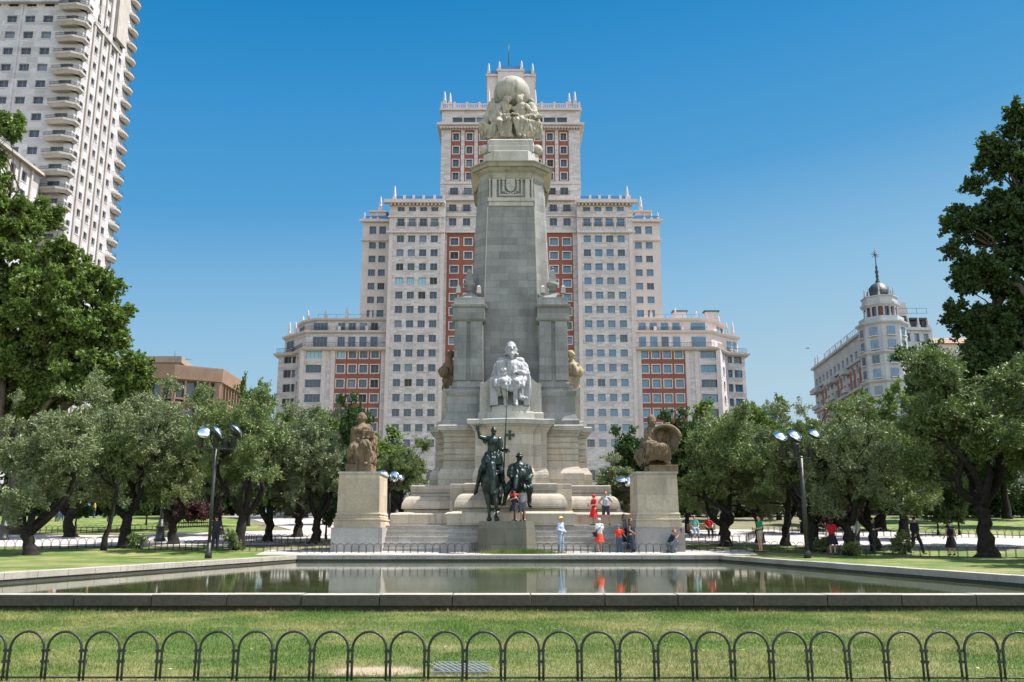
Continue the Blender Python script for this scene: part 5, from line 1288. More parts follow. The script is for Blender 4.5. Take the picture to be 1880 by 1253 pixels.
for k in range(9): a_ = math.pi * (1.08 + .84 * k / 8); b.ball((cc.x + .48 * math.cos(a_), YF_ - .05, cc.z - .18 + .36 * math.sin(a_)), .07, seg=8, rings=6)
b.ball((cc.x, YF_ - .06, cc.z + .52), (.18, .08, .10)); b.build('carved_coat_of_arms', M['monsm'], mon)
# great cap cornice, octagonal with corner consoles
CW = hw(73.5, 300, 52.6)
def octo(w, y0, y1, c): return sym([(-w + c, y0), (w - c, y0), (w, y0 + c), (w, y1 - c), (w - c, y1), (-w + c, y1), (-w, y1 - c), (-w, y0 + c)])
zc0, zc1 = z_(326, 52.4), z_(293, 51.9)
h = zc1 - zc0; w = ob_
b = MB(); b.sweep(octo(w + .02, YS + .02, 57.4, .85), [(zc0 - .12, .0), (zc0, .06), (zc0 + h * .18, .07), (zc0 + h * .2, .0), (zc0 + h * .36, .02), (zc0 + h * .5, .16), (zc0 + h * .66, .26), (zc0 + h * .68, .36), (zc0 + h * .9, .42), (zc0 + h * .92, .48), (zc0 + h, .50), (zc0 + h * 1.03, .4)]); b.build('great_cornice', M['capst'], mon)
for s in (-1, 1):
    for y in (YS + 1.1, 56.0):
        b = MB(); x = mc + s * (w + .18); b.sweep([(x - .22, y - .35), (x + .22, y - .35), (x + .22, y + .35), (x - .22, y + .35)], [(zc0 - .55, -.16), (zc0 - .25, -.05), (zc0 + h * .4, .02), (zc0 + h * .66, .06)]); b.build('corner_console', M['ochre'], mon)
zg1 = z_(275, 52.6); zg2 = z_(253, 52.8)
b = MB(); G0 = hw(52, 285, 52.6); G1 = hw(45, 265, 52.8)
b.sweep(octo(G0, 52.65, 57.0, .7), [(zc1, .08), (zc1 + .12, .08), (zc1 + .14, 0), (zg1 - .05, -.02), (zg1, -.1)]); b.sweep(sym([(-G1 * .93, 52.9), (G1 * .93, 52.9), (G1, 53.8), (G1, 56.4), (-G1, 56.4), (-G1, 53.8)]), [(zg1, 0), (zg1 + .42, 0), (zg1 + .44, -.05), (zg2 - .08, -.05), (zg2, -.12)])
for s in (-1, 1): b.ball((mc + s * (G1 + .12), 53.5, zg1 + .35), (.36, .4, .36))
b.build('globe_base', M['monsm'], mon, bevel=.012)
# ---------------------------------------------------------------- two side pedestals
def side_ped(x0, x1, label, s):
    Yp_ = 45.9; ztop_ = zz(866, Yp_); L = P(x0, 940, Yp_).x; Rr = P(x1, 940, Yp_).x; g = .33
    t = thing('statue_pedestal', ((L + Rr) / 2, Yp_, g), label, 'pedestal', 'stone pedestals flanking the steps')
    D = 3.0; base = [(L, Yp_), (Rr, Yp_), (Rr, Yp_ + D), (L, Yp_ + D)]
    zc_ = zz(969, Yp_); b = MB(); b.sweep(base, [(g - .2, .16), (zc_, .16)]); b.build('base_block', M['pedlow'], t, bevel=.012)
    b = MB(); z1 = zz(957, Yp_); z2 = zz(943, Yp_)
    b.sweep(base, [(zc_ + .002, .06), (z1, .05), (z1 + .04, .09), (z1 + .1, .09), (z1 + .12, -.0), (z1 + .2, .02), (z1 + .22, -.02), (z2 - .1, -.03), (z2 - .06, .0), (z2, .0), (z2 + .04, -.06), (ztop_ - .12, -.09)])
    b.build('die', M['ped'], t, bevel=.008)
    b = MB(); b.sweep(base, [(ztop_ - .118, -.04), (ztop_ - .08, -.03), (ztop_, -.03)]); b.build('cap_slab', M['monsm'], t, bevel=.008)
    return t, L, Rr, ztop_, Yp_
lp = side_ped(616, 698, 'tall pale stone pedestal left of the steps, under the seated woman statue', -1)
rp = side_ped(1169, 1249, 'tall pale stone pedestal with dark streaks, right of the steps under the shield statue', 1)
# front pedestal of the bronze group
Yf = 45.2; fl_ = P(877, 990, Yf).x; fr_ = P(983, 990, Yf).x; ztf = zz(957, Yf) 
fp = thing('bronze_group_pedestal', ((fl_ + fr_) / 2, Yf, .3), 'low dark stained granite pedestal under the bronze riders, at the pool edge', 'pedestal')
c = .45; pl = [(fl_ + c, Yf), (fr_ - c, Yf), (fr_, Yf + c), (fr_, 48.0), (fl_, 48.0), (fl_, Yf + c)]
b = MB(); b.sweep(pl, [(.0, .06), (zz(967, Yf), 0)]); b.build('body', M['frontped'], fp)
b = MB(); b.sweep(pl, [(zz(967, Yf) + .002, -.05), (ztf, -.05)]); b.build('top_slab', M['frontped'], fp, bevel=.015)
ZFP = ztf
# ---------------------------------------------------------------- statues
def folds(pts_top, pts_bot, r0, r1, n, rnd, jit=.03):
    out = []
    for k in range(n):
        f = k / (n - 1); a = pts_top[0].lerp(pts_top[1], f); b = pts_bot[0].lerp(pts_bot[1], f); j = V(rnd.gauss(0, jit), rnd.gauss(0, jit), 0)
        m_ = a.lerp(b, .5) + j + V(0, -.03, 0)
        out += [('c', a, m_, r0, (r0 + r1) / 2), ('c', m_, b, (r0 + r1) / 2, r1)]
    return out
def head(q, H, r, hr=None, beard=False, hair=True):
    """carved head of half-height r facing -y (rotated by hr)"""
    hr = hr or Matrix.Identity(3); hp = lambda x, y, z: H + hr @ V(x, y, z) * r
    q.append(('e', H, (.66 * r, .78 * r, 1.0 * r), hr)); q.append(('e', hp(0, -.3, -.5), (.46 * r, .45 * r, .48 * r), hr))
    q.append(('c', hp(0, -.76, .12), hp(0, -.93, -.2), .09 * r, .13 * r)); q.append(('c', hp(-.4, -.68, .22), hp(.4, -.68, .22), .10 * r, .10 * r))
    for s in (-1, 1): q.append(('e', hp(s * .66, 0, -.05), (.1 * r, .18 * r, .26 * r), hr)); q.append(('e', hp(s * .28, -.68, .06), (.12 * r, .10 * r, .09 * r), hr))
    if hair: q.append(('e', hp(0, .18, .25), (.74 * r, .78 * r, .86 * r), hr))
    if beard: q.append(('c', hp(0, -.55, -.7), hp(0, -.62, -1.25), .30 * r, .12 * r))
rnd = random.Random(5)
# --- seated writer (white marble) in front of the shaft
k5 = K(840, 560, 5.695); Yw = 50.75
wr = thing('writer_statue', k5(560, 1050, Yw), 'white marble seated man with ruff collar and cloak holding a book, high on the monument', 'statue')
q = []; c_ = lambda a, b_, r0, r1: q.append(('c', a, b_, r0, r1))
head(q, k5(560, 470, Yw - .1), .50, Matrix.Rotation(.12, 3, 'Z') @ Matrix.Rotation(-.1, 3, 'X'), beard=True, hair=False)
q.append(('e', k5(563, 520, Yw - .05), (.36, .36, .13)))                       # ruff
for k in range(16): a = 2 * math.pi * k / 16; q.append(('e', k5(563, 520, Yw - .05) + V(.36 * math.cos(a), .34 * math.sin(a), .02 * (-1) ** k), (.07, .07, .08)))
chest = k5(560, 640, Yw); pel = k5(560, 760, Yw + .1)
c_(k5(460, 590, Yw + .05), k5(660, 590, Yw + .05), .24, .24); c_(chest, pel, .48, .50); c_(k5(430, 640, Yw), k5(390, 740, Yw - .05), .24, .20); c_(k5(690, 640, Yw), k5(720, 730, Yw - .1), .24, .20)
c_(k5(390, 740, Yw - .05), k5(470, 730, Yw - .55), .18, .12); c_(k5(720, 730, Yw - .1), k5(640, 700, Yw - .55), .18, .12)
q += hand_parts(k5(640, 700, Yw - .55), V(-1, -.3, -.1), V(0, -.3, 1), 2.3, .7); q += hand_parts(k5(470, 715, Yw - .6), V(.4, -.3, .6), V(0, -1, .2), 2.3, .8, -1)
q.append(('b', k5(460, 660, Yw - .50), (.26, .06, .42), Matrix.Rotation(-.12, 3, 'Y')))     # book upright on the knee
# thighs and legs
kl, kr = k5(470, 800, Yw - .75), k5(610, 810, Yw - .85)
c_(k5(480, 790, Yw + .1), kl, .30, .22); c_(k5(640, 790, Yw + .1), kr, .32, .23)
c_(kl, k5(505, 980, Yw - .45), .19, .10); c_(k5(505, 980, Yw - .45), k5(505, 1035, Yw - .45), .10, .10); c_(k5(505, 1040, Yw - .4), k5(500, 1050, Yw - .75), .10, .08)
c_(kr, k5(605, 990, Yw - .75), .19, .10); c_(k5(605, 990, Yw - .75), k5(612, 1040, Yw - .8), .10, .10); c_(k5(610, 1035, Yw - .75), k5(618, 1050, Yw - 1.1), .10, .08)
# cloak falling over knees and down the right side, big sleeve drape on the left
q += folds([k5(400, 770, Yw - .45), k5(700, 770, Yw - .45)], [k5(400, 840, Yw - .72), k5(680, 850, Yw - .95)], .16, .12, 9, rnd, .02)
q += folds([k5(640, 760, Yw - .5), k5(735, 740, Yw - .1)], [k5(650, 975, Yw - .55), k5(735, 985, Yw - .1)], .13, .12, 7, rnd, .04)
q += folds([k5(385, 800, Yw - .4), k5(420, 790, Yw - .6)], [k5(400, 960, Yw - .25), k5(440, 940, Yw - .45)], .12, .10, 4, rnd, .04)
q += folds([k5(400, 640, Yw - .1), k5(500, 610, Yw - .2)], [k5(380, 720, Yw - .25), k5(520, 760, Yw - .42)], .10, .08, 6, rnd, .02)
q += folds([k5(600, 600, Yw - .22), k5(690, 620, Yw - .1)], [k5(590, 740, Yw - .45), k5(740, 740, Yw - .2)], .10, .09, 7, rnd, .02)
q.append(('c', k5(470, 850, Yw - .75), k5(560, 890, Yw - .9), .10, .12)); q.append(('c', k5(560, 890, Yw - .9), k5(650, 860, Yw - .9), .12, .10))
q.append(('e', k5(690, 980, Yw - .4), (.30, .25, .16))); 
blob(q, .032, 'figure', M['white'], wr, local=False, smooth=1, drape=(.05, 4.2, zW, k5(0, 590, Yw).z))
b = MB(); a0, a1 = k5(360, 990, Yw), k5(745, 760, Yw); b.box(a0.x, a1.x, Yw + .0, Yw + 1.0, zW - .03, k5(0, 800, Yw).z); b.box(a0.x - .1, a0.x + .35, Yw - .55, Yw + .9, zW - .03, k5(0, 770, Yw).z); b.box(a1.x - .30, a1.x + .05, Yw - .5, Yw + .9, zW - .03, k5(0, 730, Yw).z); 
b.build('seat', M['white'], wr, bevel=.03)
# --- rider and horse in bronze
k6 = K(860, 770, 6.264); Yq = 46.3
rd = thing('rider_statue', k6(280, 1165, Yq), 'green black bronze lean knight on horseback raising one hand and holding a long lance', 'statue')
q = []
# horse, facing the viewer
poll = k6(265, 530, Yq - .85); muz = k6(292, 850, Yq - 1.25)
c_(k6(260, 700, Yq + .1), k6(265, 690, Yq + 1.5), .55, .52); q.append(('e', k6(255, 720, Yq - .1), (.52, .55, .66))); q.append(('e', k6(270, 690, Yq + 1.6), (.56, .55, .60)))
c_(k6(258, 660, Yq - .1), k6(262, 560, Yq - .65), .40, .25); c_(poll, k6(282, 690, Yq - 1.12), .22, .19); c_(k6(282, 690, Yq - 1.12), muz, .18, .125); q.append(('e', muz, (.15, .14, .15)))
for s, ex in ((-1, 222), (1, 335)): q.append(('e', k6(ex + s * -14, 640, Yq - 1.08), (.06, .07, .06)))
for ex, ey, tx_, ty_ in ((250, 545, 232, 515), (275, 530, 300, 495)): c_(k6(ex, ey, Yq - .85), k6(tx_, ty_, Yq - .95), .07, .02)
c_(k6(235, 600, Yq - .95), k6(345, 600, Yq - .95), .05, .05); c_(k6(250, 720, Yq - 1.2), k6(315, 725, Yq - 1.2), .045, .045); c_(k6(268, 830, Yq - 1.3), k6(275, 848, Yq - 1.32), .05, .05); c_(k6(305, 830, Yq - 1.3), k6(310, 848, Yq - 1.32), .05, .05)
for sx, ex in ((-1, 215), (1, 340)): c_(k6(sx * 40 + 275, 620, Yq - 1.0), k6(ex, 622, Yq - 1.05), .04, .03)          # bridle roses
def leg(pts, rs):
    for (a, b_), (r0, r1) in zip(zip(pts, pts[1:]), zip(rs, rs[1:])): c_(a, b_, r0, r1)
leg([k6(215, 800, Yq - .15), k6(225, 900, Yq - .25), k6(235, 985, Yq - .3), k6(238, 1080, Yq - .3), k6(240, 1125, Yq - .35), k6(240, 1150, Yq - .42)], [.26, .17, .11, .07, .085, .13])
leg([k6(305, 800, Yq - .15), k6(312, 900, Yq - .4), k6(318, 975, Yq - .55), k6(318, 1070, Yq - .55), k6(318, 1120, Yq - .6), k6(325, 1150, Yq - .68)], [.26, .17, .11, .07, .085, .14])
leg([k6(225, 760, Yq + 1.6), k6(262, 900, Yq + 1.3), k6(275, 1000, Yq + 1.75), k6(275, 1100, Yq + 1.65), k6(276, 1150, Yq + 1.5)], [.30, .19, .10, .075, .13])
leg([k6(335, 760, Yq + 1.6), k6(352, 900, Yq + 1.3), k6(345, 1000, Yq + 1.75), k6(345, 1100, Yq + 1.65), k6(350, 1150, Yq + 1.5)], [.30, .19, .10, .075, .13])
c_(k6(270, 640, Yq + 2.1), k6(285, 1000, Yq + 2.3), .12, .05)
for k in range(6): c_(k6(262 + 4 * math.sin(k), 545 + 22 * k, Yq - .9 + .1 * k), k6(225 - 3 * k, 585 + 22 * k, Yq - .75 + .1 * k), .05, .03)
blob(q, .026, 'horse', M['bronze'], rd, local=False, smooth=1, drape=(.022, 5, 0, 99))
q = []
head(q, k6(290, 130, Yq - .05), .21 * 1.0, Matrix.Rotation(.35, 3, 'Z'), beard=True, hair=False)
c_(k6(288, 175, Yq), k6(285, 215, Yq), .11, .14); c_(k6(215, 225, Yq), k6(355, 235, Yq), .15, .15); c_(k6(285, 255, Yq), k6(285, 320, Yq), .30, .27); c_(k6(285, 320, Yq), k6(275, 400, Yq + .05), .27, .27)
c_(k6(205, 228, Yq), k6(135, 205, Yq - .1), .15, .11); c_(k6(190, 232, Yq), k6(190, 262, Yq), .12, .10); c_(k6(130, 205, Yq - .1), k6(112, 125, Yq - .15), .10, .065)
q += hand_parts(k6(112, 132, Yq - .15), V(-.08, -.05, 1), V(0, 1, 0), 2.4, .15, 1, 1.2, .14)
c_(k6(360, 240, Yq), k6(372, 340, Yq - .1), .14, .12); c_(k6(372, 345, Yq - .1), k6(425, 368, Yq - .35), .11, .075); q += hand_parts(k6(418, 368, Yq - .33), V(.7, -.3, .1), V(-.2, -1, .3), 2.0, 1.1)
q += folds([k6(215, 400, Yq - .2), k6(350, 395, Yq - .2)], [k6(205, 500, Yq - .35), k6(370, 510, Yq - .35)], .10, .09, 9, rnd, .02)
q += folds([k6(215, 400, Yq + .1), k6(350, 395, Yq + .1)], [k6(175, 480, Yq + .1), k6(375, 500, Yq + .1)], .13, .12, 6, rnd, .02)
c_(k6(235, 440, Yq), k6(150, 600, Yq - .25), .24, .17); c_(k6(150, 600, Yq - .25), k6(98, 780, Yq - .05), .155, .085); c_(k6(98, 780, Yq - .05), k6(85, 830, Yq - .05), .09, .08); c_(k6(90, 830, Yq), k6(72, 858, Yq - .35), .09, .06)
c_(k6(335, 450, Yq), k6(378, 620, Yq - .25), .24, .17); c_(k6(378, 620, Yq - .25), k6(415, 790, Yq - .05), .155, .085); c_(k6(415, 790, Yq - .05), k6(425, 830, Yq - .05), .09, .08); c_(k6(425, 835, Yq), k6(440, 868, Yq - .35), .09, .06)
blob(q, .018, 'knight', M['bronze'], rd, local=False, smooth=1, drape=(.030, 8, 0, k6(0, 200, Yq).z))
b = MB(); l0 = P(924.5, 872, Yq - .45); l1 = P(932, 706, Yq - .45); b.tube([l0, l0.lerp(l1, .22), l0.lerp(l1, .40), l0.lerp(l1, .46), l1], [.035, .035, .055, .03, .012], 8); vp = k6(432, 352, Yq - .45); b.lathe(vp - V(0, 0, .02), [(.05, 0), (.15, .05), (.16, .07), (.05, .09)], 14); b.build('lance', M['bronze'], rd)
# --- squire on a donkey
sq = thing('squire_statue', k6(600, 1165, Yq), 'green black bronze stout man in a cap riding a donkey beside the knight', 'statue')
q = []
c_(k6(575, 800, Yq + .2), k6(590, 790, Yq + 1.4), .42, .40); c_(k6(565, 780, Yq), k6(545, 690, Yq - .6), .28, .17); c_(k6(545, 680, Yq - .65), k6(535, 800, Yq - .95), .17, .12); q.append(('e', k6(535, 800, Yq - .95), (.13, .12, .13)))
c_(k6(525, 690, Yq - .65), k6(490, 650, Yq - .6), .06, .03); c_(k6(490, 650, Yq - .6), k6(470, 690, Yq - .65), .04, .02); c_(k6(555, 670, Yq - .65), k6(560, 625, Yq - .6), .06, .04); c_(k6(560, 625, Yq - .6), k6(572, 690, Yq - .7), .035, .02)
leg([k6(530, 860, Yq), k6(535, 960, Yq), k6(538, 1060, Yq), k6(540, 1150, Yq)], [.18, .11, .07, .10]); leg([k6(625, 860, Yq), k6(635, 960, Yq), k6(640, 1060, Yq), k6(642, 1150, Yq)], [.18, .11, .07, .10])
leg([k6(560, 860, Yq + 1.3), k6(570, 960, Yq + 1.1), k6(580, 1040, Yq + 1.4), k6(580, 1150, Yq + 1.3)], [.2, .12, .07, .10]); leg([k6(620, 860, Yq + 1.3), k6(615, 960, Yq + 1.1), k6(612, 1040, Yq + 1.4), k6(612, 1150, Yq + 1.3)], [.2, .12, .07, .10])
blob(q, .028, 'donkey', M['bronze'], sq, local=False, smooth=2)
q = []; Hs = k6(585, 455, Yq); head(q, Hs, .20, Matrix.Rotation(-.35, 3, 'Z') @ Matrix.Rotation(.2, 3, 'X'), beard=True)
q.append(('e', Hs + V(0, 0, .12), (.21, .22, .07))); q.append(('e', Hs + V(.02, 0, .20), (.15, .16, .13)))
c_(k6(510, 550, Yq + .05), k6(665, 555, Yq + .05), .20, .20); c_(k6(585, 560, Yq), k6(590, 680, Yq - .05), .36, .42); q.append(('e', k6(590, 650, Yq - .15), (.42, .36, .42)))
c_(k6(495, 555, Yq), k6(470, 640, Yq - .1), .18, .14); c_(k6(470, 640, Yq - .1), k6(530, 690, Yq - .4), .13, .08); q += hand_parts(k6(530, 690, Yq - .4), V(.6, -.5, -.2), V(0, -.5, 1), 1.9, .8)
c_(k6(680, 555, Yq), k6(712, 640, Yq - .05), .18, .14); c_(k6(712, 640, Yq - .05), k6(708, 690, Yq - .3), .13, .09); q += hand_parts(k6(708, 692, Yq - .3), V(0, -.5, -.8), V(.6, -.6, 0), 1.9, .7, -1)
c_(k6(520, 720, Yq), k6(450, 790, Yq - .3), .23, .18); c_(k6(450, 790, Yq - .3), k6(420, 930, Yq - .15), .16, .10); c_(k6(420, 930, Yq - .15), k6(415, 975, Yq - .15), .10, .08); c_(k6(415, 975, Yq - .12), k6(378, 990, Yq - .4), .085, .06)
c_(k6(660, 720, Yq), k6(700, 790, Yq - .3), .23, .19); c_(k6(700, 790, Yq - .3), k6(700, 940, Yq - .15), .17, .11); c_(k6(700, 940, Yq - .15), k6(700, 985, Yq - .15), .10, .08); c_(k6(700, 990, Yq - .12), k6(722, 1008, Yq - .4), .085, .06)
c_(k6(610, 730, Yq - .1), k6(645, 800, Yq - .35), .18, .15)
q += folds([k6(500, 560, Yq - .2), k6(680, 560, Yq - .2)], [k6(490, 690, Yq - .3), k6(690, 700, Yq - .3)], .06, .06, 9, rnd, .02)
blob(q, .022, 'squire', M['bronze'], sq, local=False, smooth=1, drape=(.035, 6, 0, k6(0, 520, Yq).z))
# --- seated woman, left pedestal
k7 = K(620, 750, 10.44); Y7 = 47.0; zt7 = lp[3]
wo = thing('seated_woman_statue', V(P(662, 860, Y7).x, Y7, zt7), 'tan weathered stone seated robed woman on the left pedestal', 'statue')
b = MB(); xa, xb = k7(215, 1150, Y7).x, k7(770, 1150, Y7).x; b.box(xa - .05, k7(690, 1150, Y7).x, Y7 - .75, Y7 + .9, zt7 + .002, k7(0, 1065, Y7 - .75).z); b.build('plinth', M['tan'], wo, bevel=.03)
q = []; head(q, k7(450, 200, Y7), .31, Matrix.Rotation(-.75, 3, 'Z') @ Matrix.Rotation(.2, 3, 'X')); q.append(('e', k7(485, 190, Y7 + .1), (.22, .24, .22))); q.append(('c', k7(490, 200, Y7 + .05), k7(515, 260, Y7 + .05), .10, .06))
c_(k7(440, 270, Y7), k7(470, 330, Y7 + .05), .15, .20); c_(k7(375, 385, Y7 + .05), k7(575, 360, Y7 + .05), .19, .18); c_(k7(470, 400, Y7), k7(460, 600, Y7 + .05), .33, .36); q.append(('e', k7(430, 420, Y7 - .28), (.22, .18, .17))); q.append(('e', k7(540, 400, Y7 - .28), (.2, .17, .17)))
c_(k7(600, 370, Y7), k7(655, 540, Y7 - .1), .16, .13); c_(k7(660, 560, Y7 - .1), k7(560, 560, Y7 - .55), .14, .09); q += hand_parts(k7(580, 560, Y7 - .5), V(-1, -.2, .1), V(0, -.5, 1), 2.2, .7)
c_(k7(345, 400, Y7), k7(310, 560, Y7 - .1), .16, .14); c_(k7(320, 560, Y7 - .1), k7(420, 620, Y7 - .5), .16, .10)
q.append(('b', k7(590, 500, Y7 - .45), (.30, .10, .20), Matrix.Rotation(.1, 3, 'Y')))
c_(k7(400, 700, Y7), k7(310, 770, Y7 - .65), .34, .27); c_(k7(500, 680, Y7), k7(530, 700, Y7 - .72), .34, .27)
q += folds([k7(250, 790, Y7 - .60), k7(380, 770, Y7 - .75)], [k7(230, 1030, Y7 - .5), k7(370, 1035, Y7 - .65)], .15, .13, 6, rnd, .03)
q += folds([k7(480, 700, Y7 - .72), k7(590, 700, Y7 - .7)], [k7(440, 1045, Y7 - .62), k7(590, 1045, Y7 - .6)], .14, .12, 6, rnd, .03)
q += folds([k7(330, 700, Y7 - .3), k7(650, 620, Y7 - .1)], [k7(300, 1030, Y7 + .1), k7(690, 1040, Y7 + .05)], .17, .17, 6, rnd, .03)
q += folds([k7(640, 600, Y7 - .3), k7(720, 560, Y7)], [k7(660, 1030, Y7 - .45), k7(740, 900, Y7)], .09, .08, 5, rnd, .03)
q += folds([k7(300, 420, Y7), k7(330, 400, Y7 - .1)], [k7(280, 800, Y7 + .1), k7(310, 720, Y7)], .16, .14, 3, rnd, .03)
c_(k7(560, 1045, Y7 - .6), k7(530, 1060, Y7 - .85), .09, .06)
blob(q, .026, 'figure', M['tan'], wo, local=False, smooth=1, drape=(.06, 5.5, zt7, k7(0, 330, Y7).z))
# --- right pedestal: figure with a great round shield-like basin
k8 = K(1140, 750, 9.64); Y8 = 47.0; zt8 = rp[3]
wn = thing('shield_figure_statue', V(P(1205, 860, Y8).x, Y8, zt8), 'tan weathered stone seated figure leaning on a great round basin on the right pedestal', 'statue')
b = MB(); b.box(k8(345, 0, Y8).x + .25, k8(925, 0, Y8).x, Y8 - .75, Y8 + .9, zt8 + .002, k8(0, 1000, Y8 - .75).z); b.build('plinth', M['tan'], wn, bevel=.03)
q = []; head(q, k8(545, 235, Y8 - .05), .33, Matrix.Rotation(.35, 3, 'Z') @ Matrix.Rotation(.3, 3, 'X'))
c_(k8(545, 290, Y8), k8(530, 350, Y8), .14, .2); c_(k8(485, 385, Y8), k8(610, 350, Y8), .16, .16); c_(k8(525, 420, Y8), k8(505, 620, Y8), .28, .33)
c_(k8(640, 330, Y8 + .1), k8(800, 350, Y8 + .1), .14, .12); c_(k8(800, 350, Y8 + .1), k8(930, 380, Y8 - .1), .12, .09); q += hand_parts(k8(930, 380, Y8 - .15), V(.5, -.5, -.8), V(.6, -.4, .6), 2.2, .8)
c_(k8(465, 400, Y8), k8(470, 540, Y8 - .2), .18, .14); c_(k8(480, 550, Y8 - .25), k8(610, 650, Y8 - .65), .12, .08); q += hand_parts(k8(600, 645, Y8 - .62), V(.9, -.3, -.4), V(0, -.4, 1), 2.2, .5, -1)
c_(k8(450, 660, Y8), k8(570, 660, Y8 - .75), .32, .26); c_(k8(520, 680, Y8), k8(720, 700, Y8 - .7), .32, .26)
q += folds([k8(500, 690, Y8 - .75), k8(620, 680, Y8 - .85)], [k8(480, 900, Y8 - .5), k8(640, 870, Y8 - .7)], .15, .12, 6, rnd, .03)
q += folds([k8(690, 700, Y8 - .75), k8(800, 680, Y8 - .5)], [k8(700, 880, Y8 - .6), k8(840, 890, Y8 - .5)], .15, .14, 6, rnd, .03)
q += folds([k8(440, 600, Y8 + .1), k8(800, 600, Y8 + .2)], [k8(450, 980, Y8 + .25), k8(810, 980, Y8 + .25)], .18, .18, 6, rnd, .03)
c_(k8(800, 900, Y8 - .5), k8(830, 970, Y8 - .6), .16, .10); q.append(('e', k8(380, 850, Y8 - .1), (.42, .42, .42))); c_(k8(330, 900, Y8 - .1), k8(350, 1000, Y8 - .3), .22, .10)
q.append(('e', k8(420, 940, Y8 - .3), (.30, .3, .22)))
# ring of the basin
cb_ = k8(790, 520, Y8 + .0); ax = V(-.35, -1, -.25).normalized(); ax2 = V(1, -.30, .35).normalized(); ax2 = (ax2 - ax * ax2.dot(ax)).normalized(); ax3 = ax.cross(ax2)
n = 24; rA, rB = .78, .66
for k in range(n):
    a, b2 = 2 * math.pi * k / n, 2 * math.pi * (k + 1) / n
    c_(cb_ + ax2 * rA * math.cos(a) + ax3 * rB * math.sin(a) + ax * .25, cb_ + ax2 * rA * math.cos(b2) + ax3 * rB * math.sin(b2) + ax * .25, .10, .10)
    c_(cb_ + ax2 * rA * math.cos(a) + ax3 * rB * math.sin(a) + ax * .22, cb_ + (ax2 * rA * math.cos(a) + ax3 * rB * math.sin(a)) * .5 - ax * .28, .10, .12)
q.append(('e', cb_ - ax * .32, (.55, .25, .5)))
c_(k8(700, 470, Y8 + .2), k8(620, 640, Y8 + .1), .25, .25); c_(k8(860, 660, Y8), k8(800, 900, Y8 - .1), .22, .2)
blob(q, .026, 'figure', M['tan'], wn, local=False, smooth=1, drape=(.06, 5.5, zt8, k8(0, 380, Y8).z))
# --- figures on the flanks of the monument
def flank(px, s, mat, label):
    Yx = 53.2; t = thing('flank_statue', P(px, 715, Yx), label, 'statue', 'carved figures on the sides of the monument')
    k = lambda x, y, d=0: P(px + s * x, y, Yx + d); q = []
    head(q, k(-2, 652), .28, Matrix.Rotation(s * .9, 3, 'Z')); q.append(('c', k(-2, 660), k(0, 668), .14, .2)); q.append(('c', k(-6, 672), k(6, 672), .24, .22)); q.append(('c', k(0, 675), k(1, 700), .36, .30)); q.append(('c', k(0, 700), k(2, 712), .32, .30))
    q.append(('c', k(8, 673), k(16, 682, -.2), .16, .12)); q.append(('c', k(16, 682, -.2), k(10, 688, -.5), .11, .08)); q.append(('e', k(9, 684, -.3), (.30, .28, .34)))
    q += folds([k(-6, 695, -.3), k(8, 695, -.2)], [k(-6, 714, -.2), k(6, 716, -.2)], .13, .12, 5, rnd, .03); q.append(('c', k(4, 712), k(2, 722), .3, .22))
    blob(q, .03, 'figure', mat, t, local=False, smooth=1, drape=(.08, 4, 0, k(0, 668).z))
    b = MB(); c = k(-1, 730); b.sweep([(c.x - .42, Yx - .45), (c.x + .42, Yx - .45), (c.x + .42, Yx + .6), (c.x - .42, Yx + .6)], [(zI, .32), (zI + .35, .26), (zI + .4, .05), (k(0, 716).z, -.02)]); b.build('console', M['monw'], t)
flank(1051, 1, M['ochre'], 'ochre stained standing figure on the right side of the monument')
flank(825, -1, M['tan'], 'dark weathered standing figure on the left side of the monument, half hidden')
# --- globe group on top
kt = K(860, 130, 7.37); Yt = 54.0
gl_ = thing('globe_group_statue', V(mc, 54.4, zg2), 'great stone globe with draped seated figures reading beneath it, on top of the monument', 'statue')
b = MB(); gc_ = kt(588, 322, 55.0); b.ball(gc_, 1.22, seg=48, rings=28); b.build('globe', M['globe'], gl_)
q = []
def seated(hd, sh, hipx, kn, ft, Y, wr=None, out=0):
    H = kt(*hd, Y); head(q, H, .32, Matrix.Rotation(out, 3, 'Z') @ Matrix.Rotation(.4, 3, 'X'))
    A = kt(*sh[0], Y + .25); B_ = kt(*sh[1], Y + .25); hp_ = kt(*hipx, Y + .4)
    c_(H + V(0, .1, -.25), (A + B_) / 2, .14, .2); c_(A, B_, .22, .22); c_((A + B_) / 2, hp_, .42, .45)
    for kk, ff in zip(kn, ft): K1 = kt(*kk, Y - .55); c_(hp_, K1, .34, .22); c_(K1, kt(*ff, Y - .35), .18, .10); c_(kt(*ff, Y - .35), kt(*ff, Y - .35) + V(0, -.28, -.03), .10, .07)
seated((520, 410), ((400, 490), (560, 500)), (450, 640), [(545, 660), (420, 690)], [(560, 900), (470, 900)], Yt, out=.4)
seated((690, 400), ((640, 520), (790, 500)), (700, 660), [(730, 670), (640, 670)], [(755, 900), (690, 890)], Yt, out=-.3)
c_(kt(540, 300, Yt + .2), kt(560, 380, Yt + .1), .12, .2); c_(kt(660, 320, Yt + .3), kt(720, 350, Yt + .2), .16, .18)
c_(kt(780, 470, Yt), kt(870, 590, Yt - .2), .14, .10); c_(kt(870, 600, Yt - .2), kt(770, 620, Yt - .5), .10, .08); q += hand_parts(kt(780, 618, Yt - .48), V(-1, -.2, 0), V(0, -.5, 1), 2, .6)
c_(kt(400, 500, Yt + .1), kt(430, 620, Yt - .3), .17, .12); c_(kt(430, 620, Yt - .3), kt(560, 600, Yt - .55), .11, .08); q += hand_parts(kt(550, 600, Yt - .5), V(1, -.2, 0), V(0, -.5, 1), 2, .6, -1)
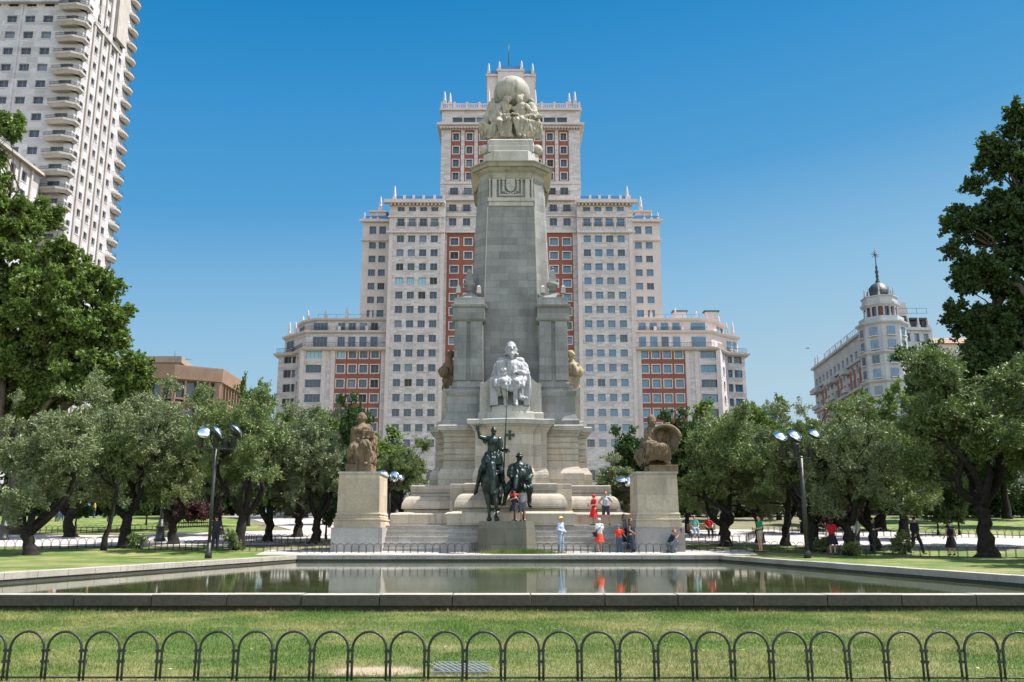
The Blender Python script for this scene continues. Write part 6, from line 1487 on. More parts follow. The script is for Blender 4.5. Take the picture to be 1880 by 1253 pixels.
q.append(('b', kt(630, 600, Yt - .55), (.24, .16, .04), Matrix.Rotation(.2, 3, 'Y')))
# side figures, seen from the side, and hanging drapery
head(q, kt(340, 430, Yt + 1.2), .30); c_(kt(330, 480, Yt + 1.0), kt(320, 660, Yt + .8), .38, .5); c_(kt(300, 560, Yt + .8), kt(220, 720, Yt + .4), .3, .25); c_(kt(220, 720, Yt + .4), kt(240, 900, Yt + .5), .24, .16)
head(q, kt(850, 430, Yt + 1.0), .28, Matrix.Rotation(.8, 3, 'Z')); c_(kt(850, 500, Yt + .9), kt(880, 680, Yt + .8), .36, .42); c_(kt(890, 660, Yt + .5), kt(930, 740, Yt + .2), .3, .26); c_(kt(930, 740, Yt + .2), kt(950, 900, Yt + .5), .24, .16); c_(kt(850, 660, Yt), kt(965, 620, Yt - .1), .16, .13)
q += folds([kt(290, 460, Yt + .6), kt(420, 470, Yt + .2)], [kt(280, 680, Yt + .4), kt(400, 680, Yt - .1)], .13, .13, 6, rnd, .04)
q += folds([kt(330, 720, Yt - .2), kt(560, 680, Yt - .5)], [kt(280, 910, Yt - .1), kt(590, 900, Yt - .3)], .14, .12, 9, rnd, .05)
q += folds([kt(170, 720, Yt + .3), kt(300, 760, Yt)], [kt(190, 880, Yt + .5), kt(290, 910, Yt + .1)], .13, .10, 5, rnd, .05)
q += folds([kt(620, 670, Yt - .6), kt(700, 680, Yt - .65)], [kt(670, 850, Yt - .5), kt(720, 850, Yt - .5)], .12, .09, 4, rnd, .03)
q += folds([kt(770, 680, Yt - .5), kt(960, 720, Yt + .1)], [kt(800, 890, Yt - .2), kt(960, 900, Yt + .4)], .14, .12, 8, rnd, .05)
q.append(('e', kt(590, 760, Yt + 1.1), (1.0, .8, .9))); q.append(('e', kt(590, 560, Yt + 1.2), (.9, .7, .6)))
q.append(('b', kt(590, 840, Yt + .9), (1.1, .8, .50)))
blob(q, .03, 'figures', M['gfig'], gl_, local=False, smooth=1, drape=(.07, 5.0, zg2 - .1, kt(0, 470, Yt).z))
# ---------------------------------------------------------------- trees
def leaves(name, centers, radii, per, size, mat, seed, aspect=.45, droop=.15):
    r_ = np.random.default_rng(seed); cs = np.asarray(centers, float); rs = np.asarray(radii, float)
    cnt = np.maximum(20, (per * (rs / rs.mean()) ** 2).astype(int)); idx = np.repeat(np.arange(len(cs)), cnt); n = len(idx)
    # leaves sit along short twigs that fan out of every clump, so the outline stays feathery
    T = 11; tw = r_.normal(size=(len(cs) * T, 3)); tw[:, 2] += .25; tw /= np.linalg.norm(tw, axis=1)[:, None]; tl = .75 + .85 * r_.random(len(cs) * T)
    ti = idx * T + r_.integers(0, T, n); t_ = r_.random(n) ** .6
    c = cs[idx] + tw[ti] * (t_ * tl[ti] * rs[idx])[:, None] * np.array([1, 1, .9]) + r_.normal(0, 1, (n, 3)) * (size * .55 + rs[idx] * .13 * (1.15 - t_))[:, None]
    a = tw[ti] * .8 + r_.normal(size=(n, 3)) * .75; a[:, 2] += droop - .1; a /= np.linalg.norm(a, axis=1)[:, None]
    b = r_.normal(size=(n, 3)); b -= a * (a * b).sum(1)[:, None]; b /= np.linalg.norm(b, axis=1)[:, None]
    s = size * (.6 + .8 * r_.random(n))[:, None]
    co = np.empty((n, 4, 3)); co[:, 0] = c - a * s; co[:, 1] = c + b * s * aspect + a * s * .1; co[:, 2] = c + a * s; co[:, 3] = c - b * s * aspect + a * s * .1
    return np_mesh(name, co.reshape(-1, 3), np.arange(n * 4).reshape(-1, 4), mat)
def limb(mb, a, b, r0, r1, rnd, bend=.12, n=6, seg=7):
    a = Vector(a); b = Vector(b); L = (b - a).length; pts = []; o1 = V(rnd.gauss(0, bend), rnd.gauss(0, bend), rnd.gauss(0, bend * .6)) * L; o2 = V(rnd.gauss(0, bend), rnd.gauss(0, bend), 0) * L * .5
    for i in range(n + 1):
        f = i / n; pts.append(a.lerp(b, f) + o1 * math.sin(math.pi * f) + o2 * math.sin(2 * math.pi * f))
    mb.tube(pts, [r0 + (r1 - r0) * i / n for i in range(n + 1)], seg); return pts
def make_tree(blobs, trunk_top, trunk_r, nclump, clump_r, per, size, leaf, bark, seed, lean=(0, 0), forks=4, gnarl=.25, aspect=.45, sparse=0):
    """local meshes (trunk+limbs, crown). blobs: (x,y,z,r)"""
    rnd = random.Random(seed); wsum = [b[3] ** 2 for b in blobs]; cl = []
    for _ in range(nclump):
        b = rnd.choices(blobs, wsum)[0]; d = V(rnd.gauss(0, 1), rnd.gauss(0, 1), rnd.gauss(0, 1)).normalized(); f = rnd.random() ** .42
        cl.append((V(b[0], b[1], b[2]) + d * b[3] * f, clump_r * rnd.uniform(.55, 1.35)))
    mb = MB(); top = V(lean[0], lean[1], trunk_top); n = 8; pts = []; rs = []
    for i in range(n + 1):
        f = i / n; pts.append(V(0, 0, -.15).lerp(top, f) + V(rnd.gauss(0, 1), rnd.gauss(0, 1), 0) * trunk_r * gnarl * (1 if 0 < i < n else 0)); rs.append(trunk_r * (1.0 + .75 * (1 - f) ** 4) * (1 - .25 * f) * rnd.uniform(1 - gnarl * .5, 1 + gnarl * .5))
    mb.tube(pts, rs, 12)
    zmin = min(c[0].z for c in cl); main = []
    for k in range(forks):
        b = blobs[k % len(blobs)]; t = V(b[0], b[1], b[2]) * 1.0; t = top.lerp(t, .75); p = limb(mb, top - V(0, 0, trunk_r * .5), t, trunk_r * .62, trunk_r * .22, rnd, .14); main.append(p)
    allp = [q for p in main for q in p[2:]]
    for c, r in cl[::2] if not sparse else cl:
        s = min(allp, key=lambda q: (q - c).length + max(0, q.z - c.z)); limb(mb, s, c, trunk_r * .13, trunk_r * .03, rnd, .10, 4, 5)
        if rnd.random() < .3: e = c + V(rnd.gauss(0, 1), rnd.gauss(0, 1), abs(rnd.gauss(0, 1))) * clump_r; limb(mb, c, e, trunk_r * .04, trunk_r * .015, rnd, .1, 3, 4)
    tm = bpy.data.meshes.new('trunk'); tm.from_pydata(mb.v, [], mb.f); tm.polygons.foreach_set('use_smooth', mb.sm); tm.materials.append(M[bark]); tm.update()
    cm = leaves('crown', [c for c, r in cl], [r for c, r in cl], per, size, M[leaf], seed, aspect)
    return tm, cm
def put_tree(name, meshes, loc, label, cat, group=None, sc=(1, 1, 1), rz=0, trunk=True):
    t = thing(name, loc, label, cat, group, rz=rz); t.scale = sc
    if trunk: obj_from_mesh('trunk', meshes[0], t)
    obj_from_mesh('crown', meshes[1], t); return t
def rblobs(seed, h, w, n, zlo=.42, flat=1.0):
    r = random.Random(seed); out = []
    for k in range(n):
        a = 2 * math.pi * k / n + r.uniform(-.4, .4); d = w * .5 * r.uniform(.30, .62); z = h * r.uniform(zlo + .1, .85)
        out.append((d * math.cos(a), d * math.sin(a), z, w * r.uniform(.17, .26)))
    out.append((0, 0, h * .72, w * .28))
    for k in range(3): a = r.uniform(0, 6.28); out.append((w * .3 * math.cos(a), w * .3 * math.sin(a), h * r.uniform(.92, 1.06), w * .09))
    return out
OL = [make_tree(rblobs(11 + k, 7.2, 6.2, 8, .30), 1.05 + .2 * k, .30, 118, .43, 340, .085, 'olive' if k % 2 == 0 else 'olive2', 'bark', 40 + k, lean=((-.3, .25, .1, -.15)[k], .1), forks=(4, 5, 4, 6)[k], gnarl=.12, aspect=.26) for k in range(4)]
GO = 'gnarled olive trees around the pool'
def olive(px, Y, v, h, w, rz, label, base=None, name='olive_tree'):
    loc = at(px, Y); return put_tree(name, OL[v], loc, label, 'olive tree', GO, (w / 6.2, w / 6.2, h / 7.2), rz)
olive(58, 44.5, 0, 7.5, 6.6, .3, 'large grey-green olive tree with a thick forked trunk, leftmost in the front row')
olive(228, 48.8, 2, 8.6, 6.6, 1.2, 'tall olive tree with stout split trunk, between leftmost olive and left lamp post')
olive(318, 51.5, 1, 8.0, 5.6, 2.1, 'olive tree with a cut stump-like trunk just left of the left lamp post')
olive(436, 47.6, 3, 8.1, 6.0, 4.0, 'dark trunked olive tree directly right of the left lamp post')
olive(490, 53.5, 0, 7.6, 5.4, 2.6, 'olive tree whose twin leaning trunks stand behind the hoop fence, midway to the left pedestal')
olive(578, 51.5, 2, 7.4, 5.6, 5.2, 'dark leaning olive tree just left of the left statue pedestal')
olive(545, 58, 1, 8.0, 6.0, 1.0, 'olive tree in the second row rising pale behind the left statue')
olive(400, 60, 3, 9.0, 6.6, .4, 'tall second-row olive tree behind the left lamp post')
olive(130, 58, 1, 9.4, 7.2, 3.4, 'second-row olive tree below the left plane tree')
olive(300, 66, 2, 9.2, 7.0, 5.5, 'third-row olive tree in front of the brown office building')
olive(738, 66, 3, 6.1, 5.8, 2.0, 'rounded olive tree behind the steps, between the left pedestal and the monument')
olive(1135, 66, 0, 5.0, 5.6, 1.7, 'rounded olive tree behind the steps, between the monument and the right pedestal')
olive(1332, 49.5, 1, 7.4, 6.0, 0.8, 'olive tree with two crossing trunks, first right of the right statue pedestal')
olive(1396, 52.5, 2, 7.2, 5.0, 3.3, 'olive tree behind the man in green')
olive(1442, 50.5, 0, 6.9, 5.2, 4.4, 'olive tree with a hollow burnt trunk just left of the right lamp post')
olive(1495, 46.5, 3, 6.9, 6.2, 1.9, 'olive tree with spreading crossed limbs just right of the right lamp post')
olive(1560, 44.5, 2, 7.0, 5.8, .2, 'olive tree beside the two men in pale shirts')
olive(1612, 46.5, 1, 7.0, 5.6, 2.9, 'olive tree with a very thick dark trunk right of the two pale-shirted men')
olive(1330, 60, 0, 7.0, 6.0, 5.1, 'second-row olive tree behind the bench right of the right pedestal')
olive(1480, 62, 1, 6.6, 6.0, 3.7, 'second-row olive tree behind the right lamp post')
olive(1660, 56, 3, 7.2, 6.6, 2.2, 'second-row olive tree in front of the domed building')
# thin dark-trunked tree
yt = make_tree([(0, 0, 4.6, .8), (.5, .2, 5.4, .8), (-.5, 0, 5.2, .7)], 3.2, .11, 26, .5, 200, .085, 'olive2', 'bark', 83, lean=(.35, .1), forks=3, gnarl=.3, aspect=.3)
put_tree('young_tree', yt, at(190, 46.8), 'thin leaning young tree with a slender dark trunk between the two leftmost olives', 'tree', None)
# big olive-like tree at the right with tall upright limbs
Yr = 42.0; r0 = at(1812, Yr)
def bl(px, py, Y, rpx, base):
    p = P(px, py, Y); d = Y * math.cos(TH) + (p.z - ZC) * math.sin(TH); return (p.x - base.x, Y - base.y, p.z - base.z, rpx / F * d)
B = [bl(*q, r0) for q in ((1720, 690, Yr, 38), (1770, 760, Yr, 50), (1700, 770, Yr, 42), (1850, 720, Yr, 50), (1820, 800, Yr - 1, 52), (1760, 840, Yr + 1, 48), (1870, 820, Yr, 45), (1700, 850, Yr + 1, 40), (1692, 660, Yr + .5, 16))]
bt = make_tree(B, 2.6, .36, 190, .55, 300, .10, 'olive2', 'bark', 77, lean=(.1, 0), forks=7, gnarl=.25, aspect=.30)
put_tree('tall_willow_leaved_tree', bt, r0, 'tall many-limbed olive with a very thick black trunk at the right edge', 'tree')
# plane trees
Yp1 = 62.0; b0 = at(20, Yp1)
B = [bl(*q, b0) for q in ((20, 420, Yp1, 50), (70, 400, Yp1 + 2, 35), (40, 500, Yp1, 70), (120, 480, Yp1, 45), (100, 560, Yp1 - 2, 70), (185, 540, Yp1, 38), (170, 610, Yp1, 55), (225, 640, Yp1, 28), (60, 640, Yp1, 80), (150, 680, Yp1 - 1, 60), (10, 230, Yp1, 24), (35, 255, Yp1, 16), (-30, 300, Yp1, 40), (-20, 380, Yp1, 60), (215, 585, Yp1, 26), (240, 690, Yp1, 34), (20, 720, Yp1, 60), (90, 730, Yp1, 50), (190, 720, Yp1, 40), (-20, 640, Yp1, 60), (-60, 560, Yp1, 90))]
pt = make_tree(B, 5.0, .6, 520, .72, 420, .125, 'plane', 'barkp', 91, forks=12, gnarl=.1, aspect=.72)
put_tree('plane_tree', pt, b0, 'huge leafy plane tree at the left edge in front of the white tower', 'tree', 'great plane trees at the frame edges')
Yp2 = 50.0; b0 = at(1960, Yp2)
B = [bl(*q, b0) for q in ((1865, 225, Yp2, 26), (1815, 285, Yp2, 26), (1860, 300, Yp2, 38), (1765, 400, Yp2, 26), (1800, 430, Yp2, 30), (1850, 390, Yp2, 48), (1790, 340, Yp2, 14), (1760, 520, Yp2, 22), (1790, 500, Yp2, 34), (1840, 500, Yp2, 50), (1775, 600, Yp2, 38), (1840, 590, Yp2, 55), (1800, 660, Yp2, 48), (1860, 680, Yp2, 50), (1920, 450, Yp2, 70), (1930, 300, Yp2, 50), (1750, 455, Yp2, 14), (1930, 620, Yp2, 70))]
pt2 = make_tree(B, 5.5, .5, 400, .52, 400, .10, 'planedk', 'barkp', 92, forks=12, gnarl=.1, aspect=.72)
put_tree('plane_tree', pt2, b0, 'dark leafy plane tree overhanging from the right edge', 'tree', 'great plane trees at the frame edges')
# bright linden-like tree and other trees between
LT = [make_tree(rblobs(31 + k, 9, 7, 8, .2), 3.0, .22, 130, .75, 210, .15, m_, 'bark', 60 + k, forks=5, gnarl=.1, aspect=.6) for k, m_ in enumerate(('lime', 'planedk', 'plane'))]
def btree(px, Y, v, h, w, rz, label, grp='broad-leaved trees behind the olives', name='broadleaf_tree'):
    return put_tree(name, LT[v], at(px, Y), label, 'tree', grp, (w / 7, w / 7, h / 9), rz)
btree(1622, 66, 0, 9.9, 6.2, .4, 'bright yellow-green tree in front of the domed building')
btree(1560, 74, 2, 8.0, 6.5, 1.4, 'pale green tree just left of the bright yellow-green one')
btree(1262, 62, 1, 7.5, 4.6, 2.4, 'dark glossy-leaved bushy tree directly behind the right statue')
btree(1148, 84, 1, 7.6, 5.0, 3.1, 'dark glossy tree peeping above the olive between monument and right pedestal')
btree(1310, 82, 2, 9.4, 8.5, 5.0, 'green tree before the right wing of the stepped block')
btree(1430, 84, 2, 10.3, 5.5, 1.3, 'loose green tree in the gap between the two right-hand buildings')
btree(640, 75, 1, 9.6, 3.8, 2.8, 'dark pine-like tree behind the head of the seated woman statue')
btree(455, 72, 2, 10.6, 4.0, 3.9, 'slender wispy tree rising right of the brown office building')
btree(385, 88, 2, 9.6, 7.5, .8, 'green tree below the brown office building')
btree(560, 90, 2, 9.6, 8.0, 4.1, 'green tree in front of the left wing of the stepped block')
btree(240, 96, 1, 11.5, 9.0, 2.0, 'dark tree beyond the left lawn')
btree(90, 98, 1, 11.0, 9.0, 3.0, 'dark tree beyond the leftmost olive')
btree(-40, 92, 2, 12.0, 9.0, 1.0, 'green tree at the far left frame edge beyond the lawn')
btree(1740, 80, 1, 14.0, 9.0, 2.2, 'dark tree behind the walking figures on the right')
btree(1850, 86, 1, 14.0, 10.0, 4.2, 'dark tree at the far right beyond the lawn')
btree(1500, 96, 1, 8.0, 9.0, 5.2, 'dark tree far behind the right lamp post')
btree(1390, 100, 1, 8.0, 9.0, .2, 'dark tree far behind the man in green')
btree(1930, 70, 2, 13.0, 8.0, .9, 'green tree just outside the right frame edge')
btree(700, 96, 2, 8.5, 8.0, 1.9, 'green tree far behind the gap left of the monument')
for x_, y_, lb_ in ((24.5, 31, 'tree just outside the right edge of the view, shading the right lawn strip'), (26.5, 38, 'second tree outside the right edge, behind the first one')):
    put_tree('broadleaf_tree', LT[1], V(x_, y_, gz(y_)), lb_, 'tree', 'broad-leaved trees behind the olives', (1.15, 1.15, 1.05), x_)
# saplings with stakes on the lawns
for px, Y, lb in ((138, 66, 'thin sapling on the sunlit lawn behind the leftmost olive'), (201, 70, 'thin sapling with a pale stake beyond the left path'), (268, 74, 'thin sapling on the far left lawn'), (598, 56, 'thin sapling beside the left pedestal'), (1723, 60, 'left one of three thin saplings on the right lawn'), (1741, 61, 'middle one of three thin saplings on the right lawn'), (1762, 60, 'right one of three thin saplings on the right lawn')):
    t = put_tree('sapling', LT[1], at(px, Y), lb, 'sapling', 'staked saplings on the lawns', (.30, .30, .42), px)
# hedges and shrubs behind
def shrub(px, Y, w, h, mat, label, seed, n=40, name='shrub', d=None, cat='shrub', grp=None, size=.10):
    p = at(px, Y); rnd_ = random.Random(seed); d = d or w * .6; cs = []; rs = []
    for _ in range(n): cs.append((rnd_.uniform(-.5, .5) * w, rnd_.uniform(-.5, .5) * d, h * rnd_.uniform(.2, .85))); rs.append(h * rnd_.uniform(.18, .34))
    t = thing(name, p, label, cat, grp); obj_from_mesh('foliage', leaves('foliage', cs, rs, 260, size, M[mat], seed, .55), t)
    mb = MB()
    for k in range(6): mb.tube([(cs[k][0] * .3, cs[k][1] * .3, -.1), (cs[k][0] * .7, cs[k][1] * .7, cs[k][2] * .6), cs[k]], [.04, .03, .01], 5)
    mb.build('stems', M['bark'], t, local=True); return t
shrub(348, 78, 4.2, 1.9, 'redleaf', 'dark red leafy shrub beyond the left path, left of the lamp post', 3)
shrub(1536, 66, 4.0, 2.2, 'redleaf', 'red leafy shrub behind the woman in red', 5)
shrub(60, 96, 26, 3.4, 'hedge', 'long dark hedge behind the far left lawn', 9, n=170, name='hedge', cat='hedge', d=3, size=.17)
shrub(330, 98, 22, 3.2, 'hedge', 'long dark hedge behind the left path', 10, n=140, name='hedge', cat='hedge', d=3, size=.17)
shrub(620, 96, 12, 3.0, 'hedge', 'dark hedge behind the left pedestal', 11, n=90, name='hedge', cat='hedge', d=3, size=.17)
shrub(1300, 92, 16, 3.2, 'hedge', 'dark hedge behind the right pedestal and bench', 12, n=110, name='hedge', cat='hedge', d=3, size=.17)
shrub(1500, 98, 18, 3.4, 'hedge', 'dark hedge beyond the right path', 13, n=120, name='hedge', cat='hedge', d=3, size=.17)
shrub(1850, 90, 20, 3.2, 'hedge', 'dark hedge along the far right lawn', 14, n=130, name='hedge', cat='hedge', d=3, size=.17)
# suckers at the feet of olives
k = 0
for px, Y, lb in ((250, 48.2, 'small leafy suckers at the foot of the split olive trunk'), (428, 47.0, 'ivy-like suckers climbing the trunk right of the left lamp post'), (1560, 43.8, 'leafy suckers beside the two pale-shirted men'), (1512, 45.6, 'leafy suckers at the foot of the tree right of the right lamp post'), (1660, 44.8, 'leafy suckers right of the very thick trunk')):
    shrub(px, Y, .7, (.7, .9, .6, .8, 1.1)[k], 'olive2', lb, 20 + k, n=7, name='sucker_growth', size=.06, cat='shrub'); k += 1
# ---------------------------------------------------------------- lamps with mirror discs
def disc_lamp(px, Y, top_py, label, discs, spots, base_py=None, barw=(-.9, .9), scale=1.0, rpole=.075):
    p = at(px, Y); zt_ = zz(top_py, Y); t = thing('mirror_lamp', p, label, 'lamp post', 'tall lamp posts with mirror discs')
    xp = P(px, top_py, Y).x
    b = MB(); b.tube([(xp, Y, p.z - .1), (xp, Y, zt_)], rpole * scale, 12); b.lathe((xp, Y, p.z), [(.16 * scale, 0), (.15 * scale, .3), (.10 * scale, .36), (.09 * scale, .7)], 12); b.build('pole', M['iron'], t)
    b = MB(); b.box(xp + barw[0] * scale, xp + barw[1] * scale, Y - .03, Y + .03, zt_ - .12, zt_ - .06)
    for dy in (-.35, .35): b.box(xp + barw[0] * .6 * scale, xp + barw[1] * .6 * scale, Y + dy - .02, Y + dy + .02, zt_ - .115, zt_ - .065)
    for dx in (-.5, .5): b.box(xp + dx * scale - .02, xp + dx * scale + .02, Y - .35, Y + .35, zt_ - .118, zt_ - .062)
    b.build('cross_frame', M['iron'], t)
    for (dx, dy, dpy, r, tilt) in discs:
        c = P(px + dx, dpy, Y + dy); ax = Vector(tilt).normalized(); d = MB(); r *= scale
        d.lathe(c, [(r * .02, -.50 * r), (r * .45, -.44 * r), (r * .8, -.28 * r), (r * .97, -.10 * r), (r, 0)], 28, 1, axis=ax); d.lathe(c, [(r, .004), (r * .96, .14 * r), (r * .80, .32 * r), (r * .5, .48 * r), (r * .02, .56 * r)], 28, 0, axis=ax)
        o = d.build('mirror_disc', [M['mirror'], M['iron']], t)
        d = MB(); d.tube([c, c + V(0, .15, -.2), (c.x * .6 + (xp) * .4, Y + dy, zt_ - .1)], .022, 6); d.build('bracket', M['iron'], o)
    for dx, dy, h in spots:
        x = xp + dx * scale; d = MB(); d.lathe((x, Y + dy, zt_ - .06), [(.10, 0), (.13, .05), (.14, h * scale), (.17, h * scale + .05), (.17, h * scale + .1), (.12, h * scale + .1)], 12); d.build('spotlight', M['iron'], t)
    return t
TU = (.25, -.35, .9)
disc_lamp(396.5, 40.6, 821, 'tall rusty lamp post with mirror discs on the left lawn beside the pool', [(-21, -.3, 795, .31, (.30, -.75, .42)), (3, 0, 796, .38, (.75, .25, .60)), (36, .4, 793, .38, (.6, .45, .65))], [(-.62, -.3, .45), (-.02, 0, .38), (.35, .2, .28), (.68, .35, .5)], barw=(-.9, .95))
disc_lamp(1470, 40.8, 838, 'tall dark green lamp post with mirror discs beside the right pool edge', [(-37, -.2, 803, .35, (.3, -.55, .75)), (-10, .1, 802, .39, (.45, -.55, .70)), (26, .3, 798, .33, (.35, -.5, .80))], [(-.75, 0, .4), (-.25, -.2, .5), (-.1, .3, .35), (.55, .3, .35)], barw=(-1.05, .6), rpole=.10)
disc_lamp(716, 62, 892, 'small distant lamp post with mirror discs right of the left statue pedestal', [(-12, 0, 873, .42, (.3, -.75, .6)), (8, 0, 876, .40, (-.5, -.9, .1)), (19, .3, 877, .3, (.5, -.4, .6))], [(-.4, 0, .3), (.2, 0, .35), (.5, .2, .35)], barw=(-.7, .7))
disc_lamp(1158, 62, 897, 'small distant lamp post with mirror discs left of the right statue pedestal', [(-16, 0, 883, .42, (.1, -.3, .9)), (-4, 0, 885, .40, (-.3, -.9, .3)), (6, .3, 880, .3, (.5, -.4, .6))], [(-.5, 0, .35), (-.2, 0, .35), (.2, .2, .35)], barw=(-.7, .5))
# classic iron lamp base columns among the left trees
for px, Y, lb in ((5, 55, 'dark cast iron lamp column at the far left edge'), (293, 54, 'dark cast iron column base beside the path, left of the left lamp post')):
    p = at(px, Y); t = thing('iron_column', p, lb, 'lamp column', 'cast iron lamp columns')
    b = MB(); b.lathe(p, [(.34, 0), (.34, .15), (.26, .22), (.24, .75), (.30, .8), (.28, .9), (.16, 1.0), (.13, 1.3)], 14); b.build('base', M['iron'], t)
    b = MB(); b.lathe(p + V(0, 0, 1.3), [(.12, 0), (.10, .1), (.085, 2.6), (.12, 2.7), (.05, 2.9)], 12); b.build('shaft', M['iron'], t)
# benches and plastic bits
def bench(px, Y, label):
    p = at(px, Y); t = thing('park_bench', p, label, 'bench')
    b = MB()
    for k in range(4): b.box(-.9, .9, -.25 + k * .13, -.14 + k * .13, .42, .455)
    b.build('seat', M['brown'], t, local=True); b = MB()
    for k in range(3): b.box(-.9, .9, .28, .31, .52 + k * .13, .62 + k * .13)
    b.build('backrest', M['brown'], t, local=True)
    for x in (-.75, .75): b = MB(); b.tube([(x, -.25, 0), (x, -.2, .42), (x, .25, .42), (x, .3, 0)], .025, 6); b.tube([(x, .25, .42), (x, .33, .88)], .02, 6); b.build('leg', M['iron'], t, local=True)
    return t
bench(1290, 57, 'wooden bench beyond the path right of the right pedestal, with two people sitting')
# ---------------------------------------------------------------- people
skind = lambda c, c2=None: c
def cm(name, c, c2=None, pat=None): return clothmat(name, c, c2, pat)
hb = cm('dark_hair', (.03, .022, .016)); hbr = cm('brown_hair', (.12, .06, .03)); hred = cm('reddish_hair', (.28, .07, .03)); hbl = cm('fair_hair', (.40, .26, .12))
def box_extra(name, mat, joint, off, half):
    def f(root, J, s):
        b = MB(); c = J[joint] + V(*off) * s; b.box(c.x - half[0], c.x + half[0], c.y - half[1], c.y + half[1], c.z - half[2], c.z + half[2]); b.build(name, mat, root, local=True, bevel=.006)
    return f
def bag_extra(root, J, s):
    b = MB(); c = J['pel'] + V(.24, -.02, .02) * s; b.box(c.x - .07, c.x + .07, c.y - .14, c.y + .14, c.z - .13, c.z + .10); o = b.build('shoulder_bag', cm('black_leather', (.02, .02, .02)), root, local=True, bevel=.02)
    b = MB(); b.tube([J['ls'] + V(.05, -.10, .05) * s, J['che'] + V(.02, -.19, .02) * s, c + V(0, -.05, .08)], .014, 6); b.tube([J['ls'] + V(.05, .10, .05) * s, J['che'] + V(.02, .18, .02) * s, c + V(0, .05, .08)], .014, 6); b.build('strap', cm('black_leather', (.02, .02, .02)), o, local=True)
def steps_at(k): return g46 + rz_ * k
person(1030, 0, 45.35, 1.78, R(50), 'man in straw hat and striped blue shirt looking up at the bronze riders', cm('blue_striped_shirt', (.40, .45, .58), (.18, .23, .36), 'stripe'), cm('pale_jeans', (.30, .37, .46)), hb, hat=('brim', cm('straw', (.62, .42, .18))), sleeve='long', z=.36,
       pose=dict(tilt=-.25, lw=(-.12, -.20, 1.05), rw=(.10, -.22, 1.02)))
person(1091, 0, 48.0, 1.62, R(-60), 'woman in a red headscarf and long red dress holding a phone on the top step', cm('red_dress', (.62, .02, .025)), cm('red_dress', (.62, .02, .025)), hb, hat=('scarf', cm('red_dress', (.62, .02, .025))), legs=1.15, z=PT, female=True,
       pose=dict(lw=(-.05, -.30, 1.12), rw=(.05, -.30, 1.12), le=(-.24, -.05, 1.15), re=(.24, -.05, 1.15), tilt=.25), extra=box_extra('phone', M['rail'], 'rw', (-.05, -.1, .04), (.035, .006, .07)))
person(1113, 0, 48.0, 1.80, 0, 'man in checked shirt and dark shorts standing hands on hips on the top step', cm('checked_shirt', (.62, .62, .60), (.10, .11, .13), 'check'), cm('grey_shorts', (.05, .055, .065)), hb, legs='shorts', z=PT,
       pose=dict(le=(-.36, .10, 1.17), lw=(-.18, -.02, 1.02), re=(.36, .10, 1.17), rw=(.18, -.02, 1.02), lhd=(.9, -.4, -.2), rhd=(-.9, -.4, -.2), la=(-.17, .02, .08), ra=(.17, .02, .08), lk=(-.14, -.02, .5), rk=(.14, -.02, .5)))
person(1101, 0, 45.7, 1.72, R(200), 'woman with white top, red skirt and black shoulder bag at the steps', cm('white_top', (.62, .62, .64)), cm('orange_red_skirt', (.68, .07, .035)), hbl, legs=.95, z=.36, female=True, hat=('cap', cm('pale_cap', (.6, .58, .55))), pose=dict(lw=(-.05, -.26, 1.15), ra=(.10, .12, .10)), extra=bag_extra)
person(1137, 0, 45.6, 1.38, R(190), 'child in red shirt, blue cap and jeans holding hands at the foot of the steps', cm('red_tshirt', (.66, .05, .02)), cm('jeans', (.06, .10, .16)), hb, hat=('cap', cm('blue_cap', (.02, .14, .36))), z=.36, pose=dict(le=(-.32, .02, 1.18), lw=(-.46, 0, 1.02)), shoe=(.5, .5, .5))
person(1147, 0, 46.6, 1.70, R(60), 'dark-haired woman in grey vest and dark trousers at the right end of the steps', cm('grey_vest', (.13, .15, .15)), cm('dark_trousers', (.03, .035, .04)), hb, z=steps_at(1), sleeve='none', skin='skin2', hairlen=.12, female=True)
person(1158.5, 0, 45.7, 1.74, R(75), 'woman in long dark dress at the corner of the steps and the right pedestal', cm('navy_dress', (.02, .025, .045)), cm('navy_dress', (.02, .025, .045)), hbr, z=.36, sleeve='none', legs=1.7, skin='skin2', hairlen=.10, female=True, pose=dict(lw=(-.30, -.20, 1.0)))
person(1232, 0, 45.4, 1.74, R(70), 'crouching man in black shirt photographing at the foot of the right pedestal', cm('black_shirt', (.02, .022, .028)), cm('grey_jeans', (.14, .17, .20)), hred, z=.36, skin='skin',
       pose=dict(pel=(0, .10, .42), che=(0, -.06, .74), nek=(0, -.14, .93), head=(0, -.20, 1.07), ls=(-.18, -.10, .88), rs=(.18, -.10, .88), le=(-.20, -.34, .76), lw=(-.08, -.46, .98), re=(.20, -.34, .76), rw=(.08, -.46, .98), lhd=(0, -.3, 1), rhd=(0, -.3, 1), lh=(-.09, .10, .42), rh=(.09, .10, .42), lk=(-.14, -.34, .56), la=(-.13, -.10, .08), rk=(.14, -.20, .16), ra=(.13, .20, .12)),
       extra=box_extra('camera', M['rail'], 'lw', (.08, -.08, .14), (.05, .04, .10)))
person(944, 0, 45.75, 1.62, R(15), 'girl in a dark dress with a red shawl standing on the bronze group pedestal', cm('dark_dress', (.02, .022, .03)), cm('dark_dress', (.02, .022, .03)), hred, legs=1.0, z=ZFP, female=True, hairlen=.14, sleeve='short', pose=dict(lw=(-.08, -.24, 1.22), rw=(.10, -.22, 1.24)), extra=lambda root, J, s: blob([('c', J['ls'] + V(-.03, 0, -.01), J['rs'] + V(.03, 0, -.01), .085, .085), ('c', J['nek'] + V(0, -.05, -.05), J['che'] + V(0, -.14, .02), .09, .05)], .02, 'shawl', cm('red_shawl', (.35, .05, .035)), root))
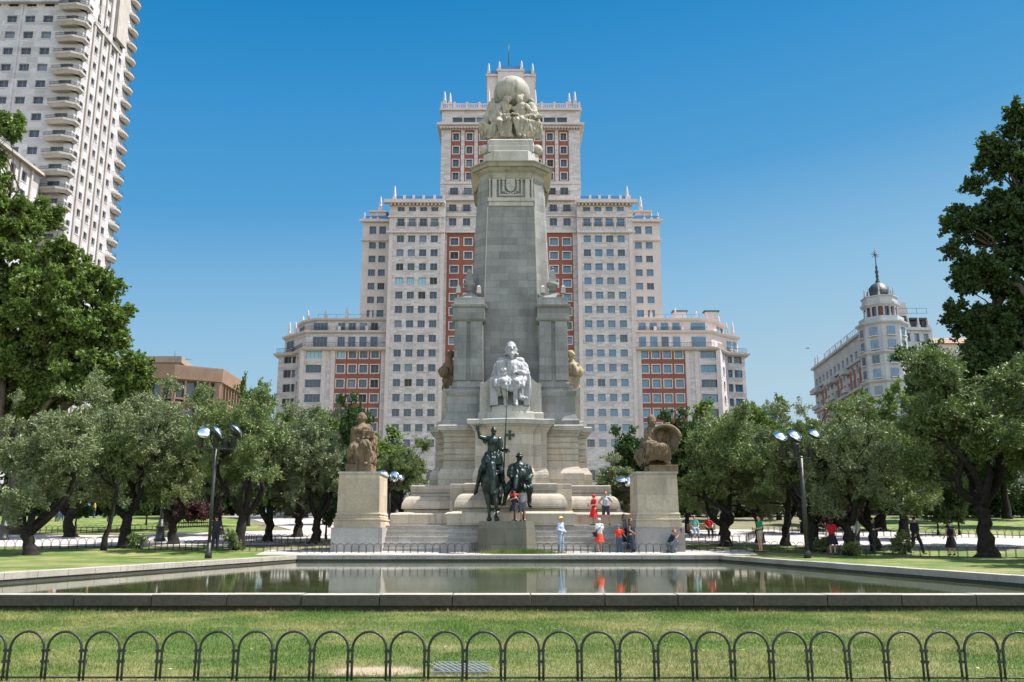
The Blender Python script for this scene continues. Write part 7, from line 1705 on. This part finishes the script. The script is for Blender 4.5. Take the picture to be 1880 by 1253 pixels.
person(960, 0, 46.15, 1.70, R(-20), 'person in a pale shirt half hidden behind the girl on the bronze group pedestal', cm('pale_shirt', (.42, .42, .44)), cm('grey_jeans', (.14, .17, .20)), hb, z=ZFP, legs='shorts')
person(1397, 0, 45.6, 1.80, R(-80), 'man in green polo shirt and beige shorts, right of the right pedestal', cm('green_polo', (.01, .22, .10)), cm('beige_trousers', (.40, .30, .20)), hb, legs='shorts', pose=dict(le=(-.20, .02, 1.15), lw=(-.12, -.26, 1.10), re=(.20, .02, 1.15), rw=(.12, -.26, 1.10), tilt=.3), extra=box_extra('phone', M['rail'], 'lw', (.08, -.1, .03), (.035, .006, .06)))
person(1530, 0, 44.4, 1.72, R(160), 'dark-haired woman in a red top and black skirt behind the right fence', cm('crimson_top', (.42, .012, .02)), cm('black_skirt', (.015, .015, .018)), hb, legs=1.1, female=True, hairlen=.2, pose=dict(le=(-.30, 0, 1.2), lw=(-.22, -.15, 1.35)))
person(1568, 0, 44.6, 1.78, R(-120), 'man in a white tee shirt and dark trousers beside the right trees', cm('white_tee', (.62, .60, .62)), cm('black_trousers', (.02, .02, .025)), hb)
person(1577, 0, 45.6, 1.80, R(-100), 'man in a pale yellow shirt just behind the man in white', cm('cream_shirt', (.55, .54, .42)), cm('dark_jeans', (.05, .06, .08)), hbr, sleeve='long')
person(1606, 0, 45.0, 1.74, R(80), 'man in dark clothes leaning by the thick right trunk, bare forearm showing', cm('dark_tee', (.03, .03, .032)), cm('dark_trousers', (.03, .035, .04)), hb, pose=dict(lw=(-.05, -.24, 1.2)))
person(1684, 0, 44.5, 1.80, R(110), 'person in black walking with long strides behind the right fence', cm('black_shirt', (.02, .022, .028)), cm('black_trousers', (.02, .02, .025)), hb, sleeve='long', pose=dict(lk=(-.10, -.20, .52), la=(-.10, -.30, .09), rk=(.10, .10, .48), ra=(.10, .42, .14), lw=(-.22, .15, .95), rw=(.22, -.25, .98)))
person(1749, 0, 43.8, 1.66, R(180), 'woman in a long black dress with bare shoulders behind the right fence', cm('black_dress', (.015, .015, .02)), cm('black_dress', (.015, .015, .02)), hb, legs=1.3, sleeve='none', female=True)
person(394, 0, 46.0, 1.78, R(-150), 'person in dark clothes standing just behind the left lamp post', cm('black_shirt', (.02, .022, .028)), cm('black_trousers', (.02, .02, .025)), hb, pose=dict(lw=(-.10, -.2, 1.25)))
SIT = dict(pel=(0, .10, .55), che=(0, .16, .88), nek=(0, .14, 1.07), head=(0, .11, 1.22), ls=(-.18, .15, 1.02), rs=(.18, .15, 1.02), le=(-.24, .05, .78), lw=(-.16, -.18, .66), re=(.24, .05, .78), rw=(.16, -.18, .66), lh=(-.09, .08, .55), rh=(.09, .08, .55), lk=(-.12, -.34, .55), la=(-.12, -.40, .08), rk=(.12, -.34, .55), ra=(.12, -.40, .08))
person(1277, 0, 57.0, 1.72, R(0), 'person in a teal shirt sitting at the left end of the far bench', cm('teal_shirt', (.12, .36, .32)), cm('pale_jeans', (.30, .37, .46)), hb, pose=SIT, lod=True)
person(1303, 0, 57.0, 1.72, R(0), 'person in a red top sitting at the right end of the far bench', cm('crimson_top', (.42, .012, .02)), cm('dark_trousers', (.03, .035, .04)), hb, pose=SIT, lod=True)
far = [(104, 80, .62, .16, .05, 'orange'), (112, 83, .60, .60, .62, 'white'), (160, 88, .10, .35, .55, 'blue'), (172, 88, .62, .36, .04, 'yellow-orange'), (199, 80, .62, .20, .10, 'orange-red'), (42, 90, .55, .50, .50, 'pale'), (128, 90, .30, .30, .34, 'grey')]
for i, (px, Y, r, g, b_, w) in enumerate(far):
    side = ('far beyond the leftmost olive', 'far off beside the orange one', 'far between the two leftmost olives', 'far off, right of the blue one', 'on the far path right of the thin young tree', 'at the far left behind the first trunk', 'in the shade by the far hedge')[i]
    person(px, 0, Y, 1.65, R(40 * i), 'tiny person in %s top %s' % (w, side), cm(w.replace('-', '_') + '_top', (r, g, b_)), cm('jeans', (.06, .10, .16)), hb, lod=True)
# a bird in flight
bp_ = P(1483, 640, 90); bd = thing('bird', bp_, 'small bird gliding in the sky left of the domed building', 'bird')
blob([('c', V(-.22, 0, 0), V(.2, 0, .02), .05, .07), ('e', V(.27, 0, .05), (.06, .05, .05)), ('c', V(.3, 0, .05), V(.38, 0, .04), .02, .01), ('c', V(.05, 0, .03), V(.0, -.3, .14), .05, .04), ('c', V(.0, -.3, .14), V(-.12, -.62, .06), .04, .012), ('c', V(.05, 0, .03), V(.0, .3, .14), .05, .04), ('c', V(.0, .3, .14), V(-.12, .62, .06), .04, .012), ('c', V(-.2, 0, 0), V(-.4, 0, 0), .045, .03)], .018, 'body', cm('grey_feathers', (.12, .12, .13)), bd); bd.scale = (.6, .6, .6)
# tiny foam spout in the pool
fp_ = onz(700, 1030, .02); f = thing('water_spout', V(fp_.x, fp_.y, .02), 'small white bubbling spout in the far left part of the pool', 'fountain')
blob([('c', V(0, 0, -.02), V(.02, 0, .16), .07, .04), ('e', V(.08, -.02, .02), (.09, .08, .04)), ('e', V(-.07, .03, .02), (.08, .07, .05)), ('e', V(.04, 0, .2), (.035, .03, .04))], .015, 'foam', cm('white_foam', (.7, .72, .75)), f)
